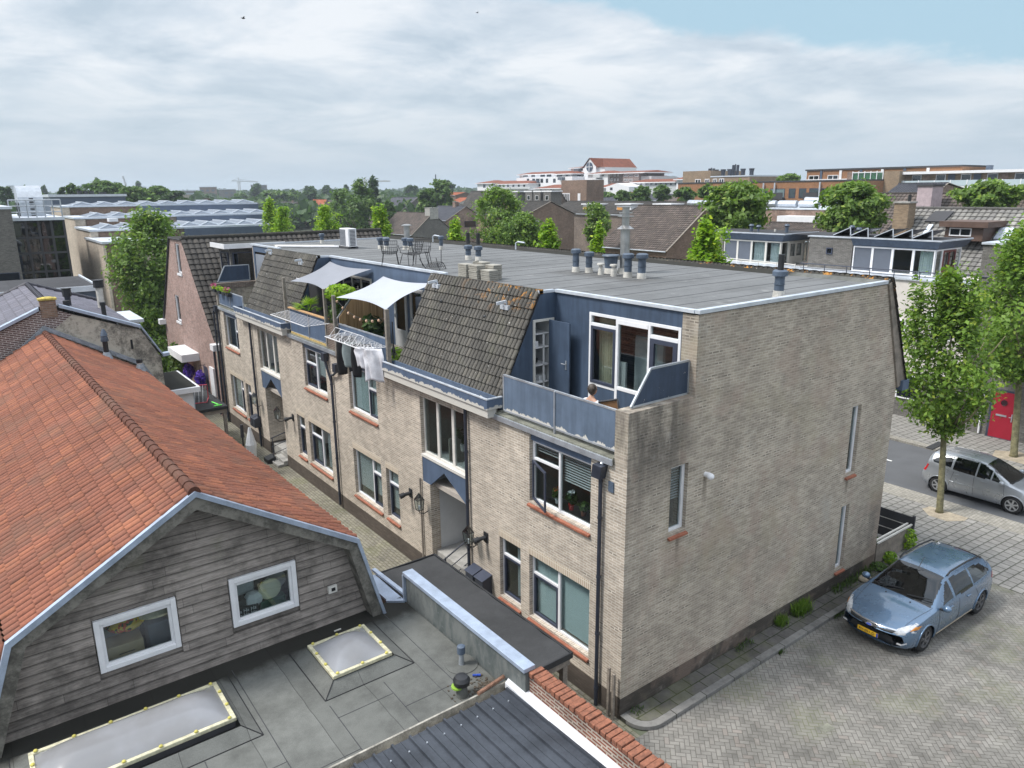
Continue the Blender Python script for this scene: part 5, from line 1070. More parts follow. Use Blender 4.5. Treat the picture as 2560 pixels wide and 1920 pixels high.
for (y0, y1, yd, fm, door, lb) in ((6.95, 11.05, 6.7, 'white', 'red', 'near'), (15.35, 19.25, 15.05, 'cream_frame', 'cream', 'far')):
 w = (y1-y0)/4; zb, ztp = 6.75, 8.06
 f = grid_fill(MB(), 'x', xg, xg+.08, (y0, y1, zb, ztp), [(y0+w*i+.06, y0+w*(i+1)-.06, zb+.08, ztp-.07) for i in range(4)]).build('penthouse_window', M[fm], TH)
 MB().box(xg+.04, xg+.046, y0+.05, y0+2*w-.05, zb+.05, ztp-.05).build('pane', M['glass'], f)
 MB().box(xg+.03, xg+.05, y0+2*w+.05, y1-.05, zb+.05, ztp-.05).build('sun_screen', M['screen'], f)
 pleats('x', xg+.16, y0+w*.1, y0+w*.75, zb, ztp-.1, 6, .03).build('curtain', M['curtain_w'], f, smooth='all')
 if lb == 'far': pleats('x', xg+.16, y0+w*1.1, y0+w*1.9, zb, ztp-.1, 6, .03).build('curtain', M['curtain_w'], f, smooth='all')
 MB().box(xg+.3, xg+2.6, y0+.1, y1, zb-.02, zb).box(xg+2.5, xg+2.6, y0+.1, y1, zb, ztp).box(xg+.3, xg+2.5, y1-.1, y1, zb, ztp).build('inner_wall', M['interior'], TH)
 xs = [xg+.08, xg+.75, xg+1.5, xg+2.2, xg+2.75]
 g2 = grid_fill(MB(), 'y', y0-.02, y0+.06, (xg+.08, xg+2.8, zb, ztp), [(xs[i]+.05, xs[i+1]-.04, zb+.08, ztp-.07) for i in range(4)]).build('penthouse_side_window', M[fm], TH)
 MB().box(xg+.1, xg+2.78, y0+.02, y0+.026, zb+.05, ztp-.05).build('pane', M['glass'], g2)
 dm = plain('red_brown_door_frame', (.11, .02, .015), .4) if lb == 'near' else M['cream_frame']
 grid_fill(MB(), 'y', y0-.045, y0+.0, (xs[1]+.05, xs[3]-.04, zb+.03, ztp-.06), [(xs[1]+.15, (xs[1]+xs[3])/2-.06, zb+.45, ztp-.16), ((xs[1]+xs[3])/2+.06, xs[3]-.14, zb+.45, ztp-.16)]).build('double_door', dm, g2)
 r = MB(); zr = ztp+.02
 r.prism([(xg-.25, y1+.05, zr+.42), (xg-.25, yd-.05, zr+.42), (xg+3.1, yd-.05, zr+.42), (xg+3.1, y1+.05, zr+.42)], (0, 0, -.04)); r.build('penthouse_roof', M['felt_dark'], TH)
 e = MB(); a, b_ = xg-.3, yd-.1; ii, jj = xg+.02, y0-.03
 e.add([(a, y1+.05, zr+.40), (a, b_, zr+.40), (ii, jj, zr-.01), (ii, y1+.05, zr-.01)], [(0, 1, 2, 3)]); e.add([(a, b_, zr+.40), (xg+3.1, b_, zr+.40), (xg+3.1, jj, zr-.01), (ii, jj, zr-.01)], [(0, 1, 2, 3)]); e.add([(ii, jj, zr-.011), (xg+3.1, jj, zr-.011), (xg+3.1, y1, zr-.011), (ii, y1, zr-.011)], [(0, 1, 2, 3)])
 e.build('sloping_fascia', M['blue_clad'], TH)
 MB().box(a-.03, a+.03, b_-.03, y1+.1, zr+.385, zr+.455).box(a+.031, xg+3.1, b_-.03, b_+.03, zr+.386, zr+.454).build('roof_trim', M['coping'], TH)
MB().box(xg, 31.2, 11.12, 13.6, 6.4, 8.43).build('grey_brick_block', M['brick_grey'], TH); MB().box(xg-.06, 31.2, 11.08, 13.7, 8.432, 8.49).build('roof_edge_trim', M['coping'], TH)
MB().box(xg, 31.2, 19.3, 21.2, 6.4, 8.43).build('grey_brick_block', M['brick_grey'], TH); MB().box(xg-.06, 31.2, 19.26, 21.3, 8.432, 8.48).build('roof_edge_trim', M['coping'], TH)
MB().box(xg+.3, 31.3, 11.2, 21.2, 8.495, 8.51).build('link_roof', M['felt_dark'], TH)
fwin(TH, 'x', xg, 12.2, 12.55, 7.55, 7.9, mat='sash', inside='white')
fwin(TH, 'x', 26.3, 7.12, 7.75, 4.17, 4.82); fwin(TH, 'x', 26.3, 6.1, 7.2, 1.0, 2.2, inside='curtain_w'); fwin(TH, 'x', 26.3, 8.0, 10, 1.0, 2.2, inside='curtain_w'); fwin(TH, 'x', 26.3, 5.0, 6.0, 4.1, 5.4, inside='screen')
dr = MB().box(26.24, 26.315, 2.0, 2.92, .1, 2.22).build('front_door', M['red'], TH)
MB().tube([(26.21, 2.46, 1.75), (26.245, 2.46, 1.75)], .13, 20).build('round_window', M['glass_dark'], dr); MB().box(26.22, 26.239, 2.3, 2.72, 1.12, 1.2).build('letter_slot', M['alu'], dr); MB().box(26.2, 26.238, 2.06, 2.1, .95, 1.3).tube([(26.2, 2.08, 1.15), (26.17, 2.18, 1.15)], .015).build('handle', M['alu'], dr)
MB().box(26.25, 26.34, 1.9, 1.995, .1, 2.3).box(26.25, 26.34, 2.925, 3.02, .1, 2.3).box(26.25, 26.34, 1.995, 2.925, 2.225, 2.3).box(26.2, 26.32, 1.9, 3.02, .05, .12).build('door_frame', M['sash'], TH)
MB().tube([(26.22, 3.3, 2.2), (26.22, 3.3, .15)], .045, 10).build('drainpipe', M['white'], TH, smooth=True)
for (x, y, h, k) in ((29.3, 15.9, .55, 0), (29.0, 18.1, .5, 0), (29.0, 17.6, .45, 1), (29.8, 17.0, .2, 2), (29.2, 11.9, .6, 0), (29.0, 11.4, .5, 1), (28.8, 3.2, .7, 0), (28.8, 2.9, .6, 0)):
 o = MB().tube([(x, y, 8.45), (x, y, 8.45+h)], .10 if k == 0 else .06, 12)
 if k != 2: o.tube([(x, y, 8.45+h-.15), (x, y, 8.45+h-.1), (x, y, 8.45+h)], [.13, .16, .1], 12)
 o.build('roof_vent', M['vent'] if k != 2 else M['dirtywhite'], TH, smooth=True)
# tilted solar panels on the penthouse roof
for i, (xa, ya, n) in enumerate(((28.4, 7.4, 4), (28.4, 10.6, 3))):
 t = thing('solar_array', ['row of tilted solar panels with open supports on the near penthouse roof', 'low second row of tilted solar panels, left on the near penthouse roof'][i], 'solar panels', (xa, ya, 8.5), 'solar panels on the penthouse roof')
 for k in range(n-1 if i else 3):
  yy = ya+k*.95
  MB().prism([(xa, yy+.01, 8.55), (xa+1.6, yy+.01, 8.55), (xa+1.6, yy+.9, 8.95 if 0 else 8.55), (xa, yy+.9, 8.55)], (0, 0, .03)).build('solar_panel', M['black'], t) if 0 else MB().add([(xa, yy, 8.95), (xa, yy+.93, 8.52), (xa+1.6, yy+.93, 8.52), (xa+1.6, yy, 8.95), (xa, yy, 8.92), (xa, yy+.93, 8.49), (xa+1.6, yy+.93, 8.49), (xa+1.6, yy, 8.92)], [(0, 1, 2, 3), (7, 6, 5, 4), (0, 4, 5, 1), (1, 5, 6, 2), (2, 6, 7, 3), (3, 7, 4, 0)]).build('solar_panel', plain('solar_glass', (.02, .02, .04), .15) if 'solar_glass' not in bpy.data.materials else bpy.data.materials['solar_glass'], t)
  s_ = MB(); s_.bar((xa, yy, 8.97), (xa, yy+.93, 8.54), .04); s_.bar((xa, yy, 8.95), (xa-.0, yy-.06, 8.48), .04)
  s_.build('support', M['coping'], t)
# ------------------------------------------------------------------ street bits beside the gable
t = thing('garden_fence', 'low dark board fence enclosing the corner garden strip', 'fence', (12.9, .3, 0))
for z in (.08, .40, .72): MB().box(12.84, 12.88, .02, 1.7, z, z+.29).build('board', M['greydark'], t, bevel=.006)
MB().box(12.82, 12.9, -.06, .02, 0, 1.06).box(12.82, 12.9, 1.7, 1.78, 0, 1.06).build('post', M['greydark'], t, bevel=.006)
MB().box(12.825, 12.845, .02, 1.7, .695, .715).box(12.825, 12.845, .02, 1.7, .375, .392).build('pale_joint', M['concrete'], t)
t = thing('garden_fence', 'low board fence with two pale rails running from the gable corner', 'fence', (11.8, 0, 0))
MB().box(10.7, 12.8, .0, .04, .05, .72).build('board', M['timber'], t); MB().bar((10.7, .0, .80), (12.8, .0, .78), .05).bar((10.7, .12, .80), (12.8, .12, .78), .05).build('rail', M['cream_frame'], t)
for i, (x, y, r, h, lb) in enumerate(((12.55, -.12, .22, .7, 'small upright conifer bush outside the corner fence'), (11.1, .5, .25, .5, 'red and green plant inside the corner fence'), (11.9, .6, .3, .35, 'low green plant in the fenced corner garden'), (11.3, -.15, .2, .35, 'tuft of wild grass below the pale fence rails'), (10.5, -.2, .25, .3, 'weeds by the street end of the gable'))):
 t = thing('bush', lb, 'bush', (x, y, 0)); leaves((x, y, h*.55), (r, r, h*.55), 260, .09, M['leaf_bright'] if i in (0, 3) else M['leaf_mid'], 'foliage', t, 60+i); MB().tube([(x, y, 0), (x, y, h*.5)], .02, 6).build('stem', M['bark_d'], t)
 if i == 1: leaves((x, y, .5), (.2, .2, .12), 20, .06, M['orange'], 'flower', t, 77)
def grass(name, lb, x0, x1, y, z, n, h, seed, sp=.09, mat='leaf_mid'):
 rr = random.Random(seed); mb = MB()
 for i in range(n):
  x = rr.uniform(x0, x1); yy = y+rr.gauss(0, sp); hh = h*rr.uniform(.4, 1.1); a = rr.uniform(0, 6.28); dx, dy = math.cos(a)*hh*.35, math.sin(a)*hh*.35; w = .008
  mb.add([(x-w, yy-w, z), (x+w, yy+w, z), (x+dx*.5+w, yy+dy*.5, z+hh*.65), (x+dx, yy+dy, z+hh), (x+dx*.5-w, yy+dy*.5, z+hh*.65)], [(0, 1, 2, 3, 4)])
 o = mb.build(name, M[mat]); tag(o, lb, 'weeds'); return o
for a in (('tall grassy weeds with seed heads below the blind gable, left of the car', 6.3, 7.0, .38, 500, 1), ('smaller weed clump left of the tall grassy weeds', 5.55, 5.95, .28, 220, 2), ('thin weeds in the footpath joint midway along the gable', 3.8, 4.5, .12, 120, 3), ('sparse weeds under the right end of the gable', 8.2, 10.2, .22, 420, 4), ('tiny weeds at the near corner of the gable', .25, .6, .09, 60, 6)):
 grass('weed_clump', a[0], a[1], a[2], -.12, .10, a[4], a[3], a[5], .07, 'leaf_street' if a[5] < 3 else 'leaf_mid')
grass('weed_clump', 'small weed growing in the kerb line', 4.7, 4.9, -.76, .0, 70, .10, 9, .03); grass('weed_clump', 'green weeds at the kerb beside the front wheel of the blue car', 7.2, 7.7, -.74, .0, 150, .12, 10, .05)
solo(MB().ball((9.6, -.28, .15), (.22, .18, .08), 12, 6), 'flat_stone', M['sand'], 'flat pale stone on the footpath behind the car mirror', 'stone', smooth='all')
t = thing('guard_post', 'pair of rusty upright steel guards at the gable corner', 'post', (-.15, .2, 0)); MB().box(-.14, -.09, .06, .12, 0, 1.12).build('upright', M['timber'], t); MB().box(-.14, -.09, .20, .26, 0, 1.20).build('upright', M['timber'], t)
solo(MB().poly([(3.1, -2.72, .005), (3.42, -2.78, .005), (3.40, -2.98, .005), (3.08, -2.92, .005)]), 'drain_cover', M['slab'], 'small dark drain cover in the herringbone paving', 'drain cover')
# ------------------------------------------------------------------ dark roofs behind the terrace building
def gable_house(name, lb, x0, xr, x1, y0, y1, ze, zr, roof, wall, cat='house', seed=1, wl=.3, rl=.33, parts=(), samp=4, group=None, one=False):
 """ridge along y; west slope x0->xr faces the camera"""
 t = thing(name, lb, cat, (xr, (y0+y1)/2, 0), group)
 amp = .04
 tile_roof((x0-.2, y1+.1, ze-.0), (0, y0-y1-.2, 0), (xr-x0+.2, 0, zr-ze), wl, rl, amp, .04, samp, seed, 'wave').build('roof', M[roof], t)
 MB().add([(x1+.2, y0-.1, ze), (x1+.2, y1+.1, ze), (xr, y1+.1, zr), (xr, y0-.1, zr)], [(0, 1, 2, 3)]).build('rear_slope', M[roof], t)
 w = MB(); w.prism([(x0, y0, 0), (x0, y0, ze), (xr, y0, zr-.08), (x1, y0, ze), (x1, y0, 0)], (0, .2, 0)); w.box(x0, x0+.2, y0+.21, y1-.2, 0, ze); w.prism([(x0, y1-.2, 0), (x0, y1-.2, ze), (xr, y1-.2, zr-.08), (x1, y1-.2, ze), (x1, y1-.2, 0)], (0, .2, 0)); w.build('wall', M[wall], t)
 v = MB(); v.bar((x0-.2, y0-.12, ze+.03), (xr, y0-.12, zr+.05), .06, .14, up=(0, 1, 0)); v.bar((x1+.2, y0-.12, ze+.03), (xr, y0-.12, zr+.05), .06, .14, up=(0, 1, 0)); v.build('verge_board', M['timber'], t)
 ridge_caps(MB(), (xr, y0-.1, zr+.03), (xr, y1+.1, zr+.03), .11, max(4, int((y1-y0)/.6))).build('ridge_tile', M[roof], t)
 MB().tube([(x0-.27, y0-.1, ze-.02), (x0-.27, y1+.1, ze-.02)], .07, 6).build('gutter', M['alu'], t)
 return t
def chimney(t, x, y, z0, z1, s=.4, mat='brick_brown', pots=0):
 o = MB().box(x-s, x+s, y-s, y+s, z0, z1).build('chimney', M[mat], t); MB().box(x-s-.06, x+s+.06, y-s-.06, y+s+.06, z1, z1+.1).build('cap', M['concrete'], o)
 for i in range(pots): MB().tube([(x, y-s*.5+s*i, z1+.1), (x, y-s*.5+s*i, z1+.5)], .1, 8).build('pot', M['black'], o)
def zc(u, v, x): return float(X(u, v, x)[2])
def yc(u, v, x): return float(X(u, v, x)[1])
E_ = lambda a, b: (2060+a/4.424, 380+b/4.424)
D_ = lambda a, b: (1600+a/3.95, 380+b/3.95)
C_ = lambda a, b: (1000+a/3.16, 380+b/3.16)
A_ = lambda a, b: (0+a/3.16, 420+b/3.16)
B_ = lambda a, b: (500+a/3.687, 420+b/3.687)
V_ = lambda a, b: (1150+a/4.424, 380+b/4.424)
# near grey tiled roof with dormer (right)
xr = 40.0; zr = zc(*E_(1600, 632), xr); yl_ = yc(*E_(1010, 625), xr)
t = gable_house('tiled_house', 'house with light grey tiled roof, brown dormer and skylights at the right', 35, xr, 45, -8, yl_, zr-3.9, zr, 'tile_lt', 'brick_brown', seed=61, wl=.33, rl=.36)
chimney(t, 38.2, yl_-.2, zr-2.5, zc(*E_(940, 565), 38.2), .45, 'brick_tan', 1)
x_ = 36.6; y0_, y1_ = yc(*E_(1840, 800), x_), yc(*E_(1300, 790), x_); z0_, z1_ = zc(*E_(1500, 940), x_), zc(*E_(1500, 830), x_)
d = MB().box(x_, 39.5, y0_+.3, y1_-.25, z0_-.2, z1_).build('dormer', plain('brown_dormer_paint', (.10, .06, .045), .6), t); MB().box(x_-.3, 39.6, y0_, y1_, z1_+.002, z1_+.32).build('dormer_roof', bpy.data.materials['brown_dormer_paint'], d)
fwin(d, 'x', x_, y0_+.9, y1_-.5, z0_+.05, z1_-.05, 2, inside='curtain_w')
for (a, b_, s) in (((1870, 990), (2110, 870), 1), ((1090, 930), (1210, 830), 1)):
 p0, p1 = E_(*a), E_(*b_)
 def on_slope(u, v, x0=34.8, z0=zr-3.9, x1=xr, z1=zr):
  d = ray(u, v); k = (z1-z0)/(x1-x0); # z-z0 = k(x-x0)
  tt = (z0-CAMP[2]-k*(x0-CAMP[0]))/(d[2]-k*d[0]); return CAMP+d*tt
 A0 = on_slope(*p0); A1 = on_slope(*p1); ya, yb_ = max(A0[1], A1[1]), min(A0[1], A1[1]); xa, xb = A0[0], A1[0]; k = 3.9/5.2
 q = [(xa, ya, 0), (xa, yb_, 0), (xb, yb_, 0), (xb, ya, 0)]; q = [(x, y, zr-3.9+(x-34.8)*k+.1) for x, y, _ in q]
 MB().prism(q, (-.05, 0, .07)).build('skylight', plain('skylight_glass', (.55, .6, .68), .1) if 'skylight_glass' not in bpy.data.materials else bpy.data.materials['skylight_glass'], t)
for a, b_ in (((700, 880), (970, 780)), ((1110, 795), (1400, 685))):
 A0 = on_slope(*E_(*a)); A1 = on_slope(*E_(*b_)); q = [(A0[0], A0[1]), (A0[0], A1[1]-.0), (A1[0], A1[1]-.2), (A1[0], A0[1]-.2)]; MB().prism([(x, y, zr-3.9+(x-34.8)*.75+.12) for x, y in q], (-.04, 0, .05)).build('solar_panel', M['greydark'], t)
# farther brown roof with big pale chimney
xr = 62; zr = zc(*E_(1100, 462), xr); t = gable_house('tiled_house', 'long brown tiled roof with tall pale chimney stack', 54, xr, 70, yc(*E_(1640, 460), xr)-6, yc(*E_(600, 465), xr), zr-6.5, zr, 'tile_house', 'brick_brown', seed=62, wl=.35, rl=.4)
x_ = 58.5; ys = sorted((yc(*E_(1040, 380), x_), yc(*E_(1205, 380), x_))); o = MB().box(x_, x_+2.0, ys[0], ys[1], zr-3.5, zc(*E_(1120, 378), x_)).build('chimney', plain('pinkish_render', (.42, .34, .36), .9), t); MB().box(x_-.1, x_+2.1, ys[0]-.1, ys[1]+.1, zc(*E_(1120, 378), x_), zc(*E_(1120, 360), x_)).build('cap', M['greydark'], o)
# red gable + blue grey roof
xr = 78; t = gable_house('brick_house', 'red brick gable with slate blue roof below the flats', 74.5, 77, 84, yc(*E_(1040, 400), 77)-3, yc(*E_(830, 400), 77), zc(*E_(700, 462), 74.5), zc(*E_(690, 356), 77), 'tile_slate', 'brick_red', seed=63, samp=3)
# galleried flats
xg = 126.
t = thing('gallery_flats', 'long white galleried flats on the right horizon', 'building', (xg, 30, 0))
ya, yb_ = yc(*E_(2300, 200), xg), yc(*E_(870, 222), xg); zt, z1_, z0_ = zc(*E_(1500, 205), xg), zc(*E_(1500, 310), xg), zc(*E_(1500, 385), xg); zz = zc(*E_(1500, 235), xg)
ya -= 30
MB().box(xg+1.6, xg+12, ya, yb_, 0, zt-.4).build('wall', M['brick_tan'], t); MB().box(xg, xg+12, ya, yb_, zz, zt).build('roof_edge', M['white'], t)
MB().box(xg, xg+1.6, ya, yb_, z0_-.2, z0_+.1).build('gallery_floor', M['white'], t); MB().box(xg, xg+1.6, ya, yb_, z0_-5.0, z0_-4.7).build('gallery_floor', M['white'], t)
gp = plain('blue_white_railing_panel', (.42, .50, .54), .5, var=.05)
MB().box(xg, xg+.08, ya, yb_, z0_+.15, z1_).build('gallery_railing', gp, t); m = MB(); k = ya
while k < yb_: m.box(xg-.05, xg, k, k+.15, z0_, z1_+.05); k += 2.6
m.build('railing_post', M['white'], t)
rr = random.Random(5); k = yb_-1; i = 0
while k > ya+4:
 fwin(t, 'x', xg+1.6, k-1.6, k, z1_-.3, zz-.1, 1, inside='curtain_w' if i % 2 else 'screen', w=.12);
 MB().box(xg+1.5, xg+1.59, k-3.1, k-2.0, z0_+.2, zz-.1).build('door', M['blue_far'] if i % 3 else M['brick_red'], t)
 fwin(t, 'x', xg+1.6, k-1.6, k, z0_-3.4, z0_-.6, 1, w=.12); k -= 4.0; i += 1
MB().box(xg-1, xg+10, yb_, yb_+2.8, 0, zt+.2).build('stair_tower_wall', M['brick_tan'], t); MB().box(xg-1, xg+10, yb_+8.6, yb_+9.6, 0, zt+.2).build('stair_side_wall', M['brick_red'], t)
y2 = yb_-1.5; gs = MB().box(xg-1.05, xg-1.0, yb_+2.8, yb_+8.6, 0, zt+.2).build('glass_stair', M['glass'], t); MB().box(xg-.9, xg+6, yb_+4.2, yb_+8.6, 0, zt).build('green_wall', plain('bright_green_wall', (.05, .30, .06), .6), t)
m = MB()
for k in range(6): m.box(xg-1.15, xg-1.05, yb_+2.8+k*1.13, yb_+2.92+k*1.13, 0, zt+.3)
for z in (zt, zt-2.4, zt-4.8): m.box(xg-1.16, xg-1.06, yb_+2.8, yb_+8.6, z, z+.15)
m.build('glazing_bar', M['white'], t)
MB().box(xg+4, xg+5.2, yc(*E_(1840, 170), xg+4), yc(*E_(1790, 170), xg+4), zt, zc(*E_(1815, 145), xg+4)).build('roof_unit', M['vent'], t)
# rust coloured apartment block
xb = 118.
t = thing('apartment_block', 'rust brown brick apartment block with glazed balconies', 'building', (xb, 70, 0))
y1_, y0_ = yc(*D_(830, 315), xb), yc(*D_(1870, 300), xb); zt = zc(*D_(1500, 296), xb); yE = yc(*D_(2205, 300), xb)
MB().box(xb, xb+14, yE, y1_+12, 0, zt).build('wall', M['brick_orange'], t)
MB().box(xb-.1, xb+14, yE, y1_+12, zt, zt+.25).build('roof_edge', M['greydark'], t)
zw1, zw0 = zc(*D_(1500, 360), xb), zc(*D_(1500, 455), xb); fl = zw1-zw0+1.6
cols = [(1035, 1095), (1125, 1170), (1180, 1260), (1285, 1430), (1470, 1535), (1570, 1640), (1670, 1780), (1790, 1865)]
for a, b_ in cols:
 ys = sorted((yc(*D_(a, 400), xb), yc(*D_(b_, 400), xb)))
 for f_ in range(2): fwin(t, 'x', xb, ys[0], ys[1], zw0-fl*f_, zw1-fl*f_, max(1, int((ys[1]-ys[0])/1.6)), 'sash', .12, 'glass', inside='curtain_w' if (a+f_) % 2 else 'screen')
m = MB()
for a in (1225, 1335, 1780): y_ = yc(*D_(a, 400), xb); m.tube([(xb-.35, y_, 3), (xb-.35, y_, zt-.1)], .15, 8)
m.build('white_downpipe', M['coping'], t)
m = MB()
for a, b_ in ((1100, 1265), (1285, 1440), (1640, 1780)): ys = sorted((yc(*D_(a, 400), xb), yc(*D_(b_, 400), xb))); m.box(xb-1.0, xb, ys[0], ys[1], zw0-.25, zw0); m.box(xb-1.0, xb-.95, ys[0], ys[1], zw0, zw0+1.0)
m.build('balcony', M['greydark'], t)
xu = 135.
t = thing('apartment_block', 'upper stepped-back rust brick block with ribbon windows on the horizon', 'building', (xu, 80, 0))
y1_, y0_ = yc(*D_(1650, 190), xu), yc(*E_(1530, 190), xu); zt = zc(*D_(2100, 175), xu); z0_ = zc(*D_(1700, 285), xu)
MB().box(xu, xu+12, y0_, y1_, 0, zt).build('wall', M['brick_orange'], t); MB().box(xu-.2, xu+12, y0_, y1_+.3, zt, zt+.3).build('roof_edge', M['greydark'], t); MB().box(xu-.3, xu, y0_, y1_, z0_-.1, z0_+.3).build('string_course', M['white'], t)
zw1, zw0 = zc(*D_(2000, 225), xu), zc(*D_(2000, 275), xu); k = 0; y = y1_-.5
while y > y0_+5:
 fwin(t, 'x', xu, y-2.3, y, zw0, zw1, 2, 'white', .12, inside='screen'); MB().box(xu-.15, xu-.02, y-3.0, y-2.5, z0_+.2, zt-.05).build('white_pier' if k % 2 else 'blue_pier', M['white'] if k % 2 else M['blue_far'], t); y -= 4.2; k += 1
# tan block with antennas
xt = 145.
t = thing('apartment_block', 'tan brick flats with roof masts and orange awnings', 'building', (xt, 130, 0))
y1_, ym, y0_ = yc(*D_(425, 195), xt), yc(*D_(700, 190), xt), yc(*D_(1085, 245), xt); zA, zB = zc(*D_(500, 190), xt), zc(*D_(900, 245), xt)
MB().box(xt, xt+14, ym, y1_, 0, zA).build('tower_wall', M['brick_tan'], t); MB().box(xt+.05, xt+14, y0_, ym, 0, zB).build('wall', M['brick_tan'], t); MB().box(xt-.1, xt+14, y0_, ym, zB, zB+.3).build('roof_edge', M['coping'], t)
for a, b_ in ((545, 600), (640, 685), (720, 760), (780, 830)):
 for f_ in range(2):
  ys = sorted((yc(*D_(a, 290), xt), yc(*D_(b_, 290), xt))); z1_, z0_ = zc(*D_(700, 265), xt)-4.6*f_, zc(*D_(700, 312), xt)-4.6*f_; fwin(t, 'x', xt, ys[0], ys[1], z0_, z1_, 2, 'white', .15, inside='screen')
for a, b_ in ((550, 615), (628, 662)): ys = sorted((yc(*D_(a, 350), xt), yc(*D_(b_, 350), xt))); z_ = zc(*D_(600, 335), xt); MB().prism([(xt, ys[0], z_), (xt-1.6, ys[0], z_-2), (xt-1.6, ys[0], z_-2.3), (xt, ys[0], z_-.2)], (0, ys[1]-ys[0], 0)).build('awning', M['orange'], t)
for a, top in ((705, 155), (940, 120)):
 y_ = yc(*D_(a, 200), xt+5); m = MB(); zt_ = zc(*D_(a, top), xt+5); m.tube([(xt+5, y_, zB-.5), (xt+5, y_, zt_)], .15, 6); m.box(xt+4.7, xt+5.3, y_-.9, y_-.5, zt_-3, zt_-.2); m.box(xt+4.7, xt+5.3, y_+.4, y_+.8, zt_-3, zt_-.2); m.build('antenna_mast', M['pipe'], t)
for a in (750, 820, 885, 1015, 1100): y_ = yc(*D_(a, 230), xt+3); MB().tube([(xt+3, y_, zB-.2), (xt+3, y_, zB+1.2), (xt+3, y_, zB+1.9)], [.5, .5, .7], 8).build('roof_vent', M['pipe'], t)
# red brick hall with white unit
xh = 75.
t = thing('flat_hall', 'low red brick hall with roof ducts and a white box on its wall', 'building', (xh, 45, 0))
ys = (yc(*D_(1850, 600), xh), yc(*D_(1225, 600), xh)); zt = zc(*D_(1500, 568), xh)
MB().box(xh, xh+16, ys[0]-6, ys[1], 0, zt).build('wall', M['brick_red'], t); MB().box(xh-.1, xh+16, ys[0]-6, ys[1]+.1, zt, zt+.15).build('roof_edge', M['coping'], t)
y2 = sorted((yc(*D_(1375, 660), xh-2), yc(*D_(1750, 660), xh-2))); MB().box(xh-2.5, xh, y2[0], y2[1], zc(*D_(1500, 708), xh-2), zc(*D_(1500, 632), xh-2)).build('white_plant_box', M['white'], t)
m = MB()
for k in range(7): y_ = ys[0]+3+k*3; m.tube([(xh+3, y_, zt+.6), (xh+3, y_+2.6, zt+.6)], .45, 8)
m.tube([(xh+6, ys[0], zt+.9), (xh+6, ys[1]-2, zt+1.1)], .35, 8); m.build('roof_duct', M['alu'], t)
gable_house('tiled_house', 'dark brown tiled roof in front of the red brick hall', 56, 60, 66, yc(*D_(1850, 720), 60)-3, yc(*D_(1290, 700), 60), zc(*D_(1600, 775), 56)-1, zc(*D_(1500, 703), 60), 'tile_house', 'brick_brown', seed=66)
# big brown roof, brick gable (centre right)
xr = 53; xe = 47; zr = zc(*D_(400, 535), xr); ze = zc(*C_(1600, 750), xe); yL = yc(*C_(1890, 430), xr); yR = yc(*D_(670, 541), xr)
t = gable_house('tiled_house', 'large dark ribbed tile roof with russet brick gable, centre right', xe, xr, 61, yR, yL, ze, zr, 'tile_house', 'brick_brown', seed=67)
m = MB(); m.prism([(xe+5, yR-3.4, ze-2), (xe+8.6, yR-3.4, ze+.4), (xe+9, yR-3.4, ze-2)], (0, 3.3, 0)); m.build('lean_to', plain('maroon_boarding', (.07, .02, .02), .7), t)
# brown gable with chimney (centre)
xe = 62; xr = 67; zr = zc(*C_(1190, 392), xr); yR = yc(*C_(1190, 392), xr); yL = yR+13
t = gable_house('gabled_house', 'brown brick gable house with solar panel behind the round trees', xe, xr, 72, yR, yL, zc(*C_(1020, 505), xe), zr, 'tile_dark', 'brick_brown', seed=68)
chimney(t, 64.5, yR+7.5, zr-2.5, zr+.6, .8, 'brick_brown'); fwin(t, 'y', yR, 62.6, 64.6, zc(*C_(1140, 600), 63)-0, zc(*C_(1140, 550), 63), 1)
MB().prism([(xe+1, yR+3.5, zr-3.3), (xe+3, yR+3.5, zr-1.9), (xe+3, yR+6.5, zr-1.9), (xe+1, yR+6.5, zr-3.3)], (-.1, 0, .12)).build('solar_panel', M['coping'], t)
# long dark roof with orange dormers
xe = 84; xr = 90; zr = zc(*C_(1700, 392), xr); ze = zc(*C_(1700, 497), xe); yR = yc(*C_(2212, 388), xr)-16; yL = yc(*C_(1330, 395), xr)
t = gable_house('terraced_row', 'long dark tiled terrace roof with orange shuttered dormers', xe, xr, 96, yR, yL, ze, zr, 'tile_dark', 'brick_dark', seed=69, wl=.4, rl=.45, samp=3)
for a, b_ in ((1445, 1525), (1712, 1795), (2010, 2110)):
 x_ = 86; ys = sorted((yc(*C_(a, 440), x_), yc(*C_(b_, 440), x_))); z1_, z0_ = zc(*C_(a, 416), x_), zc(*C_(a, 470), x_)
 d = MB().box(x_, x_+3, ys[0]-.9, ys[1], z0_, z1_).build('dormer', M['white'], t); MB().box(x_-.06, x_-.01, ys[0]+.15, ys[1]-.15, z0_+.2, z1_-.35).build('orange_blind', plain('ochre_orange_blind', (.60, .28, .07), .7) if 'ochre_orange_blind' not in bpy.data.materials else bpy.data.materials['ochre_orange_blind'], d)
 MB().box(x_-.3, x_+3, ys[0]-1.1, ys[1]+.2, z1_+.002, z1_+.2).build('dormer_roof', M['white'], d)
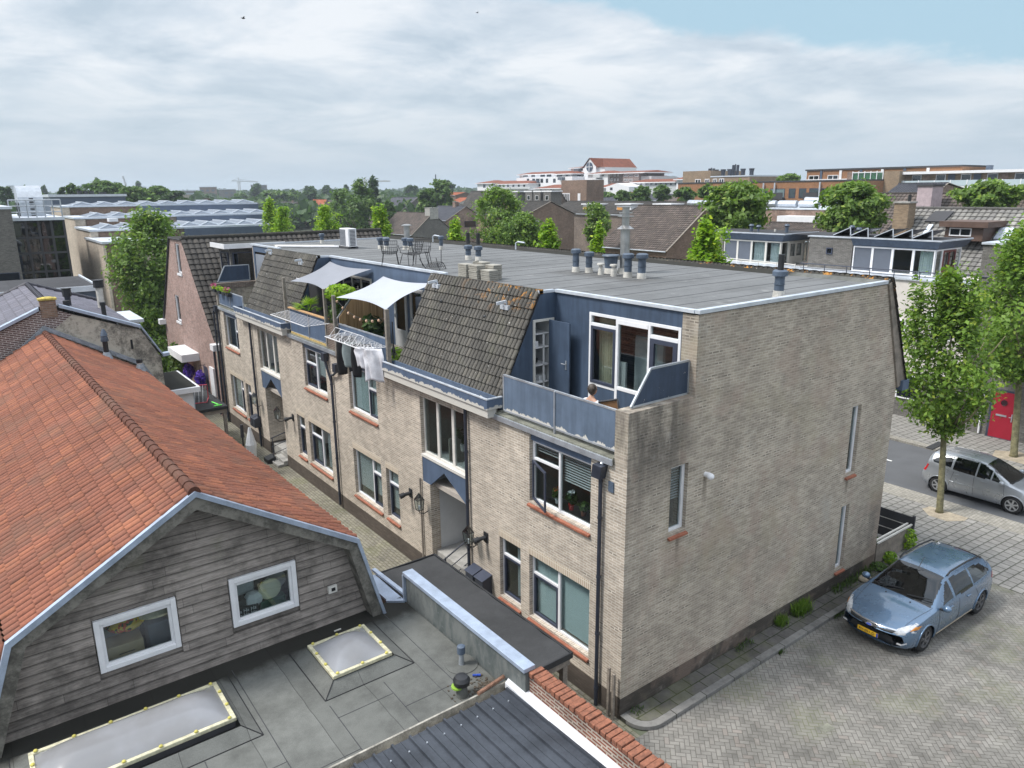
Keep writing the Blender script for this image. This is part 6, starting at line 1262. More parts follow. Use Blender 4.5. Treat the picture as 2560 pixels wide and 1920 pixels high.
# brick tower block
xt = 100
t = thing('brick_tower', 'plain grey brown brick stair tower with white lower window', 'building', (xt, 105, 0))
ys = (yc(*C_(1475, 225), xt), yc(*C_(1275, 225), xt)); zt = zc(*C_(1400, 222), xt)
ysm = yc(*C_(1350, 222), xt)
MB().box(xt, xt+5, ys[0], ys[1], 0, zt).build('wall', M['brick_brown'], t); fwin(t, 'x', xt, yc(*C_(1342, 350), xt), yc(*C_(1284, 350), xt), zc(*C_(1300, 400), xt), zc(*C_(1300, 325), xt), 4, 'white', .2)
MB().box(xt-.05, xt, yc(*C_(1425, 350), xt), yc(*C_(1405, 350), xt), zc(*C_(1400, 390), xt), zc(*C_(1400, 327), xt)).build('white_panel', M['white'], t)
# big dark mansard with small dormers
xe = 93; xr = 97; zr = zc(*C_(800, 308), xr); ze = zc(*C_(650, 480), xe)
t = gable_house('terraced_row', 'tall dark tiled terrace with white topped dormer strips', xe, xr, 101, yc(*C_(1260, 310), xr), yc(*C_(562, 308), xr), ze, zr, 'tile_dark', 'brick_dark', seed=70, wl=.4, rl=.5, samp=3)
for a in (930, 1045, 1110, 1190):
 x_ = 94; y_ = yc(*C_(a, 320), x_); d = MB().box(x_-1, x_+2, y_-1.2, y_+1.2, ze+2, zr-.3).build('dormer', M['brick_grey'], t); MB().box(x_-1.1, x_+2, y_-1.6, y_+1.6, zr-.29, zr-.0).build('dormer_roof', M['white'], d); fwin(d, 'x', x_-1, y_-.5, y_+.5, ze+3, zr-1, 1)
# grey gable houses left of centre
xe = 66; xr = 71; zr = zc(*C_(150, 480), xr); yR = yc(*C_(255, 480), xr)
t = gable_house('gabled_house', 'grey tiled house with rendered gable and square chimney, left of centre', xe, xr, 76.5, yR, yc(*C_(-20, 480), xr), zc(*C_(40, 655), xe), zr, 'tile_house', 'brick_grey', seed=71); chimney(t, xr+.3, yR+.8, zr-1.2, zc(*C_(270, 445), xr), 1.0, 'concrete', 1)
xe = 76; xr = 81; zr = zc(*C_(400, 428), xr); yR = yc(*C_(520, 430), xr); t = gable_house('gabled_house', 'red brick gable house with slate blue roof beside the round tree', xe, xr, 86, yR, yc(*C_(305, 425), xr), zc(*C_(400, 545), xe), zr, 'tile_slate', 'brick_red', seed=72); fwin(t, 'y', yR, 80.5, 83.5, zr-4.4, zr-3.1, 1, 'sash')
chimney(t, xr, yR+4, zr-.5, zr+.9, .5, 'brick_red')
xe = 88; xr = 93; zr = zc(*B_(1650, 440), xr); t = gable_house('gabled_house', 'low brown tiled roof with twin chimneys behind the pointed green tree', xe, xr, 98, yc(*B_(1800, 440), xr), yc(*B_(1560, 430), xr), zr-4.5, zr, 'tile_house', 'brick_brown', seed=73); chimney(t, xr, yc(*B_(1730, 400), xr), zr-.5, zr+1.2, .8); chimney(t, xr, yc(*B_(1830, 430), xr), zr-1.5, zr+.6, .8)
xe = 104; xr = 110; t = gable_house('gabled_house', 'slate house with blue grey hipped roof between the trees', xe, xr, 116, yc(*B_(2010, 380), xr), yc(*B_(1780, 380), xr), zc(*B_(1800, 400), xe), zc(*B_(1880, 272), xr), 'tile_slate', 'brick_grey', seed=74, samp=3, wl=.5, rl=.5)
xe = 112; xr = 118; yR = yc(*B_(900, 315), xr); t = gable_house('gabled_house', 'dark hipped house with two gable windows among the far trees', xe, xr, 124, yR, yc(*B_(745, 340), xr), zc(*B_(760, 430), xe), zc(*B_(880, 312), xr), 'tile_dark', 'brick_tan', seed=75, samp=3, wl=.5, rl=.5); zq = zc(*B_(930, 400), 116)
for xx in (115.5, 118.5): fwin(t, 'y', yR, xx, xx+1.4, zq-1.2, zq+.6, 1)
xe = 92; xr = 97; yR = yc(*B_(1170, 290), xr); t = gable_house('gabled_house', 'salmon pink gable house with white verge', xe, xr, 102, yR, yR+12, zc(*B_(1010, 480), xe), zc(*B_(1165, 292), xr), 'roof_orange', 'brick_pink', seed=76, samp=3, wl=.5, rl=.5)
# small roofs in front of the white complex
for nm, lb, x_, a, b_, zt_, zb_, rf_, wl_ in (('gabled_house', 'dark slate cottage with small chimney before the white complex', 120, V_(1560, 490), V_(1860, 490), 485, 545, 'tile_slate', 'brick_grey'), ('gabled_house', 'small orange hipped roof cottage before the white complex', 122, V_(1890, 450), V_(2050, 500), 447, 540, 'roof_orange', 'brick_beige'), ('gabled_house', 'white gabled slate cottage beside the trees', 124, V_(2110, 480), V_(2390, 480), 470, 540, 'tile_slate', 'render_pink'), ('gabled_house', 'orange roofed house at the left of the white complex', 125, V_(0, 500), V_(115, 500), 505, 560, 'roof_orange', 'render_pink'), ('gabled_house', 'rusty roofed house low on the horizon left of the complex', 135, V_(-110, 450), V_(60, 450), 448, 480, 'roof_orange', 'brick_brown')):
 gable_house(nm, lb, x_-4, x_, x_+4, yc(*b_, x_), yc(*a, x_), zc(*V_(0+(a[0]-1150)*4.424, zb_), x_-4), zc((a[0]+b_[0])/2, 380+zt_/4.424, x_), rf_, wl_, seed=80+x_, samp=2, wl=.6, rl=.6)
# ------------------------------------------------------------------ white complex with orange roofs
def vol(t, x, a, b, top, base, wall, dep=14, name='wall'):
 ys = sorted((yc(*V_(a, 300), x), yc(*V_(b, 300), x))); z1 = zc(*V_((a+b)/2, top), x); MB().box(x, x+dep, ys[0], ys[1], 0 if base is None else zc(*V_((a+b)/2, base), x), z1).build(name, M[wall], t); return ys[0], ys[1], z1
def wins(t, x, lst, zt, zb, frame='white', n=1, inside='screen'):
 for a, b in lst:
  ys = sorted((yc(*V_(a, 300), x), yc(*V_(b, 300), x))); fwin(t, 'x', x, ys[0], ys[1], zc(*V_(a, zb), x), zc(*V_(a, zt), x), n, frame, .14, inside=inside)
def hip(t, x, a, b, eave, ridge, inset=25, dep=14, mat='roof_orange', over=.8):
 ys = sorted((yc(*V_(a, 300), x), yc(*V_(b, 300), x))); z0 = zc(*V_((a+b)/2, eave), x); z1 = zc(*V_((a+b)/2, ridge), x); i = (ys[1]-ys[0])*inset/100
 y0, y1 = ys[0]-over, ys[1]+over; x0, x1 = x-over, x+dep+over; xm = (x0+x1)/2
 MB().add([(x0, y0, z0), (x0, y1, z0), (x1, y1, z0), (x1, y0, z0), (xm, y0+i, z1), (xm, y1-i, z1)], [(0, 1, 5, 4), (1, 2, 5), (2, 3, 4, 5), (3, 0, 4)]).build('roof', M[mat], t); MB().box(x0, x1, y0, y1, z0-.35, z0-.02).build('eaves', M['white'], t)
xw = 200.
WC = 'white apartment complex with orange roofs'
t = thing('white_apartments', 'low white gabled wing with orange roof at the left end of the white complex', 'building', (xw, 250, 0), WC)
vol(t, xw, 190, 350, 345, None, 'white'); vol(t, xw+2, 350, 755, 355, None, 'white'); hip(t, xw, 190, 350, 345, 312, 40); hip(t, xw+2, 300, 755, 352, 315, 4)
wins(t, xw, ((255, 280),), 358, 395, 'sash', 2); wins(t, xw+2, ((430, 450), (470, 490), (520, 540), (580, 600), (640, 660), (700, 720)), 362, 388, 'sash'); MB().box(xw+.8, xw+2, yc(*V_(755, 300), xw), yc(*V_(415, 300), xw), zc(*V_(500, 410), xw), zc(*V_(500, 388), xw)).build('gallery_railing', M['doorw'], t)
t = thing('white_apartments', 'broad white apartments with shallow orange roof in the middle left of the complex', 'building', (xw+5, 240, 0), WC)
vol(t, xw+8, 625, 1240, 280, None, 'white'); vol(t, xw+12, 660, 1230, 245, None, 'white'); hip(t, xw+12, 650, 1100, 243, 215, 6); hip(t, xw+10, 1040, 1240, 240, 207, 35)
wins(t, xw+8, ((740, 765), (800, 830), (840, 880), (890, 920), (950, 975), (1030, 1058)), 295, 340, 'sash', 2); wins(t, xw+12, ((700, 750), (790, 830), (890, 940), (960, 1010), (1070, 1130), (1170, 1200)), 248, 275, 'sash', 3); wins(t, xw+8, ((810, 850), (860, 890)), 350, 380, 'sash', 2)
for a, b_, z in ((800, 880, 345), (1110, 1160, 310)): ys = sorted((yc(*V_(a, 300), xw+8), yc(*V_(b_, 300), xw+8))); zz = zc(*V_(a, z), xw+8); MB().box(xw+6.4, xw+8, ys[0], ys[1], zz, zz+1.2).build('balcony', M['screen'], t)
t = thing('white_apartments', 'small white gabled block with orange roof in front of the broad apartments', 'building', (xw-10, 200, 0), WC)
vol(t, xw-10, 830, 1115, 400, None, 'white'); hip(t, xw-10, 840, 1115, 400, 360, 30); wins(t, xw-10, ((885, 908), (1000, 1015)), 402, 425, 'sash')
t = thing('white_tower', 'tall white gabled tower with round dark window and orange roof', 'tower', (xw+15, 230, 0), WC)
x_ = xw+15
ys = sorted((yc(*V_(1375, 160), x_), yc(*V_(1505, 160), x_))); ym = yc(*V_(1437, 80), x_); zt = zc(*V_(1437, 76), x_); ze = zc(*V_(1437, 165), x_)
MB().prism([(x_, ys[0], 0), (x_, ys[0], ze), (x_, ym, zt), (x_, ys[1], ze), (x_, ys[1], 0)], (22, 0, 0)).build('tower_wall', M['white'], t)
m = MB(); yr_ = yc(*V_(1645, 170), x_+20); m.add([(x_-.5, ys[0]-1, ze-.4), (x_-.5, ym, zt+.4), (x_+24, ym, zt+.4), (x_+24, ys[0]-1, ze-.4)], [(0, 1, 2, 3)]); m.add([(x_-.5, ys[1]+1, ze-.4), (x_-.5, ym, zt+.4), (x_+24, ym, zt+.4), (x_+24, ys[1]+1, ze-.4)], [(0, 1, 2, 3)])
yR2 = yc(*V_(1640, 170), x_+3); m.add([(x_+.2, ym, zt+.45), (x_+.2, yc(*V_(1505, 170), x_), ze+.1), (x_+.2, yR2, ze+.1), (x_+.2, yc(*V_(1580, 90), x_), zt-.2)], [(0, 1, 2, 3)])
m.build('roof', M['roof_orange'], t); MB().box(x_+1, x_+20, yR2, ys[0], 0, ze-.3).build('wall', M['white'], t)
zc_ = zc(*V_(1435, 165), x_); rad = (ys[1]-ys[0])*.26; m = MB(); m.tube([(x_-.3, ym, zc_), (x_+.1, ym, zc_)], rad, 28); m.build('round_window', M['blue_navy'], t); m = MB(); m.bar((x_-.34, ym, zc_-rad), (x_-.34, ym, zc_+rad), .25); m.bar((x_-.34, ym-rad, zc_), (x_-.34, ym+rad, zc_), .25); m.build('window_bar', M['white'], t)
ysb = vol(t, x_+2, 1225, 1380, 175, None, 'white', name='side_wing'); hip(t, x_+2, 1225, 1330, 175, 155, 30)
wins(t, x_+2, ((1325, 1357),), 178, 208, 'sash', 2); wins(t, x_+2, ((1325, 1357), (1380, 1400)), 225, 255, 'sash', 2); wins(t, x_+2, ((1325, 1357), (1380, 1400)), 270, 300, 'sash', 2)
for z in (215, 248, 282): ys2 = sorted((yc(*V_(1250, 300), x_), yc(*V_(1300, 300), x_))); zz = zc(*V_(1270, z), x_); MB().box(x_+.4, x_+2, ys2[0], ys2[1], zz, zz+1.2).build('balcony', M['screen'], t)
t = thing('white_apartments', 'white and dark brick apartments with orange eaves right of the tower', 'building', (xw+5, 215, 0), WC)
vol(t, xw+4, 1415, 1635, 240, None, 'white'); hip(t, xw+4, 1425, 1635, 238, 205, 40); vol(t, xw+5, 1636, 1800, 232, None, 'brick_purple'); vol(t, xw+3, 1801, 1980, 230, None, 'brick_purple'); hip(t, xw+3, 1640, 2040, 228, 205, 4)
wins(t, xw+4, ((1530, 1590),), 242, 268, 'sash', 3); wins(t, xw+4, ((1518, 1545),), 290, 320, 'sash', 2); wins(t, xw+4, ((1518, 1545),), 340, 370, 'sash', 2); wins(t, xw+5, ((1645, 1670), (1700, 1725), (1740, 1755)), 243, 268, 'white', 2); wins(t, xw+5, ((1665, 1690), (1705, 1720), (1740, 1755)), 295, 320, 'white', 2); wins(t, xw+3, ((1812, 1858), (1868, 1912), (1930, 1975)), 245, 272, 'white', 3); wins(t, xw+3, ((1812, 1858), (1868, 1912)), 298, 325, 'white', 3)
for z in (285, 335, 380, 420): ys2 = sorted((yc(*V_(1420, 300), xw), yc(*V_(1495, 300), xw))); zz = zc(*V_(1450, z), xw); MB().box(xw+2.4, xw+4, ys2[0], ys2[1], zz, zz+1.2).build('balcony', M['doorw'], t)
t = thing('white_apartments', 'white gable ended block with lean orange roof, low right of the tower', 'building', (xw-12, 200, 0), WC)
ys = sorted((yc(*V_(1615, 400), xw-12), yc(*V_(1870, 400), xw-12))); ym = yc(*V_(1735, 345), xw-12); MB().prism([(xw-12, ys[0], 0), (xw-12, ys[0], zc(*V_(1860, 382), xw-12)), (xw-12, ym, zc(*V_(1735, 345), xw-12)), (xw-12, ys[1], zc(*V_(1620, 385), xw-12)), (xw-12, ys[1], 0)], (14, 0, 0)).build('wall', M['white'], t)
hip(t, xw-10, 1525, 1725, 388, 345, 20); vol(t, xw-9.5, 1530, 1614, 390, None, 'white'); wins(t, xw-12, ((1662, 1690),), 392, 422, 'sash', 2)
t = thing('white_apartments', 'long low wing with orange roof stretching right from the complex', 'building', (xw, 190, 0), WC)
vol(t, xw-4, 1910, 2440, 335, None, 'doorw'); hip(t, xw-4, 1910, 2500, 330, 295, 3); wins(t, xw-4, tuple((1940+k*55, 1962+k*55) for k in range(9)), 340, 365, 'sash'); vol(t, xw+4, 1985, 2115, 268, None, 'doorw'); hip(t, xw+6, 2060, 2120, 280, 262, 10)
ys = vol(t, xw-5, 2395, 2470, 300, None, 'white'); hip(t, xw-5, 2395, 2470, 300, 270, 40, 8)
vol(t, xw-2, 2470, 2900, 320, None, 'doorw'); hip(t, xw-2, 2470, 2900, 320, 292, 4)
# ------------------------------------------------------------------ pink brick house at the end of the alley
PH = thing('pink_brick_house', 'pink brick house with steep dark tiled roof at the end of the alley', 'house', (0, 33, 0))
px_ = -.02; zt = 8.70
po = [(28.15, 0), (28.15, 3.9), (32.3, zt), (35.05, zt), (38.8, 3.7), (38.8, 0)]
hl = [rect(33.15, 34.0, 6.85, 8.45), rect(34.6, 35.55, 4.02, 5.52)]
MB().sheet(po, hl, lambda a, z: (px_, a, z), (.12, 0, 0)).build('gable_wall', M['brick_pink'], PH)
for h, g_ in zip(hl, ('greydark', 'curtain_w')): f = grid_fill(MB(), 'x', px_+.05, px_+.12, (h[0][0], h[2][0], h[0][1], h[2][1]), [(h[0][0]+.08, h[2][0]-.08, h[0][1]+.08, h[2][1]-.08)]).build('window', M['white'], PH); MB().box(px_+.09, px_+.1, h[0][0]+.05, h[2][0]-.05, h[0][1]+.05, h[2][1]-.05).build('pane', M['glass_dark'], f); MB().box(px_-.06, px_+.1, h[0][0]-.03, h[2][0]+.03, h[0][1]-.12, h[0][1]).build('sill', M['white'], f); MB().box(px_+.3, px_+.32, h[0][0], h[2][0], h[0][1], h[2][1]).build('room_backing', M[g_], f)
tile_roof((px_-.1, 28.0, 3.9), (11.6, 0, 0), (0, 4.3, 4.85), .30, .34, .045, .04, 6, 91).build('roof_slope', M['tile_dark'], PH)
MB().box(px_-.08, 11.5, 32.2, 35.1, zt, zt+.06).build('flat_top', M['felt_low'], PH); rd = MB(); ridge_caps(rd, (px_, 32.35, zt+.08), (11.5, 32.35, zt+.08), .12, 34).build('ridge_tile', M['tile_grey'], PH); MB().add([(px_-.05, 35.05, zt), (11.5, 35.05, zt), (11.5, 38.9, 3.7), (px_-.05, 38.9, 3.7)], [(0, 1, 2, 3)]).build('rear_slope', M['tile_dark'], PH)
MB().prism([(11.4, 28.1, 0), (11.4, 28.1, 3.9), (11.4, 32.3, zt-.02), (11.4, 35.05, zt-.02), (11.4, 38.8, 3.7), (11.4, 38.8, 0)], (.1, 0, 0)).box(.1, 11.4, 28.1, 28.2, 0, 3.8).build('wall', M['brick_pink'], PH)
MB().box(px_-.3, px_+.5, 27.55, 28.1, 3.55, 3.85).build('box_gutter', M['white'], PH); MB().tube([(px_-.05, 32.4, zt), (px_-.05, 35.0, zt)], .06).tube([(px_-.05, 35.0, zt), (px_-.05, 38.85, 3.65)], .06).build('verge_tile', M['greydark'], PH); MB().box(px_-.35, px_+.3, 38.5, 38.95, 3.4, 3.7).build('box_gutter', M['white'], PH)
# roof window wall, door dormer between house and flats
MB().box(1.2, 3.6, 28.4, 30.2, 6.2, 8.42).build('dormer', M['brick_grey'], PH); MB().box(.9, 3.9, 28.1, 30.4, 8.42, 8.60).build('dormer_roof', M['felt_low'], PH); MB().box(.84, .899, 28.04, 30.4, 8.40, 8.63).box(.9, 3.9, 28.04, 28.099, 8.40, 8.63).build('dormer_fascia', M['white'], PH)
d = fwin(PH, 'y', 28.38, 1.3, 2.3, 6.4, 8.2, 1, 'sash', inside='curtain_w'); o = fwin(PH, 'x', 1.18, 28.6, 29.8, 6.8, 8.2, 1, 'sash', inside='curtain_w')
MB().box(px_-.9, px_, 31.6, 34.6, 2.35, 2.75).build('porch_canopy', M['white'], PH); MB().box(px_-.08, px_+.02, 28.9, 29.6, .9, 2.4).build('window', M['white'], PH); MB().tube([(px_-.06, 28.4, .1), (px_-.06, 28.4, 3.5)], .05).build('drainpipe', M['pipe'], PH)
MB().box(-.03, .0, 30.2, 31.0, .1, 2.2).build('door', M['sash'], PH)
# shutter between tiled slope and the pink house (upper terrace of the far flat)
for i in range(1): MB().box(1.86, 1.92, 24.6, 26.6, 6.0, 8.2).build('roller_shutter', plain('grey_shutter', (.22, .24, .28), .5), AP)
# far pergola/shed with goal net
canopy(-3.6, -1.66, 21.3, 26.4, 2.45, 'grey felt shed roof in the far alley with a net frame on top', [(-1.75, 21.4), (-1.75, 26.3), (-3.5, 26.3)])
t = thing('goal_frame', 'small red framed net lying on the far shed roof', 'goal', (-2.5, 22.3, 2.5)); MB().tube([(-2.9, 23.2, 2.52), (-2.9, 23.2, 3.1), (-1.95, 22.9, 3.1), (-1.95, 22.9, 2.52), (-2.2, 22.2, 2.52), (-3.1, 22.4, 2.52), (-2.9, 23.2, 2.52)], .025, 6).build('frame', plain('red_tube', (.4, .03, .05), .4), t)
m = MB()
for k in range(6): a = k/6; m.tube([(-2.9+a*.95, 23.2-.3*a, 3.1), (-3.1+a*.9, 22.4-.2*a, 2.53)], .006, 4)
m.build('net', M['white'], t)
solo(MB().tube([(-2.0, 22.2, 2.49), (-1.9, 21.6, 2.49), (-2.1, 21.5, 2.49), (-1.8, 21.5, 2.49)], .03, 5), 'green_toy', plain('neon_green', (.15, .7, .1), .5), 'bright green toy on the edge of the far shed roof', 'toy')
for i, (x, y) in enumerate(((-1.45, 19.2), (-1.35, 20.6))):
 t = thing('closed_parasol', ['folded pale grey parasol standing in the alley', 'black topped pole beside the folded parasol'][i], 'parasol', (x, y, 0)); MB().tube([(x, y, 0), (x, y, 2.0-.3*i)], .03, 8).build('pole', M['black'], t)
 if i == 0: MB().tube([(x, y, .7), (x, y, 1.3), (x, y, 1.9), (x, y, 2.0)], [.16, .22, .07, .05], 9).build('cover', M['curtain_w'], t)
 else: MB().tube([(x, y, 1.2), (x, y, 1.75)], [.08, .06], 8).build('cover', M['greydark'], t)
# fences, hedge, flowers at the alley end
for i, (x0, x1, y_, z, mt, lb) in enumerate(((-6.5, -.2, 44, 2.0, 'wood_pole', 'reed fence closing the yard beyond the pink house'), (-3.9, -.3, 38.5, 1.6, 'brick_dark', 'dark planted wall before the reed fence'))): solo(MB().box(x0, x1, y_, y_+.1, 0, z), 'fence' if i == 0 else 'garden_wall', M[mt], lb, 'fence' if i == 0 else 'wall')
for i, (x, y, z, r, lb) in enumerate(((-1.0, 36.6, 1.5, (.6, .9, 1.6), 'leafy climbing shrub at the left of the pink house porch'), (-.5, 34.9, 1.4, (.45, .8, 1.5), 'leafy climber under the white porch canopy'), (-2.8, 40.5, .5, (1.2, 1.0, .6), 'low green shrub against the yard fence'))):
 t = thing('climbing_shrub', lb, 'shrub', (x, y, 0)); leaves((x, y, z), r, 900, .22, M['leaf_mid'], 'foliage', t, 95+i); MB().tube([(x, y, 0), (x, y, z)], .04).build('stem', M['bark_d'], t)
for i, (y, lb) in enumerate(((32.9, 'purple flowering hanging basket nearest the orange bin'), (30.6, 'purple flowering hanging basket by the house window'))):
 t = thing('hanging_flowers', lb, 'flowers', (-.35, y, 1.6), 'purple hanging baskets'); leaves((-.35, y, 1.55), (.28, .34, .5), 420, .13, leafmat('violet_petals', (.09, .04, .42), (.14, .06, .5), (.2, .1, .55)) if not i else bpy.data.materials['violet_petals'], 'blossom', t, 99+i); MB().tube([(0, y, 2.3), (-.35, y, 2.3), (-.35, y, 2.0)], .015).build('bracket', M['black'], t)
t = thing('waste_bin', 'dark bin with bright orange lid near the purple baskets', 'bin', (-1.0, 34.0, 0)); MB().box(-1.4, -.6, 33.6, 34.3, 0, .95).build('bin_body', M['greydark'], t); MB().box(-1.45, -.55, 33.55, 34.35, .96, 1.05).build('lid', M['orange'], t)
t = thing('white_porch', 'white porch with zinc edge at the end of the rendered gable', 'porch', (-3.7, 21.6, 0)); MB().box(-4.0, -3.0, 20.9, 24.0, 0, 3.4).build('wall', M['white'], t); MB().box(-4.0, -2.75, 20.7, 24.2, 3.402, 3.6).build('roof_edge', M['white'], t); MB().box(-3.95, -2.85, 20.85, 24.1, 3.602, 3.62).build('roof', M['felt_low'], t); MB().box(-2.99, -2.9, 21.2, 21.4, 0, 3.3).build('drainpipe', M['zinc'], t)
t = thing('white_dormer_box', 'white boxed dormer with blue window behind the purple roof', 'dormer', (-3.6, 30, 0)); MB().box(-5.2, -3.0, 30, 33, 2, 5.0).build('wall', M['white'], t); MB().box(-5.4, -2.8, 29.8, 33.2, 5.0, 5.15).build('roof_edge', M['coping'], t); fwin(t, 'y', 30, -4.0, -3.3, 3.6, 4.7, 1)
solo(MB().box(-9.5, -3.6, 38, 45, 0, 5.8), 'grey_annexe', M['blue_far'], 'slate grey annexe with pale edge behind the purple roof', 'building')
t = thing('annexe_roof', 'dark felt annexe roof with a pale metal edge behind the purple roof', 'roof', (-6.5, 41, 5.8)); MB().box(-9.6, -3.5, 37.9, 45.1, 5.8, 6.02).build('felt', M['felt_dark'], t); MB().box(-9.7, -3.4, 37.78, 37.89, 5.8, 6.1).box(-3.49, -3.38, 37.89, 45.2, 5.8, 6.1).build('metal_edge', M['coping'], t)
# ------------------------------------------------------------------ beige stepped block with saw-edge skylights, far left
M['brick_lit'] = brickmat('lit_beige_brick', (.62, .53, .43), (.55, .47, .38), (.5, .45, .38), stain=.15)
BB = thing('stepped_block', 'beige brick block of stepped wings with blue fascias and rooflights', 'building', (0, 90, 0))
def yz(u, v, y): p = Y(u, v, y); return float(p[0]), float(p[2])
def pbox(a, b, ytop, y, top, base=0, dep=10, mat='brick_beige', nm='wall', root=None, side=True):
 (x0, z1) = yz(*A_(a, top), y); (x1, _) = yz(*A_(b, top), y); return MB().box(x0, x1, y, y+dep, base, z1).build(nm, M[mat], root or BB), x0, x1, z1
# each wing: lit end face put in as paler brick, shaded long side as browner brick; strips run right
for i, (a0, a1, b1, tp, y) in enumerate(((810, 830, 1300, 600, 62), (710, 770, 2180, 503, 70), (590, 670, 2140, 405, 80), (475, 545, 2030, 312, 90))):
 x0, z1 = yz(*A_(a0, tp), y); xm, _ = yz(*A_(a1, tp), y); x1, _ = yz(*A_(b1, tp), y)
 MB().box(x0, x1, y, y+9, 0, z1).build('wing_wall', M['brick_beige'], BB); MB().box(xm, xm+.05, y-.05, y, 0, z1).build('corner_joint', M['brick_tan'], BB)
 MB().box(xm+.1, x0+(x1-x0)*.45, y-.12, y-.005, 0, z1-.1).build('shaded_brick_face', M['brick_brown'], BB)
 MB().box(x0-.02, xm, y-.14, y-.005, 0, z1-.02).build('lit_end_wall', M['brick_lit'], BB)
 MB().box(x0-.1, x1, y-.3, y+9.2, z1, z1+.18).build('roof_edge', M['coping'], BB)
 if i:
  xs_, _ = yz(*A_(1090 if i == 3 else 1390 if i == 2 else 1450, tp), y); MB().box(xs_, x1, y-.6, y-.13, z1-1.15, z1-.02).build('blue_fascia', M['blue_far'], BB); MB().box(xs_, x1, y-.45, y-.12, z1-2.6, z1-1.16).build('dark_glazing', M['glass_dark'], BB)  # strip of dark glass below the fascia
  nsk = 9; st = (x1-xm)*.98/nsk
  for k in range(nsk):
   xx = xm+(x1-xm)*.02+k*st; w = st*.5; MB().add([(xx, y+1, z1+.2), (xx+2*w, y+1, z1+.2), (xx+2*w, y+7, z1+.2), (xx, y+7, z1+.2), (xx+w, y+1.6, z1+.50), (xx+w, y+6.4, z1+.50)], [(0, 1, 4), (1, 2, 5, 4), (2, 3, 5), (3, 0, 4, 5)]).build('pyramid_rooflight', bpy.data.materials['rooflight_glazing'] if 'rooflight_glazing' in bpy.data.materials else plain('rooflight_glazing', (.13, .155, .195), .45), BB)
   m = MB(); m.bar((xx, y+1, z1+.22), (xx+w, y+1.6, z1+.54), .09); m.bar((xx+2*w, y+1, z1+.22), (xx+w, y+1.6, z1+.54), .12); m.bar((xx+w, y+1.6, z1+.54), (xx+w, y+6.4, z1+.54), .12); m.build('glazing_bar', M['coping'], BB)
o, *_ = pbox(865, 935, 0, 73, 425, 8.8, 1.2, 'white', 'roof_cowl');
x0, z1 = yz(*A_(395, 230), 118); x1, _ = yz(*A_(990, 230), 118); t = thing('plant_room', 'dark slate rooftop box with black flues above the stepped block', 'building', (x0, 118, 0)); MB().box(x0, x1, 118, 130, 0, z1).build('cladding', M['blue_far'], t); MB().box(x0-.2, x1+.2, 117.8, 130, z1, z1+.35).build('roof_edge', M['coping'], t)
for a in (627, 673, 720, 800, 815): xx, zz = yz(*A_(a, 180 if a < 750 else 190), 121); MB().tube([(xx, 121, z1), (xx, 121, zz)], .35, 8).build('flue', M['black'], t)
# dark glass block and grey block, extreme left
y = 66.
t = thing('glass_office', 'dark glass curtain wall block at the left edge', 'building', (-18, y, 0))
xa, zt = yz(*A_(90, 420), y); xb_, _ = yz(*A_(500, 415), y); MB().box(xa, xb_, y+.3, y+16, 0, zt).build('inner_wall', M['dark'], t); MB().box(xa, xb_, y, y+.04, 0, zt-.1).build('glass_wall', glassmat('black_glass', (.12, .13, .15), 1.6), t)
m = MB(); n = 4
for k in range(n+1): xx = xa+(xb_-xa)*k/n; m.box(xx-.09, xx+.09, y-.08, y+.02, 0, zt)
for a in (555, 680, 830, 915): _, zz = yz(*A_(150, a), y); m.box(xa, xb_, y-.075, y+.019, zz-.09, zz+.09)
m.build('mullion', M['greydark'], t); MB().box(xa-.1, xb_+.1, y-.2, y+16, zt, zt+.25).build('roof_edge', M['coping'], t)
for k, c_ in ((2, 'curtain_w'), (3, 'curtain')): xx = xa+(xb_-xa)*k/n; MB().box(xx+.2, xx+(xb_-xa)/n-.2, y+.06, y+.1, yz(*A_(150, 668), y)[1], yz(*A_(150, 562), y)[1]).build('blind', M[c_], t)
m = MB()
for z in (zt+.7, zt+1.2, zt+1.7): m.tube([(xa, y+.1, z), (xb_, y+.1, z)], .05, 6)
for k in range(7): m.tube([(xa+(xb_-xa)*k/6, y+.1, zt), (xa+(xb_-xa)*k/6, y+.1, zt+1.7)], .05, 6)
m.build('roof_railing', M['alu'], t)
xc, zc2 = yz(*A_(145, 255), y+5); xd, _ = yz(*A_(345, 255), y+5); MB().box(xc, xd, y+5, y+9, zt, zc2-.2).build('plant_unit', M['alu'], t); m = MB(); m.tube([(xc, y+7, zc2-.6), (xd, y+7, zc2-.6)], 1.9, 20); m.build('plant_unit_hood', M['alu'], t); m = MB()
for k in range(6): m.box(xc+.8, xd-.8, y+4.9, y+4.99, zt+.2+k*.3, zt+.34+k*.3)
m.build('louvre', M['greydark'], t)
t = thing('grey_office', 'plain grey brick block cut by the left edge of the view', 'building', (-26, 64, 0)); x1, zt = yz(*A_(85, 325), 62); MB().box(x1-14, x1, 62, 76, 0, zt).build('wall', M['brick_grey'], t); MB().box(x1-14, x1+.1, 61.9, 76, zt, zt+.2).build('roof_edge', M['coping'], t)
x_, z_ = yz(*A_(15, 850), 62); fwin(t, 'y', 62, x_-1, x_+1.2, z_-1, z_+.2, 1, 'sash'); x_, z_ = yz(*A_(540, 600), 89.8)
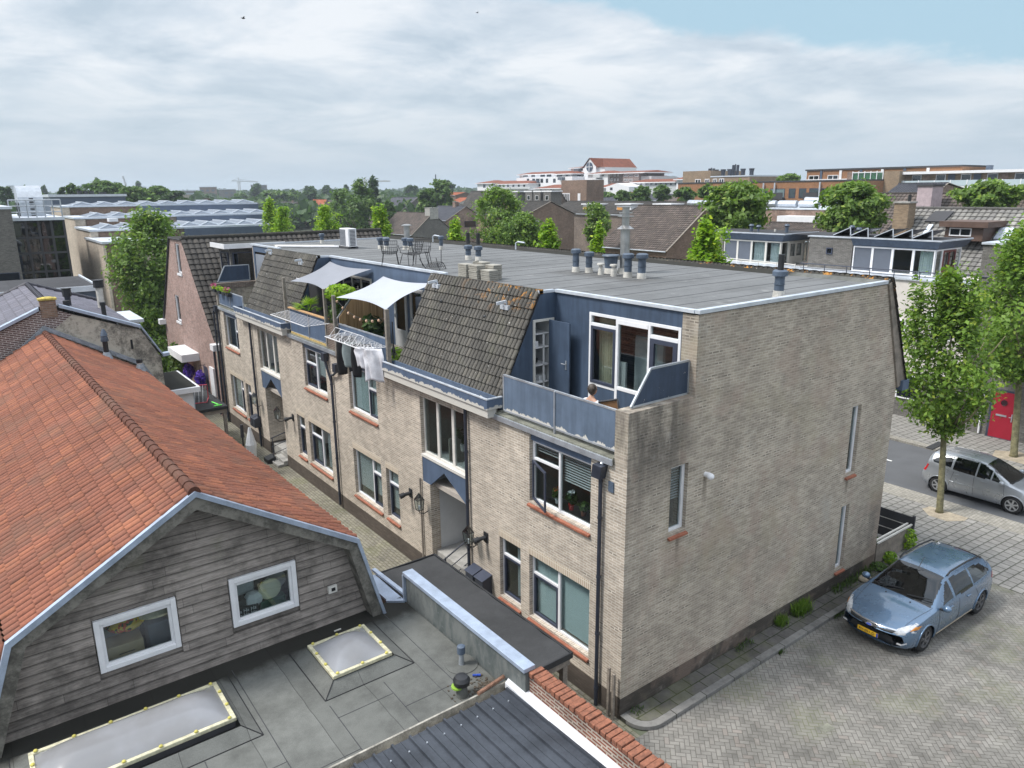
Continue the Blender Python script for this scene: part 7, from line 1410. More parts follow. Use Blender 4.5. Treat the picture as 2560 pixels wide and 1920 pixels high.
# ------------------------------------------------------------------ trees: tapered trunk, limbs, crown of many small leaves
def crown_mesh(name, kind, n, size, seed, mat):
 rr = np.random.default_rng(seed)
 cl = []
 def shell(th, z):                        # outline radius of the crown at height z for bearing th
  w = .10*math.sin(3*th+seed)+.08*math.sin(5*th+2*seed)+.06*math.sin(7*th+9*z+seed)
  if kind == 'round': r = math.sqrt(max(0, 1-(2*z-1)**2))**.8
  elif kind == 'egg': r = (math.sin(math.pi*min(1, z**.62))**.8)*1.0
  elif kind == 'flame': r = (math.sin(math.pi*min(1, z**.5))**.9)*1.0
  elif kind == 'column': r = min(1, z*6)**.5*min(1, (1-z)*2.2)**.6
  else: r = math.sqrt(max(0, 1-(1.6*z-.7)**2/1.1)) if z < 1 else 0
  return max(0.02, r*(1+w))
 ncl = max(30, n//52)
 for i in range(ncl):
  z = rr.uniform(.0, 1.0); th = rr.uniform(0, 2*math.pi); R = shell(th, z); q = rr.uniform(0, 1)**.38
  lump = .80+.50*mnoise.noise(Vector((math.cos(th)*1.5+seed, math.sin(th)*1.5, z*3.4)))
  if rr.uniform() < .10: lump *= 1.16
  cl.append((R*q*lump*math.cos(th), R*q*lump*math.sin(th), z))
 if kind in ('egg', 'flame'):             # upright leading shoots poking out of the top
  for k in range(7 if kind == 'egg' else 4):
   th = rr.uniform(0, 6.28); q = rr.uniform(.05, .55); zt_ = rr.uniform(.95, 1.12)-.25*q
   for j in range(ncl//28): z = rr.uniform(zt_-.3, zt_); cl.append((q*math.cos(th)+rr.normal()*.05, q*math.sin(th)+rr.normal()*.05, z))
 C = np.array(cl); idx = rr.integers(0, len(C), n)
 cr = .095 if kind != 'round' else .11
 P = C[idx]+rr.normal(size=(n, 3))*np.array([cr, cr, cr*.42])
 return P, rr
def tree(name, lb, base, H, wid, z0, kind, n, leaf, mat, seed, trunk=.12, group=None, lean=(0, 0), barkm='bark', cat='tree'):
 """H: top height, wid: crown width, z0: underside of the crown"""
 t = thing(name, lb, cat, (base[0], base[1], base[2] if len(base) > 2 else 0), group); bz = t.location.z
 P, rr = crown_mesh(name, kind, n, leaf, seed, mat); ch = H-z0
 P = P*np.array([wid/2, wid/2, ch]); P[:, 2] += z0; P[:, 0] += lean[0]*(P[:, 2]-0)/H; P[:, 1] += lean[1]*(P[:, 2])/H
 out = P-np.array([0, 0, z0+ch*.4]); out /= np.linalg.norm(out, axis=1, keepdims=True)+1e-6
 nrm = out*.55+rr.normal(size=P.shape)*.55+np.array([0, 0, .45]); nrm /= np.linalg.norm(nrm, axis=1, keepdims=True)
 a = np.cross(nrm, rr.normal(size=P.shape)); a /= np.linalg.norm(a, axis=1, keepdims=True)+1e-6; b = np.cross(nrm, a)
 s = leaf*rr.uniform(.45, 1.45, (len(P), 1)); V = np.empty((len(P), 4, 3))
 V[:, 0] = P-a*s*.55; V[:, 1] = P+b*s*.32+nrm*s*.06; V[:, 2] = P+a*s*.6-nrm*s*.12; V[:, 3] = P-b*s*.32+nrm*s*.06
 me = bpy.data.meshes.new('crown'); nv = len(P)*4; me.vertices.add(nv); me.vertices.foreach_set('co', V.reshape(-1).astype(np.float32)); me.loops.add(nv); me.loops.foreach_set('vertex_index', np.arange(nv, dtype=np.int32)); me.polygons.add(len(P)); me.polygons.foreach_set('loop_start', np.arange(0, nv, 4, dtype=np.int32)); me.polygons.foreach_set('loop_total', np.full(len(P), 4, dtype=np.int32)); me.update(calc_edges=True); me.materials.append(M[mat])
 o = bpy.data.objects.new('crown', me); COL.objects.link(o); o.parent = t
 m = MB(); x, y, z = t.location; tp = Vector((x+lean[0]*.6, y+lean[1]*.6, bz+z0+ch*.62)); mid = Vector((x+lean[0]*.25+.03, y+lean[1]*.25, bz+z0*.75))
 m.tube([(x, y, bz-.05), (x, y, bz+.12), mid, (x+lean[0]*z0/H, y+lean[1]*z0/H, bz+z0+ch*.08), tp], [trunk*1.35, trunk, trunk*.85, trunk*.72, trunk*.2], 10)
 rb = random.Random(seed)
 for k in range(9):
  th = rb.uniform(0, 6.28); h0 = bz+z0+ch*rb.uniform(-.02, .38); q = rb.uniform(.45, .8)*wid/2; s_ = Vector((x+lean[0]*h0/max(H, .1)*.9, y, h0)); e = Vector((x+q*math.cos(th), y+q*math.sin(th), h0+ch*rb.uniform(.18, .36)))
  m.tube([s_, s_.lerp(e, .5)+Vector((0, 0, -.04*ch)), e], [trunk*.5, trunk*.3, trunk*.1], 6)
 m.build('trunk', M[barkm], t, smooth='all'); return t
# two street trees by the road
tree('street_tree', 'bright green hornbeam on slim trunk beside the silver car', (16.27, .6, .02), 8.1, 3.6, 3.0, 'egg', 13500, .14, 'leaf_street', 3, .11, 'street trees along the road', (.1, .75))
tree('street_tree', 'street tree across the road cut by the right picture edge, by the red door', (24.19, 1.14, .1), 9.1, 4.3, 3.5, 'egg', 13500, .17, 'leaf_street', 5, .14, 'street trees along the road', (.1, .9))
# the row going on behind the flat roof
for i, (y, x, H, wd, k, lb) in enumerate(((11.4, 16.3, 9.35, 3.1, 'flame', 'broad street tree top showing above the roof edge before the glazed penthouse'), (18.0, 16.3, 9.1, 1.2, 'flame', 'thin bright shoot poking above the roof edge beside the russet gable'), (21.9, 16.3, 9.35, 2.5, 'flame', 'pointed bright green street tree right of the round trees'), (31.2, 16.3, 9.1, 2.6, 'flame', 'slim pointed street tree before the grey gable house'), (41.5, 16.3, 9.85, 2.9, 'flame', 'pointed bright green street tree behind the air conditioner'), (51.7, 16.3, 9.7, 4.0, 'flame', 'bright street tree left of the steel flue'), (62, 16.3, 9.4, 3.4, 'flame', 'lower bright street tree beside the curved street lamps'), (66.0, 16.6, 10.3, 3.2, 'flame', 'slim bright street tree at the end of the blue fascias'))):
 tree('street_tree', lb, (x, y, 0), H, wd, 4.5, k, 5200 if i else 8000, .19, 'leaf_bright', 20+i, .12, 'street trees along the road')
def ptree(nm, lb, u, vt, wpx, x, kind, n, leaf, mat, seed, vb=None, group=None):
 p = X(u, vt, x); d = float((p-CAMP) @ FW); w = wpx*d/FPX; H = float(p[2]); z0 = float(X(u, vb, x)[2]) if vb else H*.3
 return tree(nm, lb, (x, float(p[1]), 0), H, w, max(.5, z0), kind, n, leaf, mat, seed, .2, group, barkm='bark_d')
G1 = 'round street trees behind the flat roof'
ptree('round_tree', 'large light green round tree left of the red brick hall', 1850, 462, 165, 33, 'round', 9000, .28, 'leaf_plane', 40, 590, G1)
ptree('round_tree', 'large round light green tree in front of the white roof ducts', 2138, 464, 165, 38, 'round', 9000, .28, 'leaf_plane', 41, 592, G1)
ptree('round_tree', 'round green tree behind the grey tiled ridge at right', 2475, 458, 150, 55, 'round', 7000, .33, 'leaf_plane', 42, 550, G1)
ptree('round_tree', 'light green tree at the far right beyond the tiled roof', 2550, 470, 90, 62, 'round', 3000, .35, 'leaf_plane', 43, 560, G1)
ptree('round_tree', 'biggest dense round tree, centre behind the roof', 1250, 478, 150, 34, 'round', 9500, .27, 'leaf_plane', 44, 640, G1)
ptree('round_tree', 'lower round tree right of the biggest round tree', 1303, 538, 120, 30, 'round', 7500, .24, 'leaf_plane', 45, 640, G1)
ptree('round_tree', 'round tree left of the large dark ribbed roof', 1492, 512, 82, 44, 'round', 4500, .27, 'leaf_plane', 46, 600, G1)
ptree('round_tree', 'small shoot of leaves left of the large dark ribbed roof', 1500, 570, 32, 40, 'round', 700, .2, 'leaf_bright', 47, 600, G1)
# tree between glass office and pink house
tree('lime_tree', 'tall full green lime tree between the beige block and the pink house', (1.7, 50, 0), 9.5, 5.6, .9, 'round', 17000, .26, 'leaf_plane', 50, .25, None, (.3, 0), 'bark_d')
# wood behind the stepped block and trees among the houses
L = [(255, 455, 90, 150, 'round', 'leaf_mid', 'dark green broad tree left of the green tree bank on the skyline', 500), (330, 470, 90, 140, 'round', 'leaf_mid', 'middle tree of the green bank behind the stepped block', 505), (395, 468, 80, 145, 'round', 'leaf_mid', 'tree of the green bank below the small dark poplar', 505), (435, 480, 60, 140, 'round', 'leaf_dark', 'right end tree of the green bank behind the stepped block', 505), (290, 462, 60, 160, 'round', 'leaf_mid', 'second tree of the green bank on the skyline', 500),
 (62, 470, 16, 120, 'column', 'leaf_dark', 'slim dark conifer at the far left', 520), (92, 478, 26, 110, 'round', 'leaf_bright', 'small light green tree beside the slim conifer', 520), (180, 462, 34, 150, 'round', 'leaf_mid', 'rounded tree just left of the slate rooftop box', 500), (155, 470, 20, 160, 'round', 'leaf_dark', 'small dark tree left of the rounded tree', 500),
 (640, 462, 48, 150, 'round', 'leaf_dark', 'dark bushy pine under the left crane', 510), (690, 480, 90, 120, 'round', 'leaf_mid', 'wide green tree behind the dark hipped house', 520), (735, 478, 50, 140, 'round', 'leaf_mid', 'green tree right of the dark bushy pine', 515), (775, 472, 50, 130, 'round', 'leaf_dark', 'dark green tree behind the salmon gable', 530), (600, 486, 40, 140, 'round', 'leaf_mid', 'low green tree above the blue fascias', 520),
 (893, 458, 110, 62, 'round', 'leaf_mid', 'very tall full tree at the centre left skyline', 590), (845, 480, 60, 66, 'round', 'leaf_mid', 'left shoulder tree of the very tall full tree', 590), (932, 452, 40, 90, 'round', 'leaf_dark', 'dark tree below the red and white crane', 560), (970, 506, 42, 70, 'round', 'leaf_mid', 'small tree left of the slate hipped house', 560),
 (1100, 455, 84, 95, 'round', 'leaf_mid', 'green tree with a thin mast on the skyline', 530), (1062, 480, 50, 90, 'round', 'leaf_mid', 'lower green tree beside the tree with the mast', 535), (1120, 456, 40, 180, 'round', 'leaf_dark', 'hazy round tree behind the tree with the mast', 500), (1030, 467, 44, 220, 'round', 'leaf_dark', 'hazy dark oval tree left of the mast', 500),
 (1605, 468, 60, 100, 'round', 'leaf_mid', 'green tree left of the tan flats', 510), (1560, 478, 50, 105, 'round', 'leaf_mid', 'rounded tree above the long dark terrace roof', 510), (1655, 466, 50, 110, 'round', 'leaf_mid', 'green tree at the foot of the tan flats', 500), (1712, 472, 60, 95, 'round', 'leaf_mid', 'green tree in front of the tan flats', 505), (1775, 460, 54, 85, 'round', 'leaf_mid', 'tree before the left end of the rust apartment block', 505), (1880+12, 437, 0, 0, '', '', '', 0),
 (1975, 437, 68, 130, 'round', 'leaf_plane', 'flat topped tree on the roofline left of the upper brick block', 456), (1500, 480, 60, 140, 'round', 'leaf_mid', 'tree low between tower block and white gable', 510), (1528, 485, 40, 120, 'round', 'leaf_mid', 'tree above the orange cottage roof', 510), (560, 498, 26, 150, 'round', 'leaf_mid', 'far tree beside the white edged gable', 520),
 (705, 560, 60, 60, 'round', 'leaf_bright', 'small bright tree right of the blue fascias', 600), (720, 520, 30, 75, 'column', 'leaf_bright', 'thin upright bright tree by the pale sheds', 590), (10, 470, 40, 170, 'round', 'leaf_dark', 'dark tree at the extreme left skyline', 500)]
for i, (u, v, w, x, k, mt, lb, vb) in enumerate(L):
 if not w: continue
 p = X(u, v, x) if u > 560 else Y(u, v, x+40)
 d = float((p-CAMP) @ FW); W_ = w*d/FPX
 z0_ = max(.5, float(p[2])-(vb-v)*d/FPX)
 tree('background_tree', lb, (float(p[0]), float(p[1]), 0), float(p[2]), W_, z0_, k, int(900+w*22), max(.35, d*.0045), mt, 100+i, .3, 'trees among the town roofs', barkm='bark_d')
# distant belts of trees that read as one mass
def belt(nm, D, az0, az1, h, n, seed, mat, leaf):
 rr = np.random.default_rng(seed); mb = [];
 th = rr.uniform(az0, az1, n); hh = h*(.65+.5*np.array([mnoise.noise(Vector((t_*40, seed, 0))) for t_ in th])+.25*rr.random(n))*rr.random(n)**.35
 Dd = D*(1+rr.normal(size=n)*.05); P = np.stack([CAMP[0]+Dd*np.cos(th), CAMP[1]+Dd*np.sin(th), hh], 1)
 a = rr.normal(size=(n, 3)); a /= np.linalg.norm(a, axis=1, keepdims=True); b = np.cross(a, rr.normal(size=(n, 3))); b /= np.linalg.norm(b, axis=1, keepdims=True); s = leaf*rr.uniform(.6, 1.3, (n, 1))
 V = np.stack([P-a*s, P+b*s, P+a*s, P-b*s], 1); me = bpy.data.meshes.new(nm); nv = n*4; me.vertices.add(nv); me.vertices.foreach_set('co', V.reshape(-1).astype(np.float32)); me.loops.add(nv); me.loops.foreach_set('vertex_index', np.arange(nv, dtype=np.int32)); me.polygons.add(n); me.polygons.foreach_set('loop_start', np.arange(0, nv, 4, dtype=np.int32)); me.polygons.foreach_set('loop_total', np.full(n, 4, dtype=np.int32)); me.update(calc_edges=True); me.materials.append(M[mat])
 o = bpy.data.objects.new(nm, me); COL.objects.link(o); o['kind'] = 'stuff'
belt('woodland', 260, R_(14), R_(92), 8.0, 24000, 1, 'leaf_dark', 1.3); belt('woodland', 420, R_(14), R_(92), 9.5, 26000, 2, 'leaf_dark', 1.9); belt('woodland', 800, R_(14), R_(92), 13, 26000, 3, 'leaf_dark', 3.2); belt('woodland', 1500, R_(14), R_(92), 16, 22000, 4, 'leaf_dark', 5)
# ------------------------------------------------------------------ skyline buildings and cranes
def far_block(lb, u0, u1, vt, D, mat, wins_=True, nm='distant_building', vb=488):
 uc = (u0+u1)/2; d = ray(uc, vt); t_ = D/math.hypot(d[0], d[1]); p = CAMP+d*t_; k = float((p-CAMP) @ FW)/FPX; wdt = (u1-u0)*k; H = float(p[2])
 t = thing(nm, lb, 'building', (float(p[0]), float(p[1]), 0)); az = math.atan2(p[1]-CAMP[1], p[0]-CAMP[0])
 m = MB(); m.box(p[0], p[0]+12, p[1]-wdt/2, p[1]+wdt/2, 0, H); o = m.build('wall', M[mat], t)
 MB().box(p[0]-.2, p[0]+12, p[1]-wdt/2-.3, p[1]+wdt/2+.3, H, H+.5).build('roof_edge', M['coping'], t)
 if wins_:
  m = MB(); z = H-2
  while z > H-12 and z > 1:
   y = p[1]-wdt/2+2
   while y < p[1]+wdt/2-3: m.box(p[0]-.12, p[0]-.02, y, y+2.2, z-1.6, z); y += 4.5
   z -= 3.2
  if m.v: m.build('window_row', M['screen'], t)
 t.rotation_euler[2] = az; t.location = (float(p[0]), float(p[1]), 0)
 return t
far_block('long pale flat topped hall on the left horizon', 20, 72, 465, 900, 'doorw', False); far_block('low grey hall at the left picture edge', -20, 20, 475, 950, 'doorw', False)
far_block('grey blue office in the distant group left of the crane', 445, 500, 477, 700, 'brick_grey'); far_block('reddish apartment block in the distant group left of the crane', 500, 540, 468, 720, 'brick_brown'); far_block('grey flats just left of the left crane', 548, 588, 474, 680, 'brick_grey'); far_block('dark flats right of the left crane', 628, 666, 463, 750, 'brick_grey'); far_block('low slate block behind the poplar', 320, 362, 468, 800, 'doorw'); far_block('blue grey tower left of the green tree bank', 192, 205, 466, 820, 'blue_far', False)
far_block('low dark house row under the distant group', 450, 505, 486, 420, 'brick_beige'); far_block('distant white sheds at the left', 0, 130, 489, 420, 'white', False); far_block('pale block on the horizon centre', 730, 755, 476, 900, 'doorw')
for u, v, w, D, lb in ((242, 449, 12, 600, 'small dark poplar standing on the left skyline'), (345, 454, 14, 620, 'second dark poplar on the left skyline'), (766, 463, 20, 500, 'pair of hazy poplars at the centre left skyline'), (816, 467, 40, 520, 'hazy dark tree row left of the very tall full tree'), (110, 472, 14, 500, 'tiny hazy poplar at the far left'), (865, 468, 20, 500, 'hazy poplar in front of the horizon centre')):
 d = ray(u, v); t_ = D/math.hypot(d[0], d[1]); p = CAMP+d*t_; k = float((p-CAMP) @ FW)/FPX; tree('poplar_tree', lb, (float(p[0]), float(p[1]), 0), float(p[2]), w*k, 1.5, 'column', 1200, D*.0045, 'leaf_dark', int(u), .4, 'poplars on the skyline', barkm='bark_d')
def crane(lb, u, vt, ua, ub, va, vb, D, col):
 def at(uu, vv): d = ray(uu, vv); return CAMP+d*(D/math.hypot(d[0], d[1]))
 b = at(u, vt); t = thing('tower_crane', lb, 'crane', (float(b[0]), float(b[1]), 0), 'tower cranes on the horizon'); w = D*.0011
 m = MB(); zt = float(b[2]); z = 0
 for sx in (-1, 1):
  for sy in (-1, 1): m.bar((b[0]+sx*w, b[1]+sy*w, 0), (b[0]+sx*w, b[1]+sy*w, zt), w*.5)
 while z < zt-2*w: m.bar((b[0]-w, b[1]-w, z), (b[0]+w, b[1]+w, z+3*w), w*.35); z += 3*w
 m.build('mast', M[col], t)
 A, Bq = at(ua, va), at(ub, vb); m = MB(); m.bar(A, Bq, w*1.1); n = 14; up_ = Vector((0, 0, w*2.4))
 m.bar(Vector(b)+up_*1.0, Vector(Bq)+up_*.2, w*.5); m.bar(Vector(b)+up_*1.6, Vector(A), w*.4); m.bar(Vector(b), Vector(b)+up_*1.8, w)
 for i in range(n): q = Vector(b).lerp(Vector(Bq), i/n); q2 = Vector(b).lerp(Vector(Bq), (i+.5)/n); m.bar(q, q2+up_*(1-i/n), w*.3)
 m.build('jib', M[col], t); return t
crane('pale tower crane on the left horizon with jib to the right', 597, 454, 579, 645, 452, 455, 1300, 'doorw'); crane('red and white tower crane behind the trees at centre left', 912, 454, 908, 976, 455, 453, 900, 'dirtywhite')
t = crane('thin leaning crane jib above the green tree bank', 316, 468, 312, 317, 470, 470, 900, 'doorw')
def at_(u, v, D): d = ray(u, v); return CAMP+d*(D/math.hypot(d[0], d[1]))
MB().bar(at_(317, 470, 900), at_(307, 440, 900), 1.6).build('raised_jib', M['doorw'], t)
p = at_(1089, 436, 200); solo(MB().tube([(p[0], p[1], 0), (p[0], p[1], p[2])], [.3, .12], 6), 'radio_mast', M['pipe'], 'thin dark mast rising from the tree at the centre skyline', 'mast')
# white edged dark gable far left-centre and pale sheds
def fgab(lb, u0, u1, up_, vt, vb, D, rf, wl, seed):
 pc = at_(up_, vt, D); xl = at_(u0, vb, D); xr_ = at_(u1, vb, D); k = float((pc-CAMP) @ FW)/FPX; w = (u1-u0)*k/2
 return gable_house('gabled_house', lb, float(pc[0])-w, float(pc[0]), float(pc[0])+w, float(pc[1]), float(pc[1])+w*1.6, float(xl[2]), float(pc[2]), rf, wl, seed=seed, samp=2, wl=.6, rl=.6)
fgab('dark gable with white edges above the blue fascias', 500, 545, 522, 497, 515, 150, 'tile_dark', 'brick_purple', 201); fgab('rust roofed low house above the blue fascias', 575, 640, 600, 503, 513, 160, 'roof_orange', 'brick_brown', 202)
t = thing('pale_shed', 'low pale ribbed shed roof right of the blue fascias', 'shed', (80, 120, 0)); p = X(680, 525, 90); MB().box(90, 100, p[1]-7, p[1]+6, 0, float(p[2])).build('wall', M['doorw'], t); MB().prism([(89.6, p[1]-7.3, p[2]), (95, p[1]-7.3, p[2]+1.2), (100.4, p[1]-7.3, p[2])], (0, 13.6, 0)).build('roof', M['coping'], t)
# infill roofs so no bare ground shows in the town
rr = random.Random(77); n = 0
for gx in range(6):
 for gy in range(10):
  x = 112+gx*30+rr.uniform(-5, 5); y = 20+gy*36+rr.uniform(-6, 6)
  if math.atan2(y-CAMP[1], x-CAMP[0]) < R_(18): continue
  if 190 < x < 245 and 130 < y < 330: continue
  h = rr.uniform(3.2, 4.6); w = rr.uniform(5, 7); L_ = rr.uniform(10, 18); zr_ = h+rr.uniform(2.6, 3.8); zr_ = min(zr_, 8.2)
  rf_, rn = rr.choice((('tile_dark', 'dark'), ('tile_house', 'brown'), ('roof_orange', 'orange'), ('tile_slate', 'slate'))); wl_ = rr.choice(('brick_brown', 'brick_dark', 'brick_beige'))
  t = thing('town_house', 'small distant house with %s roof and %s walls among the town trees' % (rn, {'brick_brown': 'brown', 'brick_dark': 'dark', 'brick_beige': 'pale'}[wl_]), 'house', (x, y, 0), 'small distant town houses, %s roof and %s' % (rn, wl_.replace('brick_', ''))); MB().prism([(x-w, y, 0), (x-w, y, h), (x, y, zr_-.1), (x+w, y, h), (x+w, y, 0)], (0, L_, 0)).build('wall', M[wl_], t)
  MB().prism([(x-w-.4, y-.3, h-.1), (x, y-.3, zr_), (x+w+.4, y-.3, h-.1), (x+w+.4, y-.3, h-.25), (x, y-.3, zr_-.12), (x-w-.4, y-.3, h-.25)], (0, L_+.6, 0)).build('roof', M[rf_], t)
  MB().box(x-.3, x+.4, y+L_*.3, y+L_*.3+.8, zr_-.5, zr_+.8).build('chimney', M['brick_brown'], t); n += 1
# nearer left yards
# ------------------------------------------------------------------ cars
def catmull(xs, ys, x):
 xs = np.array(xs, float); ys = np.array(ys, float); m = np.gradient(ys, xs); i = np.clip(np.searchsorted(xs, x)-1, 0, len(xs)-2); h = xs[i+1]-xs[i]; t = (x-xs[i])/h
 return ys[i]*(2*t**3-3*t**2+1)+m[i]*h*(t**3-2*t**2+t)+ys[i+1]*(-2*t**3+3*t**2)+m[i+1]*h*(t**3-t**2)
def car(name, lb, loc, rz, spec, paint, wheel_mat):
 """front toward +x of the car, built round its own origin then placed"""
 t = thing(name, lb, 'car', (0, 0, 0)); Lh = spec['L']/2
 kx, kt, kb, kw = spec['x'], spec['top'], spec['belt'], spec['w']; W2 = spec['W']/2
 NX, NS = 170, 56
 u = np.linspace(0, 1, NX); xs = Lh*np.cos(np.pi*u)   # dense at both ends
 xs = .25*xs+.75*np.linspace(Lh, -Lh, NX)
 kxr = np.array(kx)[::-1]
 top = np.interp(xs, kxr, np.array(kt)[::-1]) if 0 else catmull(kxr, np.array(kt)[::-1], xs); belt = catmull(kxr, np.array(kb)[::-1], xs); wid = catmull(kxr, np.array(kw)[::-1], xs)*W2
 low = catmull(kxr, np.array(spec['low'])[::-1], xs)
 rows = []
 for x, zt, zb, w, zl in zip(xs, top, belt, wid, low):
  zb = min(zb, zt-.02); gh = zt-zb                                  # greenhouse height
  tuck = spec['tuck']*min(1, gh/.45)
  ctrl = [(0, zl), (w*.80, zl), (w*.955, zl+.06), (w*1.0, zl+(zb-zl)*.42), (w*.995, zl+(zb-zl)*.72), (w*.955, zb), (w*.955-tuck*.55, zb+gh*.5), (w*.955-tuck*.95-.04, zb+gh*.86), (w*.70-tuck*.7, zb+gh*.975), (0, zt+.012)]
  if gh < .12: ctrl[6] = (w*.93, zb+gh*.35); ctrl[7] = (w*.84, zb+gh*.72); ctrl[8] = (w*.6, zb+gh*.92)
  c = np.array(ctrl); s = np.r_[0, np.cumsum(np.linalg.norm(np.diff(c, axis=0), axis=1))]; s /= s[-1]
  q = np.interp(np.linspace(0, 1, NS), np.linspace(0, 1, len(c)), s) if 0 else None
  tt = np.linspace(0, len(c)-1, NS); base = np.arange(len(c)); yy = catmull(base, c[:, 0], tt); zz = catmull(base, c[:, 1], tt); yy[0] = 0; yy[-1] = 0; rows.append(np.stack([np.full(NS, x), np.maximum(yy, 0), zz], 1))
 P = np.array(rows)                                                    # NX, NS, 3
 for i in range(NX):
  e = abs(P[i, 0, 0])/Lh
  k = spec['nose'] if P[i, 0, 0] > 0 else spec['tail']
  P[i, :, 0] -= np.sign(P[i, 0, 0])*k*(np.abs(P[i, :, 1])/W2)**2.6*max(0, (e-.55)/.45)**1.2
  zz = P[i, :, 2]; P[i, :, 0] -= np.sign(P[i, 0, 0])*.10*max(0, (e-.80)/.2)*np.clip((zz-.55)/.35, -1, 1)**2
 def faces(sign):
  V = P.copy(); V[:, :, 1] *= sign; return V
 wx = spec['wheels']; wr = spec['wr']; polys = spec['glass']
 def inside(pt, poly):
  x, z = pt; c = False; n = len(poly)
  for i in range(n):
   (x1, z1), (x2, z2) = poly[i], poly[(i+1) % n]
   if (z1 > z) != (z2 > z) and x < (x2-x1)*(z-z1)/(z2-z1)+x1: c = not c
  return c
 B = MB(); glass = {}; ws = MB(); rw = MB(); lower = MB()
 for sg in (1, -1):
  V = faces(sg)
  for i in range(NX-1):
   for j in range(NS-1):
    q = [V[i, j], V[i+1, j], V[i+1, j+1], V[i, j+1]]; cx, cy, cz = sum(q)/4; a = abs(cy)
    if any(math.hypot(cx-wx_, cz-wr) < wr*1.13 for wx_ in wx) and a > W2*.55 and cz < wr*2.4: continue
    dst = B
    nrm = np.cross(q[1]-q[0], q[3]-q[0]); nl = np.linalg.norm(nrm)+1e-12; ny = abs(nrm[1])/nl
    if cz > .55:
     if ny > .55:
      for gi, g_ in enumerate(polys):
       if inside((cx, cz), g_): dst = glass.setdefault((gi, sg), MB())
     for key, (xa, xb, za, hw0, hw1, mbb) in {'w': (*spec['wind'], ws), 'r': (*spec['rear'], rw)}.items():
      if min(xa, xb) < cx < max(xa, xb) and cz > za and ny < .62:
       f_ = (cx-xa)/(xb-xa); hw = hw0+(hw1-hw0)*f_
       if a < hw: dst = mbb
    if dst is not B: q = [p_-np.array([0, 0, 0]) for p_ in q]
    dst.add(q if sg > 0 else q[::-1], [(0, 1, 2, 3)])
 def close(mb, nm, mat, par, sm='all'):
  o = mb.build(nm, mat, par); me = o.data; bm = bmesh.new(); bm.from_mesh(me); bmesh.ops.remove_doubles(bm, verts=bm.verts, dist=.0006); bmesh.ops.recalc_face_normals(bm, faces=bm.faces); bm.to_mesh(me); bm.free(); me.polygons.foreach_set('use_smooth', [True]*len(me.polygons)); return o
 body = close(B, 'body', paint, t); body_bvh = None
 SV = [Vector(p_) for sg in (1, -1) for p_ in (P*np.array([1, sg, 1])).reshape(-1, 3)]; SF = [(o_+i*NS+j, o_+(i+1)*NS+j, o_+(i+1)*NS+j+1, o_+i*NS+j+1) for o_ in (0, NX*NS) for i in range(NX-1) for j in range(NS-1)]
 body_bvh = BVHTree.FromPolygons(SV, SF)
 gl = M['car_glass']
 close(ws, 'windscreen', gl, t)
 if rw.v: close(rw, 'rear_window', gl, t)
 for k, mb in glass.items(): close(mb, 'side_window', gl, t)
 def hit(o, d):
  r = body_bvh.ray_cast(Vector(o), Vector(d)); return r[0]
 def patch(nm, poly, mat, axis='x', sgn=1, off=.006, thick=.01, res=10, root=t):
  """outline (y,z) thrown onto the nose or tail, or (x,z) thrown onto the flank"""
  pts = [Vector(p) for p in poly]; m = MB(); n = len(pts); c = sum(pts, Vector((0, 0)))/n; ring = []
  for i in range(n):
   for k in range(3): ring.append(pts[i].lerp(pts[(i+1) % n], k/3))
  grid = []
  for f_ in (1., .66, .33, 0.):
   for p in ring:
    q = c.lerp(p, f_)
    if axis == 'x': h = hit((sgn*4, q[0], q[1]), (-sgn, 0, 0));
    elif axis == 'y': h = hit((q[0], sgn*3, q[1]), (0, -sgn, 0))
    else: h = hit((q[0], q[1], 4), (0, 0, -1))
    if h is None: h = Vector((sgn*Lh*.93, q[0], q[1])) if axis == 'x' else Vector((q[0], sgn*W2, q[1])) if axis == 'y' else Vector((q[0], q[1], 1))
    d = Vector((sgn, 0, 0)) if axis == 'x' else Vector((0, sgn, 0)) if axis == 'y' else Vector((0, 0, 1)); grid.append(h+d*off)
  m.v = [tuple(g) for g in grid]; N = len(ring)
  for r in range(3):
   for i in range(N): m.f.append((r*N+i, r*N+(i+1) % N, (r+1)*N+(i+1) % N, (r+1)*N+i))
  o = m.build(nm, mat, root); o.data.polygons.foreach_set('use_smooth', [True]*len(o.data.polygons)); return o
 MB().box(-Lh*.90, Lh*.88, -W2*.55, W2*.55, .2, .34).build('underbody', M['black'], t)
 cb = spec['cabin']; MB().box(cb[0], cb[1], -W2*.78, W2*.78, .35, cb[2]).build('cabin_floor', M['greydark'], t)
 st = MB()
 for sx in spec['seats']:
  for sy in (-.38, .38): st.box(sx-.25, sx+.2, sy-.23, sy+.23, .5, cb[2]+.08); st.box(sx-.32, sx-.2, sy-.22, sy+.22, .5, cb[2]+.38)
 st.build('seat', M['greydark'], t, bevel=.04); MB().box(cb[1]-.35, cb[1]-.0, -W2*.72, W2*.72, cb[2]-.1, cb[2]+.02).build('dashboard', M['black'], t, bevel=.03)
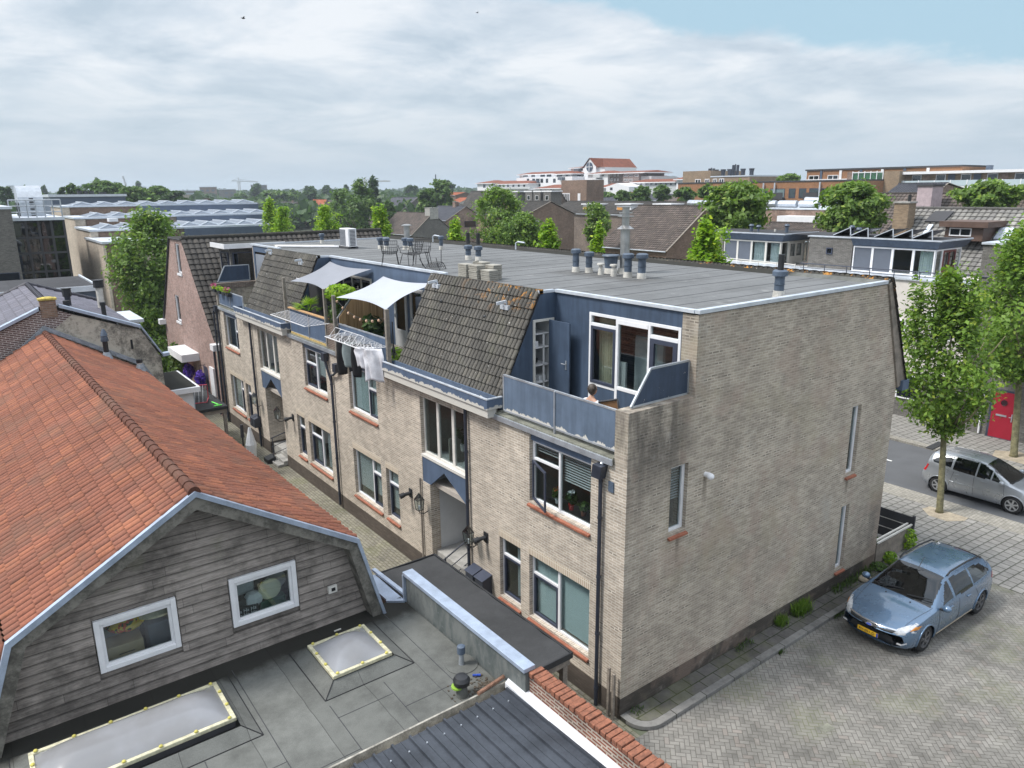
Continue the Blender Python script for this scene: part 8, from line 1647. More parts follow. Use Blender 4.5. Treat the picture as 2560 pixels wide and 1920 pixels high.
 for wx_ in wx:
  for sg in (1, -1):
   y0 = sg*(W2-.03); y1 = sg*(W2-.25); o = MB(); pr = [(wr*.66, y0-sg*.005), (wr*.93, y0), (wr, y0-sg*.035), (wr, y1+sg*.03), (wr*.9, y1)]
   o.v = []; n = 30
   for r, yy in pr:
    for k in range(n): a = 2*math.pi*k/n; o.v.append((wx_+r*math.cos(a), yy, wr+r*math.sin(a)))
   for i in range(len(pr)-1):
    for k in range(n): q = i*n; o.f.append((q+k, q+(k+1) % n, q+n+(k+1) % n, q+n+k))
   w = o.build('wheel', M['tyre'], t, smooth='all')
   rm = MB(); rm.tube([(wx_, y0-sg*.03, wr), (wx_, y0-sg*.05, wr)], wr*.66, 28).build('rim_back', M['black'], w)
   rm = MB(); ns = spec['spokes']
   pr = [(wr*.68, y0-sg*.0), (wr*.62, y0-sg*.004), (wr*.60, y0-sg*.035)]; o2 = len(rm.v)
   for r, yy in pr:
    for k in range(n): a = 2*math.pi*k/n; rm.v.append((wx_+r*math.cos(a), yy, wr+r*math.sin(a)))
   for i in range(2):
    for k in range(n): q = o2+i*n; rm.f.append((q+k, q+(k+1) % n, q+n+(k+1) % n, q+n+k))
   for k in range(ns):
    for da in ((-.13, .13) if spec.get('twin') else (0,)):
     a = 2*math.pi*k/ns+.3+da; c_, s_ = math.cos(a), math.sin(a); rm.bar((wx_+c_*wr*.10, y0-sg*.015, wr+s_*wr*.10), (wx_+c_*wr*.64, y0-sg*.010, wr+s_*wr*.64), wr*(.09 if spec.get('twin') else .17), .02, up=(0, 1, 0))
   rm.tube([(wx_, y0-sg*.03, wr), (wx_, y0-sg*.0, wr)], wr*.15, 14); rm.build('rim', wheel_mat, w)
   lip = MB(); npt = 22; R1 = wr*1.14
   pts = [(wx_+R1*math.cos(a), wr+R1*math.sin(a)) for a in np.linspace(-.25, math.pi+.25, npt)]; ring = []
   for (xx, zz) in pts:
    h = hit((xx*1.0+(xx-wx_)*.03, sg*3, max(zz+.012, .24)), (0, -sg, 0)); yy = h.y if h is not None else sg*W2*.98; ring.append((xx, yy+sg*.002, zz))
   lip.tube(ring, .022, 8); lip.build('wheel_arch', paint, t, smooth='all')
   MB().box(wx_-wr*1.1, wx_+wr*1.1, sg*(W2-.30), sg*(W2-.34), .2, wr*2.1).tube([(wx_, sg*(W2-.32), wr), (wx_, sg*(W2-.05), wr)], wr*1.14, 22, False).build('wheel_well', M['black'], t)
 spec['detail'](t, patch, hit, W2, Lh, paint)
 mt = Matrix.Translation(Vector(loc)) @ Matrix.Rotation(rz, 4, 'Z')
 t.location = loc; t.rotation_euler = (0, 0, rz)
 return t
M['tyre'] = plain('tyre_rubber', (.018, .018, .02), .8)
M['car_glass'] = glassmat('car_window_glass', (.16, .19, .20), 1.2)
M['alloy'] = plain('alloy_wheel', (.45, .46, .48), .35, .6); M['alloy_dark'] = plain('dark_alloy', (.16, .16, .17), .35, .6)
M['lens'] = plain('clear_headlamp', (.55, .56, .58), .12, .1, var=.25, sc=12); M['amber'] = plain('amber_lens', (.55, .22, .04), .3); M['redlens'] = plain('red_lens', (.45, .01, .015), .2)
M['chrome'] = plain('chrome', (.6, .6, .62), .15, .9, var=.03); M['plate'] = plain('yellow_plate', (.72, .43, .02), .45, var=.03); M['plate_blue'] = plain('blue_badge', (.02, .06, .35), .4)
blue = plain('metallic_blue_paint', (.105, .175, .275), .30, .45, var=.03, coat=1.); silver = plain('metallic_silver_paint', (.37, .39, .42), .33, .5, var=.03, coat=1.)
def blue_detail(t, patch, hit, W2, Lh, paint):
 for sg in (1, -1):
  h = patch('headlight', [(sg*.50, .60), (sg*.88, .66), (sg*.90, .83), (sg*.80, .85), (sg*.58, .74)], M['lens'], 'x', 1, .006)
  patch('amber_corner', [(sg*.80, .72), (sg*.89, .73), (sg*.90, .80), (sg*.84, .80)], M['amber'], 'x', 1, .014, root=h)
  patch('fog_light', [(sg*.62, .37), (sg*.80, .39), (sg*.80, .44), (sg*.64, .42)], M['lens'], 'x', 1, .006)
  patch('taillight', [(-Lh+.26, .84), (-Lh+.46, .88), (-Lh+.42, 1.05), (-Lh+.26, 1.03)], M['redlens'], 'y', sg, .006)
  for xx in (.32, -.62): o = MB().bar((xx-.1, sg*(W2-.0), .83), (xx+.1, sg*(W2-.0), .84), .03, .035).build('door_handle', paint, t, bevel=.008)
  m = MB(); m.ball((.80, sg*(W2+.10), 1.0), (.10, .11, .085), 14, 9); m.build('wing_mirror', paint, t, smooth='all'); MB().bar((.82, sg*(W2-.08), .93), (.82, sg*(W2+.05), .95), .07, .04).build('mirror_arm', M['black'], t)
  m = MB(); pts = [(.02, 1.455), (-.15, 1.525), (-1.0, 1.525), (-1.65, 1.475), (-1.80, 1.415)]; m.tube([(x, sg*.60, z) for x, z in pts], .022, 8); m.build('roof_rail', M['black'], t, smooth='all')
  for xs_ in ((.93, .85), (-.12, -.14), (-1.10, -.98)):
   l = []
   for k in range(9):
    z = .34+k*.072; x_ = xs_[0]+(xs_[1]-xs_[0])*k/8-(.12*math.sin(k/8*math.pi) if xs_[0] < -1 else 0); h = hit((x_, sg*3, z), (0, -sg, 0))
    if h is not None: l.append(h+Vector((0, sg*.001, 0)))
   if len(l) > 2: MB().tube(l, .005, 4).build('door_seam', M['black'], t)
  l = []
  for k in range(14): x_ = 1.35-k*.21; h = hit((x_, sg*3, .30), (0, -sg, 0)); l.append((h if h is not None else Vector((x_, sg*W2, .3)))+Vector((0, sg*.004, 0)))
  if sg == 1: MB().tube([p for p in l if -1.0 < p.x < 1.0], .014, 6).build('rubbing_strip', M['sand'], t)
 g = patch('upper_grille', [(-.50, .60), (.50, .60), (.58, .70), (-.58, .70)], M['black'], 'x', 1, .008); patch('grille_trim', [(-.60, .70), (.60, .70), (.61, .725), (-.61, .725)], M['chrome'], 'x', 1, .016, root=g); patch('badge', [(-.09, .66), (-.05, .69), (.05, .69), (.09, .66), (.05, .63), (-.05, .63)], M['chrome'], 'x', 1, .022, root=g); patch('badge_oval', [(-.07, .66), (-.04, .68), (.04, .68), (.07, .66), (.04, .64), (-.04, .64)], M['plate_blue'], 'x', 1, .026, root=g)
 patch('lower_grille', [(-.56, .36), (.56, .36), (.50, .50), (-.50, .50)], M['black'], 'x', 1, .006)
 h = hit((4, .02, .47), (-1, 0, 0)) or Vector((2.40, 0, 0)); px_ = h.x+.03; pl = MB().box(px_-.012, px_, -.26, .26, .41, .52).build('number_plate', M['plate'], t); MB().box(px_, px_+.002, .215, .26, .41, .52).box(px_, px_+.001, 0, 0.0001, .41, .411).build('plate_band', M['plate_blue'], pl)
 text('RV-051-D', .098, 'plate_number', M['black'], pl, Matrix.Translation((px_+.003, -.025, .462)) @ Matrix.Rotation(R_(90), 4, 'Z') @ Matrix.Rotation(R_(90), 4, 'X'))
 MB().tube([(.25, 0, 1.47), (.02, .0, 1.72)], .008, 5).build('aerial', M['black'], t)
 for sy in (-.3, .32): h = hit((1.15, sy, 4), (0, 0, -1)) or Vector((1.15, sy, 1)); MB().ball(h+Vector((0, 0, .005)), (.03, .02, .012), 8, 5).build('washer_jet', M['black'], t)
 for sy in (-.55, .15):
  a = hit((.98, sy, 4), (0, 0, -1)); b_ = hit((.80, sy+.58, 4), (0, 0, -1))
  if a is not None: MB().bar(a+Vector((.02, 0, .03)), (.88, sy+.55, a.z+.09), .02).build('wiper', M['black'], t)
 l = [hit((1.02-.10*(y_/.8)**2, y_, 4), (0, 0, -1)) for y_ in np.linspace(-.76, .76, 15)]
 MB().tube(l, .008, 5).build('bonnet_seam', M['black'], t)
 for sg in (1, -1):
  l = [hit((1.0+k*.11, sg*(.79-.014*k), 4), (0, 0, -1)) for k in range(10)]; l = [h+Vector((0, 0, .001)) for h in l if h is not None]; MB().tube(l, .005, 4).build('bonnet_edge', M['black'], t)
sp_blue = dict(L=4.83, W=1.88, wheels=(1.42, -1.43), wr=.335, spokes=5, twin=True, cabin=(-2.0, .75, .72), seats=(.05, -.85), nose=.42, tail=.22, tuck=.25,
 x=[2.415, 2.36, 2.2, 1.9, 1.5, 1.05, .75, .35, 0, -.6, -1.2, -1.7, -2.05, -2.3, -2.415],
 top=[.62, .70, .775, .86, .92, .985, 1.13, 1.38, 1.475, 1.505, 1.49, 1.44, 1.33, 1.10, .80],
 belt=[.58, .66, .74, .82, .865, .90, .91, .93, .94, .965, .985, 1.01, 1.02, .98, .74],
 w=[.80, .86, .93, .975, .99, 1., 1., 1., 1., 1., 1., .985, .96, .92, .86], low=[.30, .24, .21, .20, .20, .20, .20, .20, .20, .20, .20, .20, .22, .26, .34],
 glass=[[(.64, .955), (.10, .985), (.10, 1.37), (.22, 1.33)], [(.03, .985), (-.88, 1.0), (-.86, 1.40), (.03, 1.39)], [(-.95, 1.02), (-1.62, 1.05), (-1.88, 1.13), (-1.55, 1.34), (-.93, 1.395)]],
 wind=(1.04, .10, .96, .76, .60), rear=(-2.25, -1.78, 1.06, .66, .60), detail=blue_detail)
car('estate_car', 'metallic blue estate car with yellow plate parked beside the blind gable', (9.06, -1.98, 0), R_(180-2), sp_blue, blue, M['alloy_dark'])
def silver_detail(t, patch, hit, W2, Lh, paint):
 for sg in (1, -1):
  patch('headlight', [(sg*.42, .60), (sg*.74, .64), (sg*.76, .80), (sg*.60, .78)], M['lens'], 'x', 1, .006)
  patch('taillight', [(-Lh+.13, .74), (-Lh+.24, .76), (-Lh+.32, 1.0), (-Lh+.25, 1.02), (-Lh+.17, .9)], M['redlens'], 'y', sg, .008)
  for xx in (.28, -.62): MB().bar((xx-.09, sg*(W2+.0), .88), (xx+.09, sg*(W2+.0), .89), .03, .035).build('door_handle', paint, t, bevel=.008)
  MB().ball((.86, sg*(W2+.08), 1.04), (.09, .10, .075), 12, 8).build('wing_mirror', paint, t, smooth='all')
  for xs_ in ((.98, .90), (-.02, -.05), (-.86, -.72)):
   l = []
   for k in range(9):
    z = .30+k*.085; x_ = xs_[0]+(xs_[1]-xs_[0])*k/8; h = hit((x_, sg*3, z), (0, -sg, 0))
    if h is not None: l.append(h+Vector((0, sg*.001, 0)))
   MB().tube(l, .006, 4).build('door_seam', M['black'], t)
  l = []
  for k in range(12): x_ = .95-k*.16; h = hit((x_, sg*3, .60), (0, -sg, 0)) or Vector((x_, sg*W2, .6)); l.append(h+Vector((0, sg*.005, 0)))
  MB().tube(l, .012, 6).build('rubbing_strip', paint, t)
 patch('grille', [(-.35, .45), (.35, .45), (.38, .60), (-.38, .60)], M['black'], 'x', 1, .006)
 MB().prism([(-1.62, -.58, 1.50), (-1.90, -.54, 1.49), (-1.90, .54, 1.49), (-1.62, .58, 1.50)], (0, 0, .035)).build('rear_spoiler', M['black'], t, bevel=.012)
 m = MB()
 for sy in (-.5, -.25, 0, .25, .5):
  l = [hit((.0-k*.2, sy, 4), (0, 0, -1)) for k in range(7)]; m.tube([h+Vector((0, 0, .002)) for h in l if h is not None], .006, 4)
 m.build('roof_rib', M['chrome'], t)
 l = [hit((1.12-.10*(y_/.7)**2, y_, 4), (0, 0, -1)) for y_ in np.linspace(-.66, .66, 12)]; MB().tube([h+Vector((0, 0, .002)) for h in l if h is not None], .02, 5).build('wiper_trough', M['black'], t)
 patch('rear_plate_recess', [(-.28, .60), (.28, .60), (.28, .72), (-.28, .72)], M['plate'], 'x', -1, .01)
sp_sil = dict(L=3.83, W=1.68, wheels=(1.22, -1.19), wr=.31, spokes=6, cabin=(-1.5, .8, .75), seats=(.0, -.8), nose=.36, tail=.14, tuck=.23,
 x=[1.915, 1.87, 1.75, 1.5, 1.2, 1.0, .7, .3, -.1, -.6, -1.0, -1.4, -1.68, -1.84, -1.915],
 top=[.62, .70, .80, .90, .98, 1.06, 1.24, 1.45, 1.535, 1.555, 1.54, 1.50, 1.38, 1.08, .78],
 belt=[.58, .66, .76, .85, .90, .93, .95, .97, .985, 1.01, 1.04, 1.07, 1.08, .98, .72],
 w=[.80, .86, .92, .97, .99, 1., 1., 1., 1., 1., 1., .99, .965, .94, .90], low=[.28, .24, .22, .21, .20, .20, .20, .20, .20, .20, .20, .20, .22, .26, .34],
 glass=[[(.86, .975), (.50, 1.0), (.50, 1.25)], [(.44, 1.0), (.02, 1.02), (.02, 1.44), (.16, 1.42), (.44, 1.29)], [(-.05, 1.02), (-.78, 1.06), (-.78, 1.45), (-.05, 1.45)], [(-.86, 1.08), (-1.45, 1.14), (-1.52, 1.20), (-1.25, 1.38), (-.86, 1.44)]],
 wind=(1.10, .22, 1.0, .66, .56), rear=(-1.86, -1.50, 1.08, .56, .52), detail=silver_detail)
car('compact_car', 'silver compact car with black rear spoiler driving on the road beyond the street tree', (18.85, .28, 0), R_(-90+1), sp_sil, silver, M['alloy'])
# ------------------------------------------------------------------ things on the flat roof
ZR = RH+.025
t = thing('air_conditioner', 'white air conditioner outdoor unit standing on the flat roof', 'air conditioner', (4.6, 21.9, ZR))
ca, sa = .35, .45
MB().box(4.35, 4.75, 21.45, 22.35, ZR+.08, ZR+.88).build('casing', M['white'], t, bevel=.02)
m = MB()
for k in range(13): m.box(4.335, 4.349, 21.75, 22.32, ZR+.14+k*.055, ZR+.16+k*.055)
for k in range(6): m.box(4.33, 4.334, 21.78+k*.1, 21.8+k*.1, ZR+.12, ZR+.84)
m.build('grille', M['screen'], t); m = MB()
for k in range(12): m.box(4.42, 4.68, 21.44, 21.449, ZR+.14+k*.06, ZR+.17+k*.06)
m.build('coil_grille', M['pipe'], t); MB().box(4.3, 4.42, 21.4, 22.4, ZR, ZR+.078).box(4.66, 4.78, 21.4, 22.4, ZR, ZR+.078).build('foot', M['greydark'], t)
MB().tube([(4.3, 22.4, ZR+.05), (3.4, 23.1, ZR+.07), (2.2, 24.6, ZR+.07)], .05, 8).build('pipe_sleeve', M['white'], t)
def wire_chair(lb, loc, rz, tip=None, grp='black wire garden chairs on the flat roof'):
 t = thing('wire_chair', lb, 'chair', (0, 0, 0), grp)
 def surf(u, v):      # u across -1..1, v along: 0 front of seat .. 1 back joint .. 2 top of back
  if v <= 1: return Vector((.24-.46*v, .26*u*(1-.1*v), .43-.05*v+.03*u*u))
  return Vector((-.22-.16*(v-1), .25*u*(1+.08*(v-1)), .38+.46*(v-1)+.0))
 m = MB()
 for k in range(9): u = -1+k*.25; m.tube([surf(u, v/4) for v in range(9)], .007, 5)
 m.build('wire_back_and_seat', M['black'], t)
 m = MB()
 for k in range(9): v = k*.25; m.tube([surf(-1+j*.25, v) for j in range(9)], .007, 5)
 m.tube([surf(-1, v/4) for v in range(9)]+[surf(-1+j*.25, 2) for j in range(9)]+[surf(1, 2-v/4) for v in range(9)], .012, 6)
 m.build('cross_wires', M['black'], t)
 m = MB()
 for s in (-1, 1): m.tube([surf(s, .1)+Vector((0, 0, 0)), Vector((.2, s*.30, .62)), Vector((-.05, s*.31, .66)), surf(s, 1.6)], .011, 6)
 m.build('armrest', M['black'], t)
 for sx, sy in ((.2, 1), (.2, -1), (-.2, 1), (-.2, -1)): MB().tube([(sx*.8, sy*.22, .41), (sx*1.45, sy*.28, .0)], .012, 6).build('leg', M['black'], t)
 t.location = loc; t.rotation_euler = (tip or 0, 0, rz); return t
c0 = wire_chair('upright black wire chair furthest left on the flat roof', (2.15, 13.45, ZR), R_(60))
dup(c0, (2.45, 12.55, ZR), 'upright black wire chair in the middle of the roof group', R_(95)); dup(c0, (3.0, 12.75, ZR), 'black wire chair with its armrest behind the middle one', R_(230))
c = dup(c0, (2.35, 11.1, ZR+.50), 'black wire chair tipped over with its legs in the air', R_(10)); c.rotation_euler = (R_(5), R_(158), R_(40))
# stacks of concrete tiles
r = random.Random(2)
for i, (x, y, n, lb) in enumerate(((1.95, 8.45, 8, 'left tall stack of pale concrete tiles behind the tiled slope'), (2.3, 8.15, 9, 'rear tall stack of pale concrete tiles'), (2.0, 7.98, 8, 'middle stack of pale concrete tiles'), (2.38, 7.7, 8, 'rear right stack of pale concrete tiles'), (2.05, 7.45, 6, 'lower right stack of pale concrete tiles'))):
 t = thing('tile_stack', lb, 'tiles', (x, y, ZR), 'stacks of concrete tiles on the roof')
 for k in range(n): dx, dy = r.uniform(-.012, .012), r.uniform(-.012, .012); MB().box(x-.15+dx, x+.15+dx, y-.21+dy, y+.21+dy, ZR+k*.052, ZR+k*.052+.044).build('concrete_tile', M['tile_con'] if 'tile_con' in M else M.setdefault('tile_con', plain('pale_concrete_tile', (.30, .285, .25), .9, var=.2, bump=.2)), t, bevel=.005)
solo(MB().bar((1.95, 8.1, ZR+.45), (2.08, 8.0, ZR+.51), .06), 'loose_stone', M['tile_con'], 'loose pale chip lying on top of the tile stacks', 'stone')
# ------------------------------------------------------------------ middle terraces
def post(lb, x, y, z0, z1, r=.05): return solo(MB().box(x-r, x+r, y-r, y+r, z0, z1), 'timber_post', M['wood_pole'], lb, 'post', 'grey timber posts along the terraces', bevel=.006)
post('grey timber post at the left end of the chipped blue balustrade', -.02, 17.9, 5.75, 7.95); post('grey timber post left of the brick dividing pier', .0, 14.2, 5.9, 7.88); post('grey timber post right of the brick dividing pier', -.04, 13.38, 5.72, 7.75); post('pale timber post carrying the near corner of the white sail', -.02, 9.72, 6.05, 7.72, .06)
def sail(lb, c, sag, mat):
 A, B_, C_2, D = [Vector(q) for q in c]; m = MB(); n = 18
 for j in range(n+1):
  for i in range(n+1):
   u, v = i/n, j/n;
   uu = u+(.10*math.sin(math.pi*v))*(1-2*u); vv = v+(.10*math.sin(math.pi*u))*(1-2*v)
   p = A.lerp(B_, uu).lerp(D.lerp(C_2, uu), vv); p.z -= sag*math.sin(math.pi*u)*math.sin(math.pi*v); m.v.append(tuple(p))
 for j in range(n):
  for i in range(n): q = j*(n+1)+i; m.f.append((q, q+1, q+n+2, q+n+1))
 return solo(m, 'shade_sail', mat, lb, 'shade sail', 'shade sails over the middle terraces', smooth='all')
sg = plain('grey_sail_cloth', (.22, .23, .26), .85, var=.06); sw = plain('pale_blue_white_sail_cloth', (.37, .39, .44), .8, var=.05)
sail('mid grey shade sail over the far terrace', ((1.88, 17.9, 8.43), (1.88, 14.35, 8.40), (.05, 14.27, 7.80), (.05, 17.4, 7.85)), .22, sg)
sail('pale bluish white shade sail over the near middle terrace', ((1.88, 13.5, 8.22), (1.88, 10.0, 8.30), (-.02, 9.76, 7.70), (.02, 13.3, 7.68)), .20, sw)
# windows and doors of the middle terraces
for (y0, y1, z1, nm, lb) in ((10.92, 11.78, 7.98, 'terrace_door', 'grey white'), (12.02, 12.88, 7.98, 'terrace_door', 'white')):
 f = grid_fill(MB(), 'x', XB-.03, XB+.05, (y0, y1, TZ+.03, z1), [(y0+.12, y1-.12, 6.5, z1-.12)]).build(nm, M['doorw'], AP, bevel=.006); MB().box(XB, XB+.006, y0+.1, y1-.1, 6.48, z1-.1).build('pane', M['glass_dark'], f); MB().box(XB-.06, XB-.031, y1-.09, y1-.05, 6.9, 7.02).build('handle', M['alu'], f)
f = grid_fill(MB(), 'x', XB-.03, XB+.05, (14.52, 16.88, TZ+.03, 8.03), [(14.6, 15.3, 6.6, 7.95), (15.38, 16.05, 6.6, 7.95), (16.13, 16.8, 6.0, 7.95)]).build('terrace_window', M['cream_frame'], AP, bevel=.006); MB().box(XB, XB+.006, 14.55, 16.85, TZ+.1, 8.0).build('pane', M['glass_dark'], f); pleats('x', XB+.15, 14.65, 15.2, 6.6, 7.9, 4).build('curtain', M['curtain_w'], f, smooth='all')
f = MB().box(XB-.02, XB+.04, 17.02, 17.83, TZ+.03, 7.93).build('black_door', M['greydark'], AP); MB().box(XB-.06, XB-.021, 17.1, 17.14, 6.85, 6.97).build('handle', M['alu'], f)
solo(MB().box(.35, .40, 14.9, 16.95, TZ+.01, 7.55), 'dark_screen_board', M['greydark'], 'near black screen board behind the palm on the far terrace', 'screen') if 0 else None
t = thing('dark_shed', 'black garden cupboard with pale post and lever handle under the grey sail', 'shed', (1.3, 16.5, TZ)); MB().box(.95, 1.85, 15.6, 17.9, TZ+.01, 7.62).build('cabinet', M['dark'], t); MB().box(.88, .945, 16.40, 16.48, TZ+.01, 7.62).build('pale_post', M['concrete'], t); MB().box(.90, .944, 16.22, 16.26, 6.85, 7.0).tube([(.92, 16.24, 6.93), (.88, 16.24, 6.93), (.88, 16.12, 6.93)], .012).build('handle', M['alu'], t)
# palm
t = thing('fan_palm', 'bright fan palm leaning over the chipped blue balustrade', 'palm', (.5, 17.0, TZ)); MB().tube([(.5, 17.0, TZ), (.5, 17.0, 6.75)], [.07, .06], 8).build('trunk', M['bark_d'], t); m = MB(); r = random.Random(6)
for k in range(10):
 a = k*.63+r.uniform(-.2, .2); el = r.uniform(.2, 1.1); d = Vector((math.cos(a)*math.cos(el), math.sin(a)*math.cos(el), math.sin(el))); c_ = Vector((.5, 17.0, 6.75))+d*r.uniform(.28, .42); m.tube([(.5, 17.0, 6.72), c_], .008, 4)
 side = d.cross(Vector((0, 0, 1))).normalized(); upv = side.cross(d)
 for j in range(15):
  b_ = (j-7)*.17; q = (d*math.cos(b_)+side*math.sin(b_)).normalized(); tip = c_+q*.46*(1-.25*abs(b_))+Vector((0, 0, -.07*(1+abs(b_)))); w_ = (q.cross(upv)).normalized()*.016; mid = c_.lerp(tip, .5)+upv*.02; m.add([c_, mid-w_, tip, mid+w_], [(0, 1, 2, 3)])
m.build('fronds', M['leaf_bright'], t)
t = thing('climbing_plant', 'climbing plant on a trellis between the two terraces', 'plant', (.5, 13.95, TZ)); m = MB()
for k in range(5): m.bar((.15+k*.25, 14.0, TZ), (.15+k*.25, 14.0, 7.9), .02)
for k in range(6): m.bar((.1, 14.0, 6.2+k*.32), (1.2, 14.0, 6.2+k*.32), .02)
m.build('trellis', M['wood_pole'], t); leaves((.45, 13.98, 7.75), (.55, .5, .28), 420, .13, M['leaf_bright'], 'foliage', t, 130); leaves((.25, 14.0, 7.0), (.25, .2, .8), 260, .12, M['leaf_mid'], 'foliage', t, 131)
# bamboo screen, rubber plant, string lights, hanging things
solo(MB().prism([(.25, 13.66, TZ+.3), (1.88, 13.66, TZ+.3), (1.88, 13.66, 7.70), (.9, 13.66, 7.70), (.25, 13.66, 6.95)], (0, .03, 0)), 'bamboo_screen', (lambda t: t.pbr(t.mix(t.white(t.comb(t.m_('FLOOR', t.m_('MULTIPLY', t.sep(t.pos())[0], 55.)), 0., 0.)), (.22, .13, .06), (.50, .34, .17)), .8))(NT('bamboo_canes')), 'brown bamboo cane screen on the divider under the white sail', 'screen')
t = thing('potted_plant', 'dark broad leaved plant before the bamboo screen', 'plant', (.75, 12.2, TZ)); MB().lathe((.75, 12.2, TZ+.02), [(.14, 0), (.2, .35)], 16).build('pot', M['greydark'], t); leaves((.75, 12.2, 6.8), (.32, .4, .42), 70, .34, M['leaf_dark'], 'foliage', t, 140)
t = thing('string_lights', 'string of small round lamps hung along the near middle terrace', 'lights', (.1, 11.7, 7.3)); L_ = [(13.42, 7.52), (13.0, 7.36), (12.59, 7.24), (12.16, 7.17), (11.74, 7.14), (11.31, 7.155), (10.9, 7.2), (10.47, 7.28), (10.05, 7.39)]
MB().tube([(.10, a, b_+.04) for a, b_ in L_], .007, 5).build('cable', M['black'], t)
for a, b_ in L_: MB().ball((.10, a, b_), (.045, .045, .05), 10, 6).build('lamp', plain('wicker_globe', (.50, .33, .22), .7) if 'wicker_globe' not in bpy.data.materials else bpy.data.materials['wicker_globe'], t)
solo(pleats('y', 9.62, .9, 1.85, 6.4, 8.0, 3, .03), 'grey_drape', M['screen'], 'grey cloth hanging at the right side of the white sail', 'cloth', smooth='all')
solo(MB().tube([(.12, 9.66, 6.25), (.12, 9.66, 7.35)], .02, 6).ball((.12, 9.66, 6.5), (.05, .05, .12)), 'hanging_tool', M['black'], 'long thin garden tool hung beside the sail post', 'tool'); solo(MB().tube([(.1, 16.9, 8.0), (.1, 16.6, 8.0)], .01), 'sail_rope', M['white'], 'short white rope at the corner of the grey sail', 'rope')
t = thing('potted_plant', 'small green plant at the foot of the pale sail post', 'plant', (.25, 9.65, TZ)); MB().lathe((.25, 9.75, TZ+.02), [(.09, 0), (.12, .2)]).build('pot', M['greydark'], t); leaves((.25, 9.72, 6.35), (.18, .15, .22), 60, .14, M['leaf_bright'], 'foliage', t, 150)
# drying racks and washing
def rack(lb, x0, x1, y0, y1, z, tilt, sub=True):
 t = thing('drying_rack', lb, 'drying rack', ((x0+x1)/2, (y0+y1)/2, z)); m = MB(); ym = (y0+y1)/2
 m.tube([(x1, y0, z), (x0, y0+.25, z+tilt), (x0, y1-.25, z+tilt), (x1, y1, z)], .012, 6); m.build('frame', M['white'], t); m = MB()
 for k in range(8): a = (k+.5)/8; m.tube([(x1+(x0-x1)*a, y0+.25*a, z+tilt*a+.003), (x1+(x0-x1)*a, y1-.25*a, z+tilt*a+.003)], .005, 5)
 m.build('line', M['white'], t)
 if sub:
  m = MB()
  for k in range(6): y = y0+.5+k*(y1-y0-1)/5; m.tube([(x1, y, z), (x0*.6, y+.1, z+.28), (x0, y, z+tilt)], .006, 5)
  m.tube([(x0*.6, y0+.6, z+.28), (x0*.6, y1-.4, z+.28)], .008, 5); m.build('wing', M['white'], t)
 return t
rack('white folding drying rack hung outside the balustrade with washing', -.80, .02, 9.75, 12.75, 6.60, .0)
rack('small white drying rack folded out from the chipped blue balustrade', -.75, .02, 14.0, 17.8, 6.72, -.05, False)
r = random.Random(12); m = MB()
for k in range(46): y = r.uniform(9.8, 12.6); x = r.uniform(-.78, -.05); m.box(x-.008, x+.008, y-.01, y+.01, 6.56, 6.66)
m.build('clothes_pegs', M['white'], bpy.data.objects['drying_rack'], kind='stuff')
def cloth(nm, lb, y0, y1, z0, z1, x, mat, shape, seed):
 m = MB(); ny, nz = 12, 14; rr = random.Random(seed); ph = rr.uniform(0, 6)
 for j in range(nz+1):
  v = j/nz; z = z1+(z0-z1)*v
  if shape == 'trousers': a0, a1 = y0+.05*v, y1-.05*v
  elif shape == 'shirt': a0, a1 = y0-.10*max(0, 1-abs(v-.25)*4), y1+.10*max(0, 1-abs(v-.25)*4)
  elif shape == 'taper': a0, a1 = y0+(y1-y0)*.22*v*v, y1-(y1-y0)*.28*v*v
  else: a0, a1 = y0, y1
  for i in range(ny+1):
   u = i/ny; y = a0+(a1-a0)*u; d = .05*math.sin(u*9+ph+v*2.2)*(.3+v)+.02*math.sin(u*21+v*5); zz = z+(.06*math.sin(u*5+ph)*v)
   m.v.append((x+d-(u-.5)*.42, y, zz))
 for j in range(nz):
  for i in range(ny):
   if shape == 'trousers' and j > 4 and i in (5, 6): continue
   q = j*(ny+1)+i; m.f.append((q, q+1, q+ny+2, q+ny+1))
 o = solo(m, nm, mat, lb, 'clothing', 'washing hanging on the white rack', smooth='all'); s = o.modifiers.new('thick', 'SOLIDIFY'); s.thickness = .012; return o
ck = plain('black_cotton', (.012, .012, .014), .95); gy = plain('grey_green_cotton', (.22, .26, .26), .95); wh = plain('white_cotton', (.68, .68, .72), .95)
cloth('hanging_trousers', 'black trousers hanging at the left end of the rack', 11.55, 11.98, 5.50, 6.58, -.42, ck, 'trousers', 1); cloth('hanging_sweater', 'small black garment behind the black trousers on the rack', 12.1, 12.45, 5.95, 6.58, -.15, ck, 'shirt', 2); cloth('hanging_vest', 'grey green top between the dark clothes on the rack', 11.0, 11.42, 5.85, 6.58, -.48, gy, 'taper', 3); cloth('hanging_trousers', 'black trousers with small print right of the grey top', 10.55, 10.98, 5.6, 6.58, -.40, ck, 'trousers', 4); cloth('hanging_shirt', 'striped white shirt on the washing rack', 10.0, 10.42, 5.95, 6.60, -.55, wh, 'shirt', 5); cloth('hanging_shirt', 'long white garment at the right end of the rack', 9.62, 9.98, 5.62, 6.60, -.48, wh, 'shirt', 6)
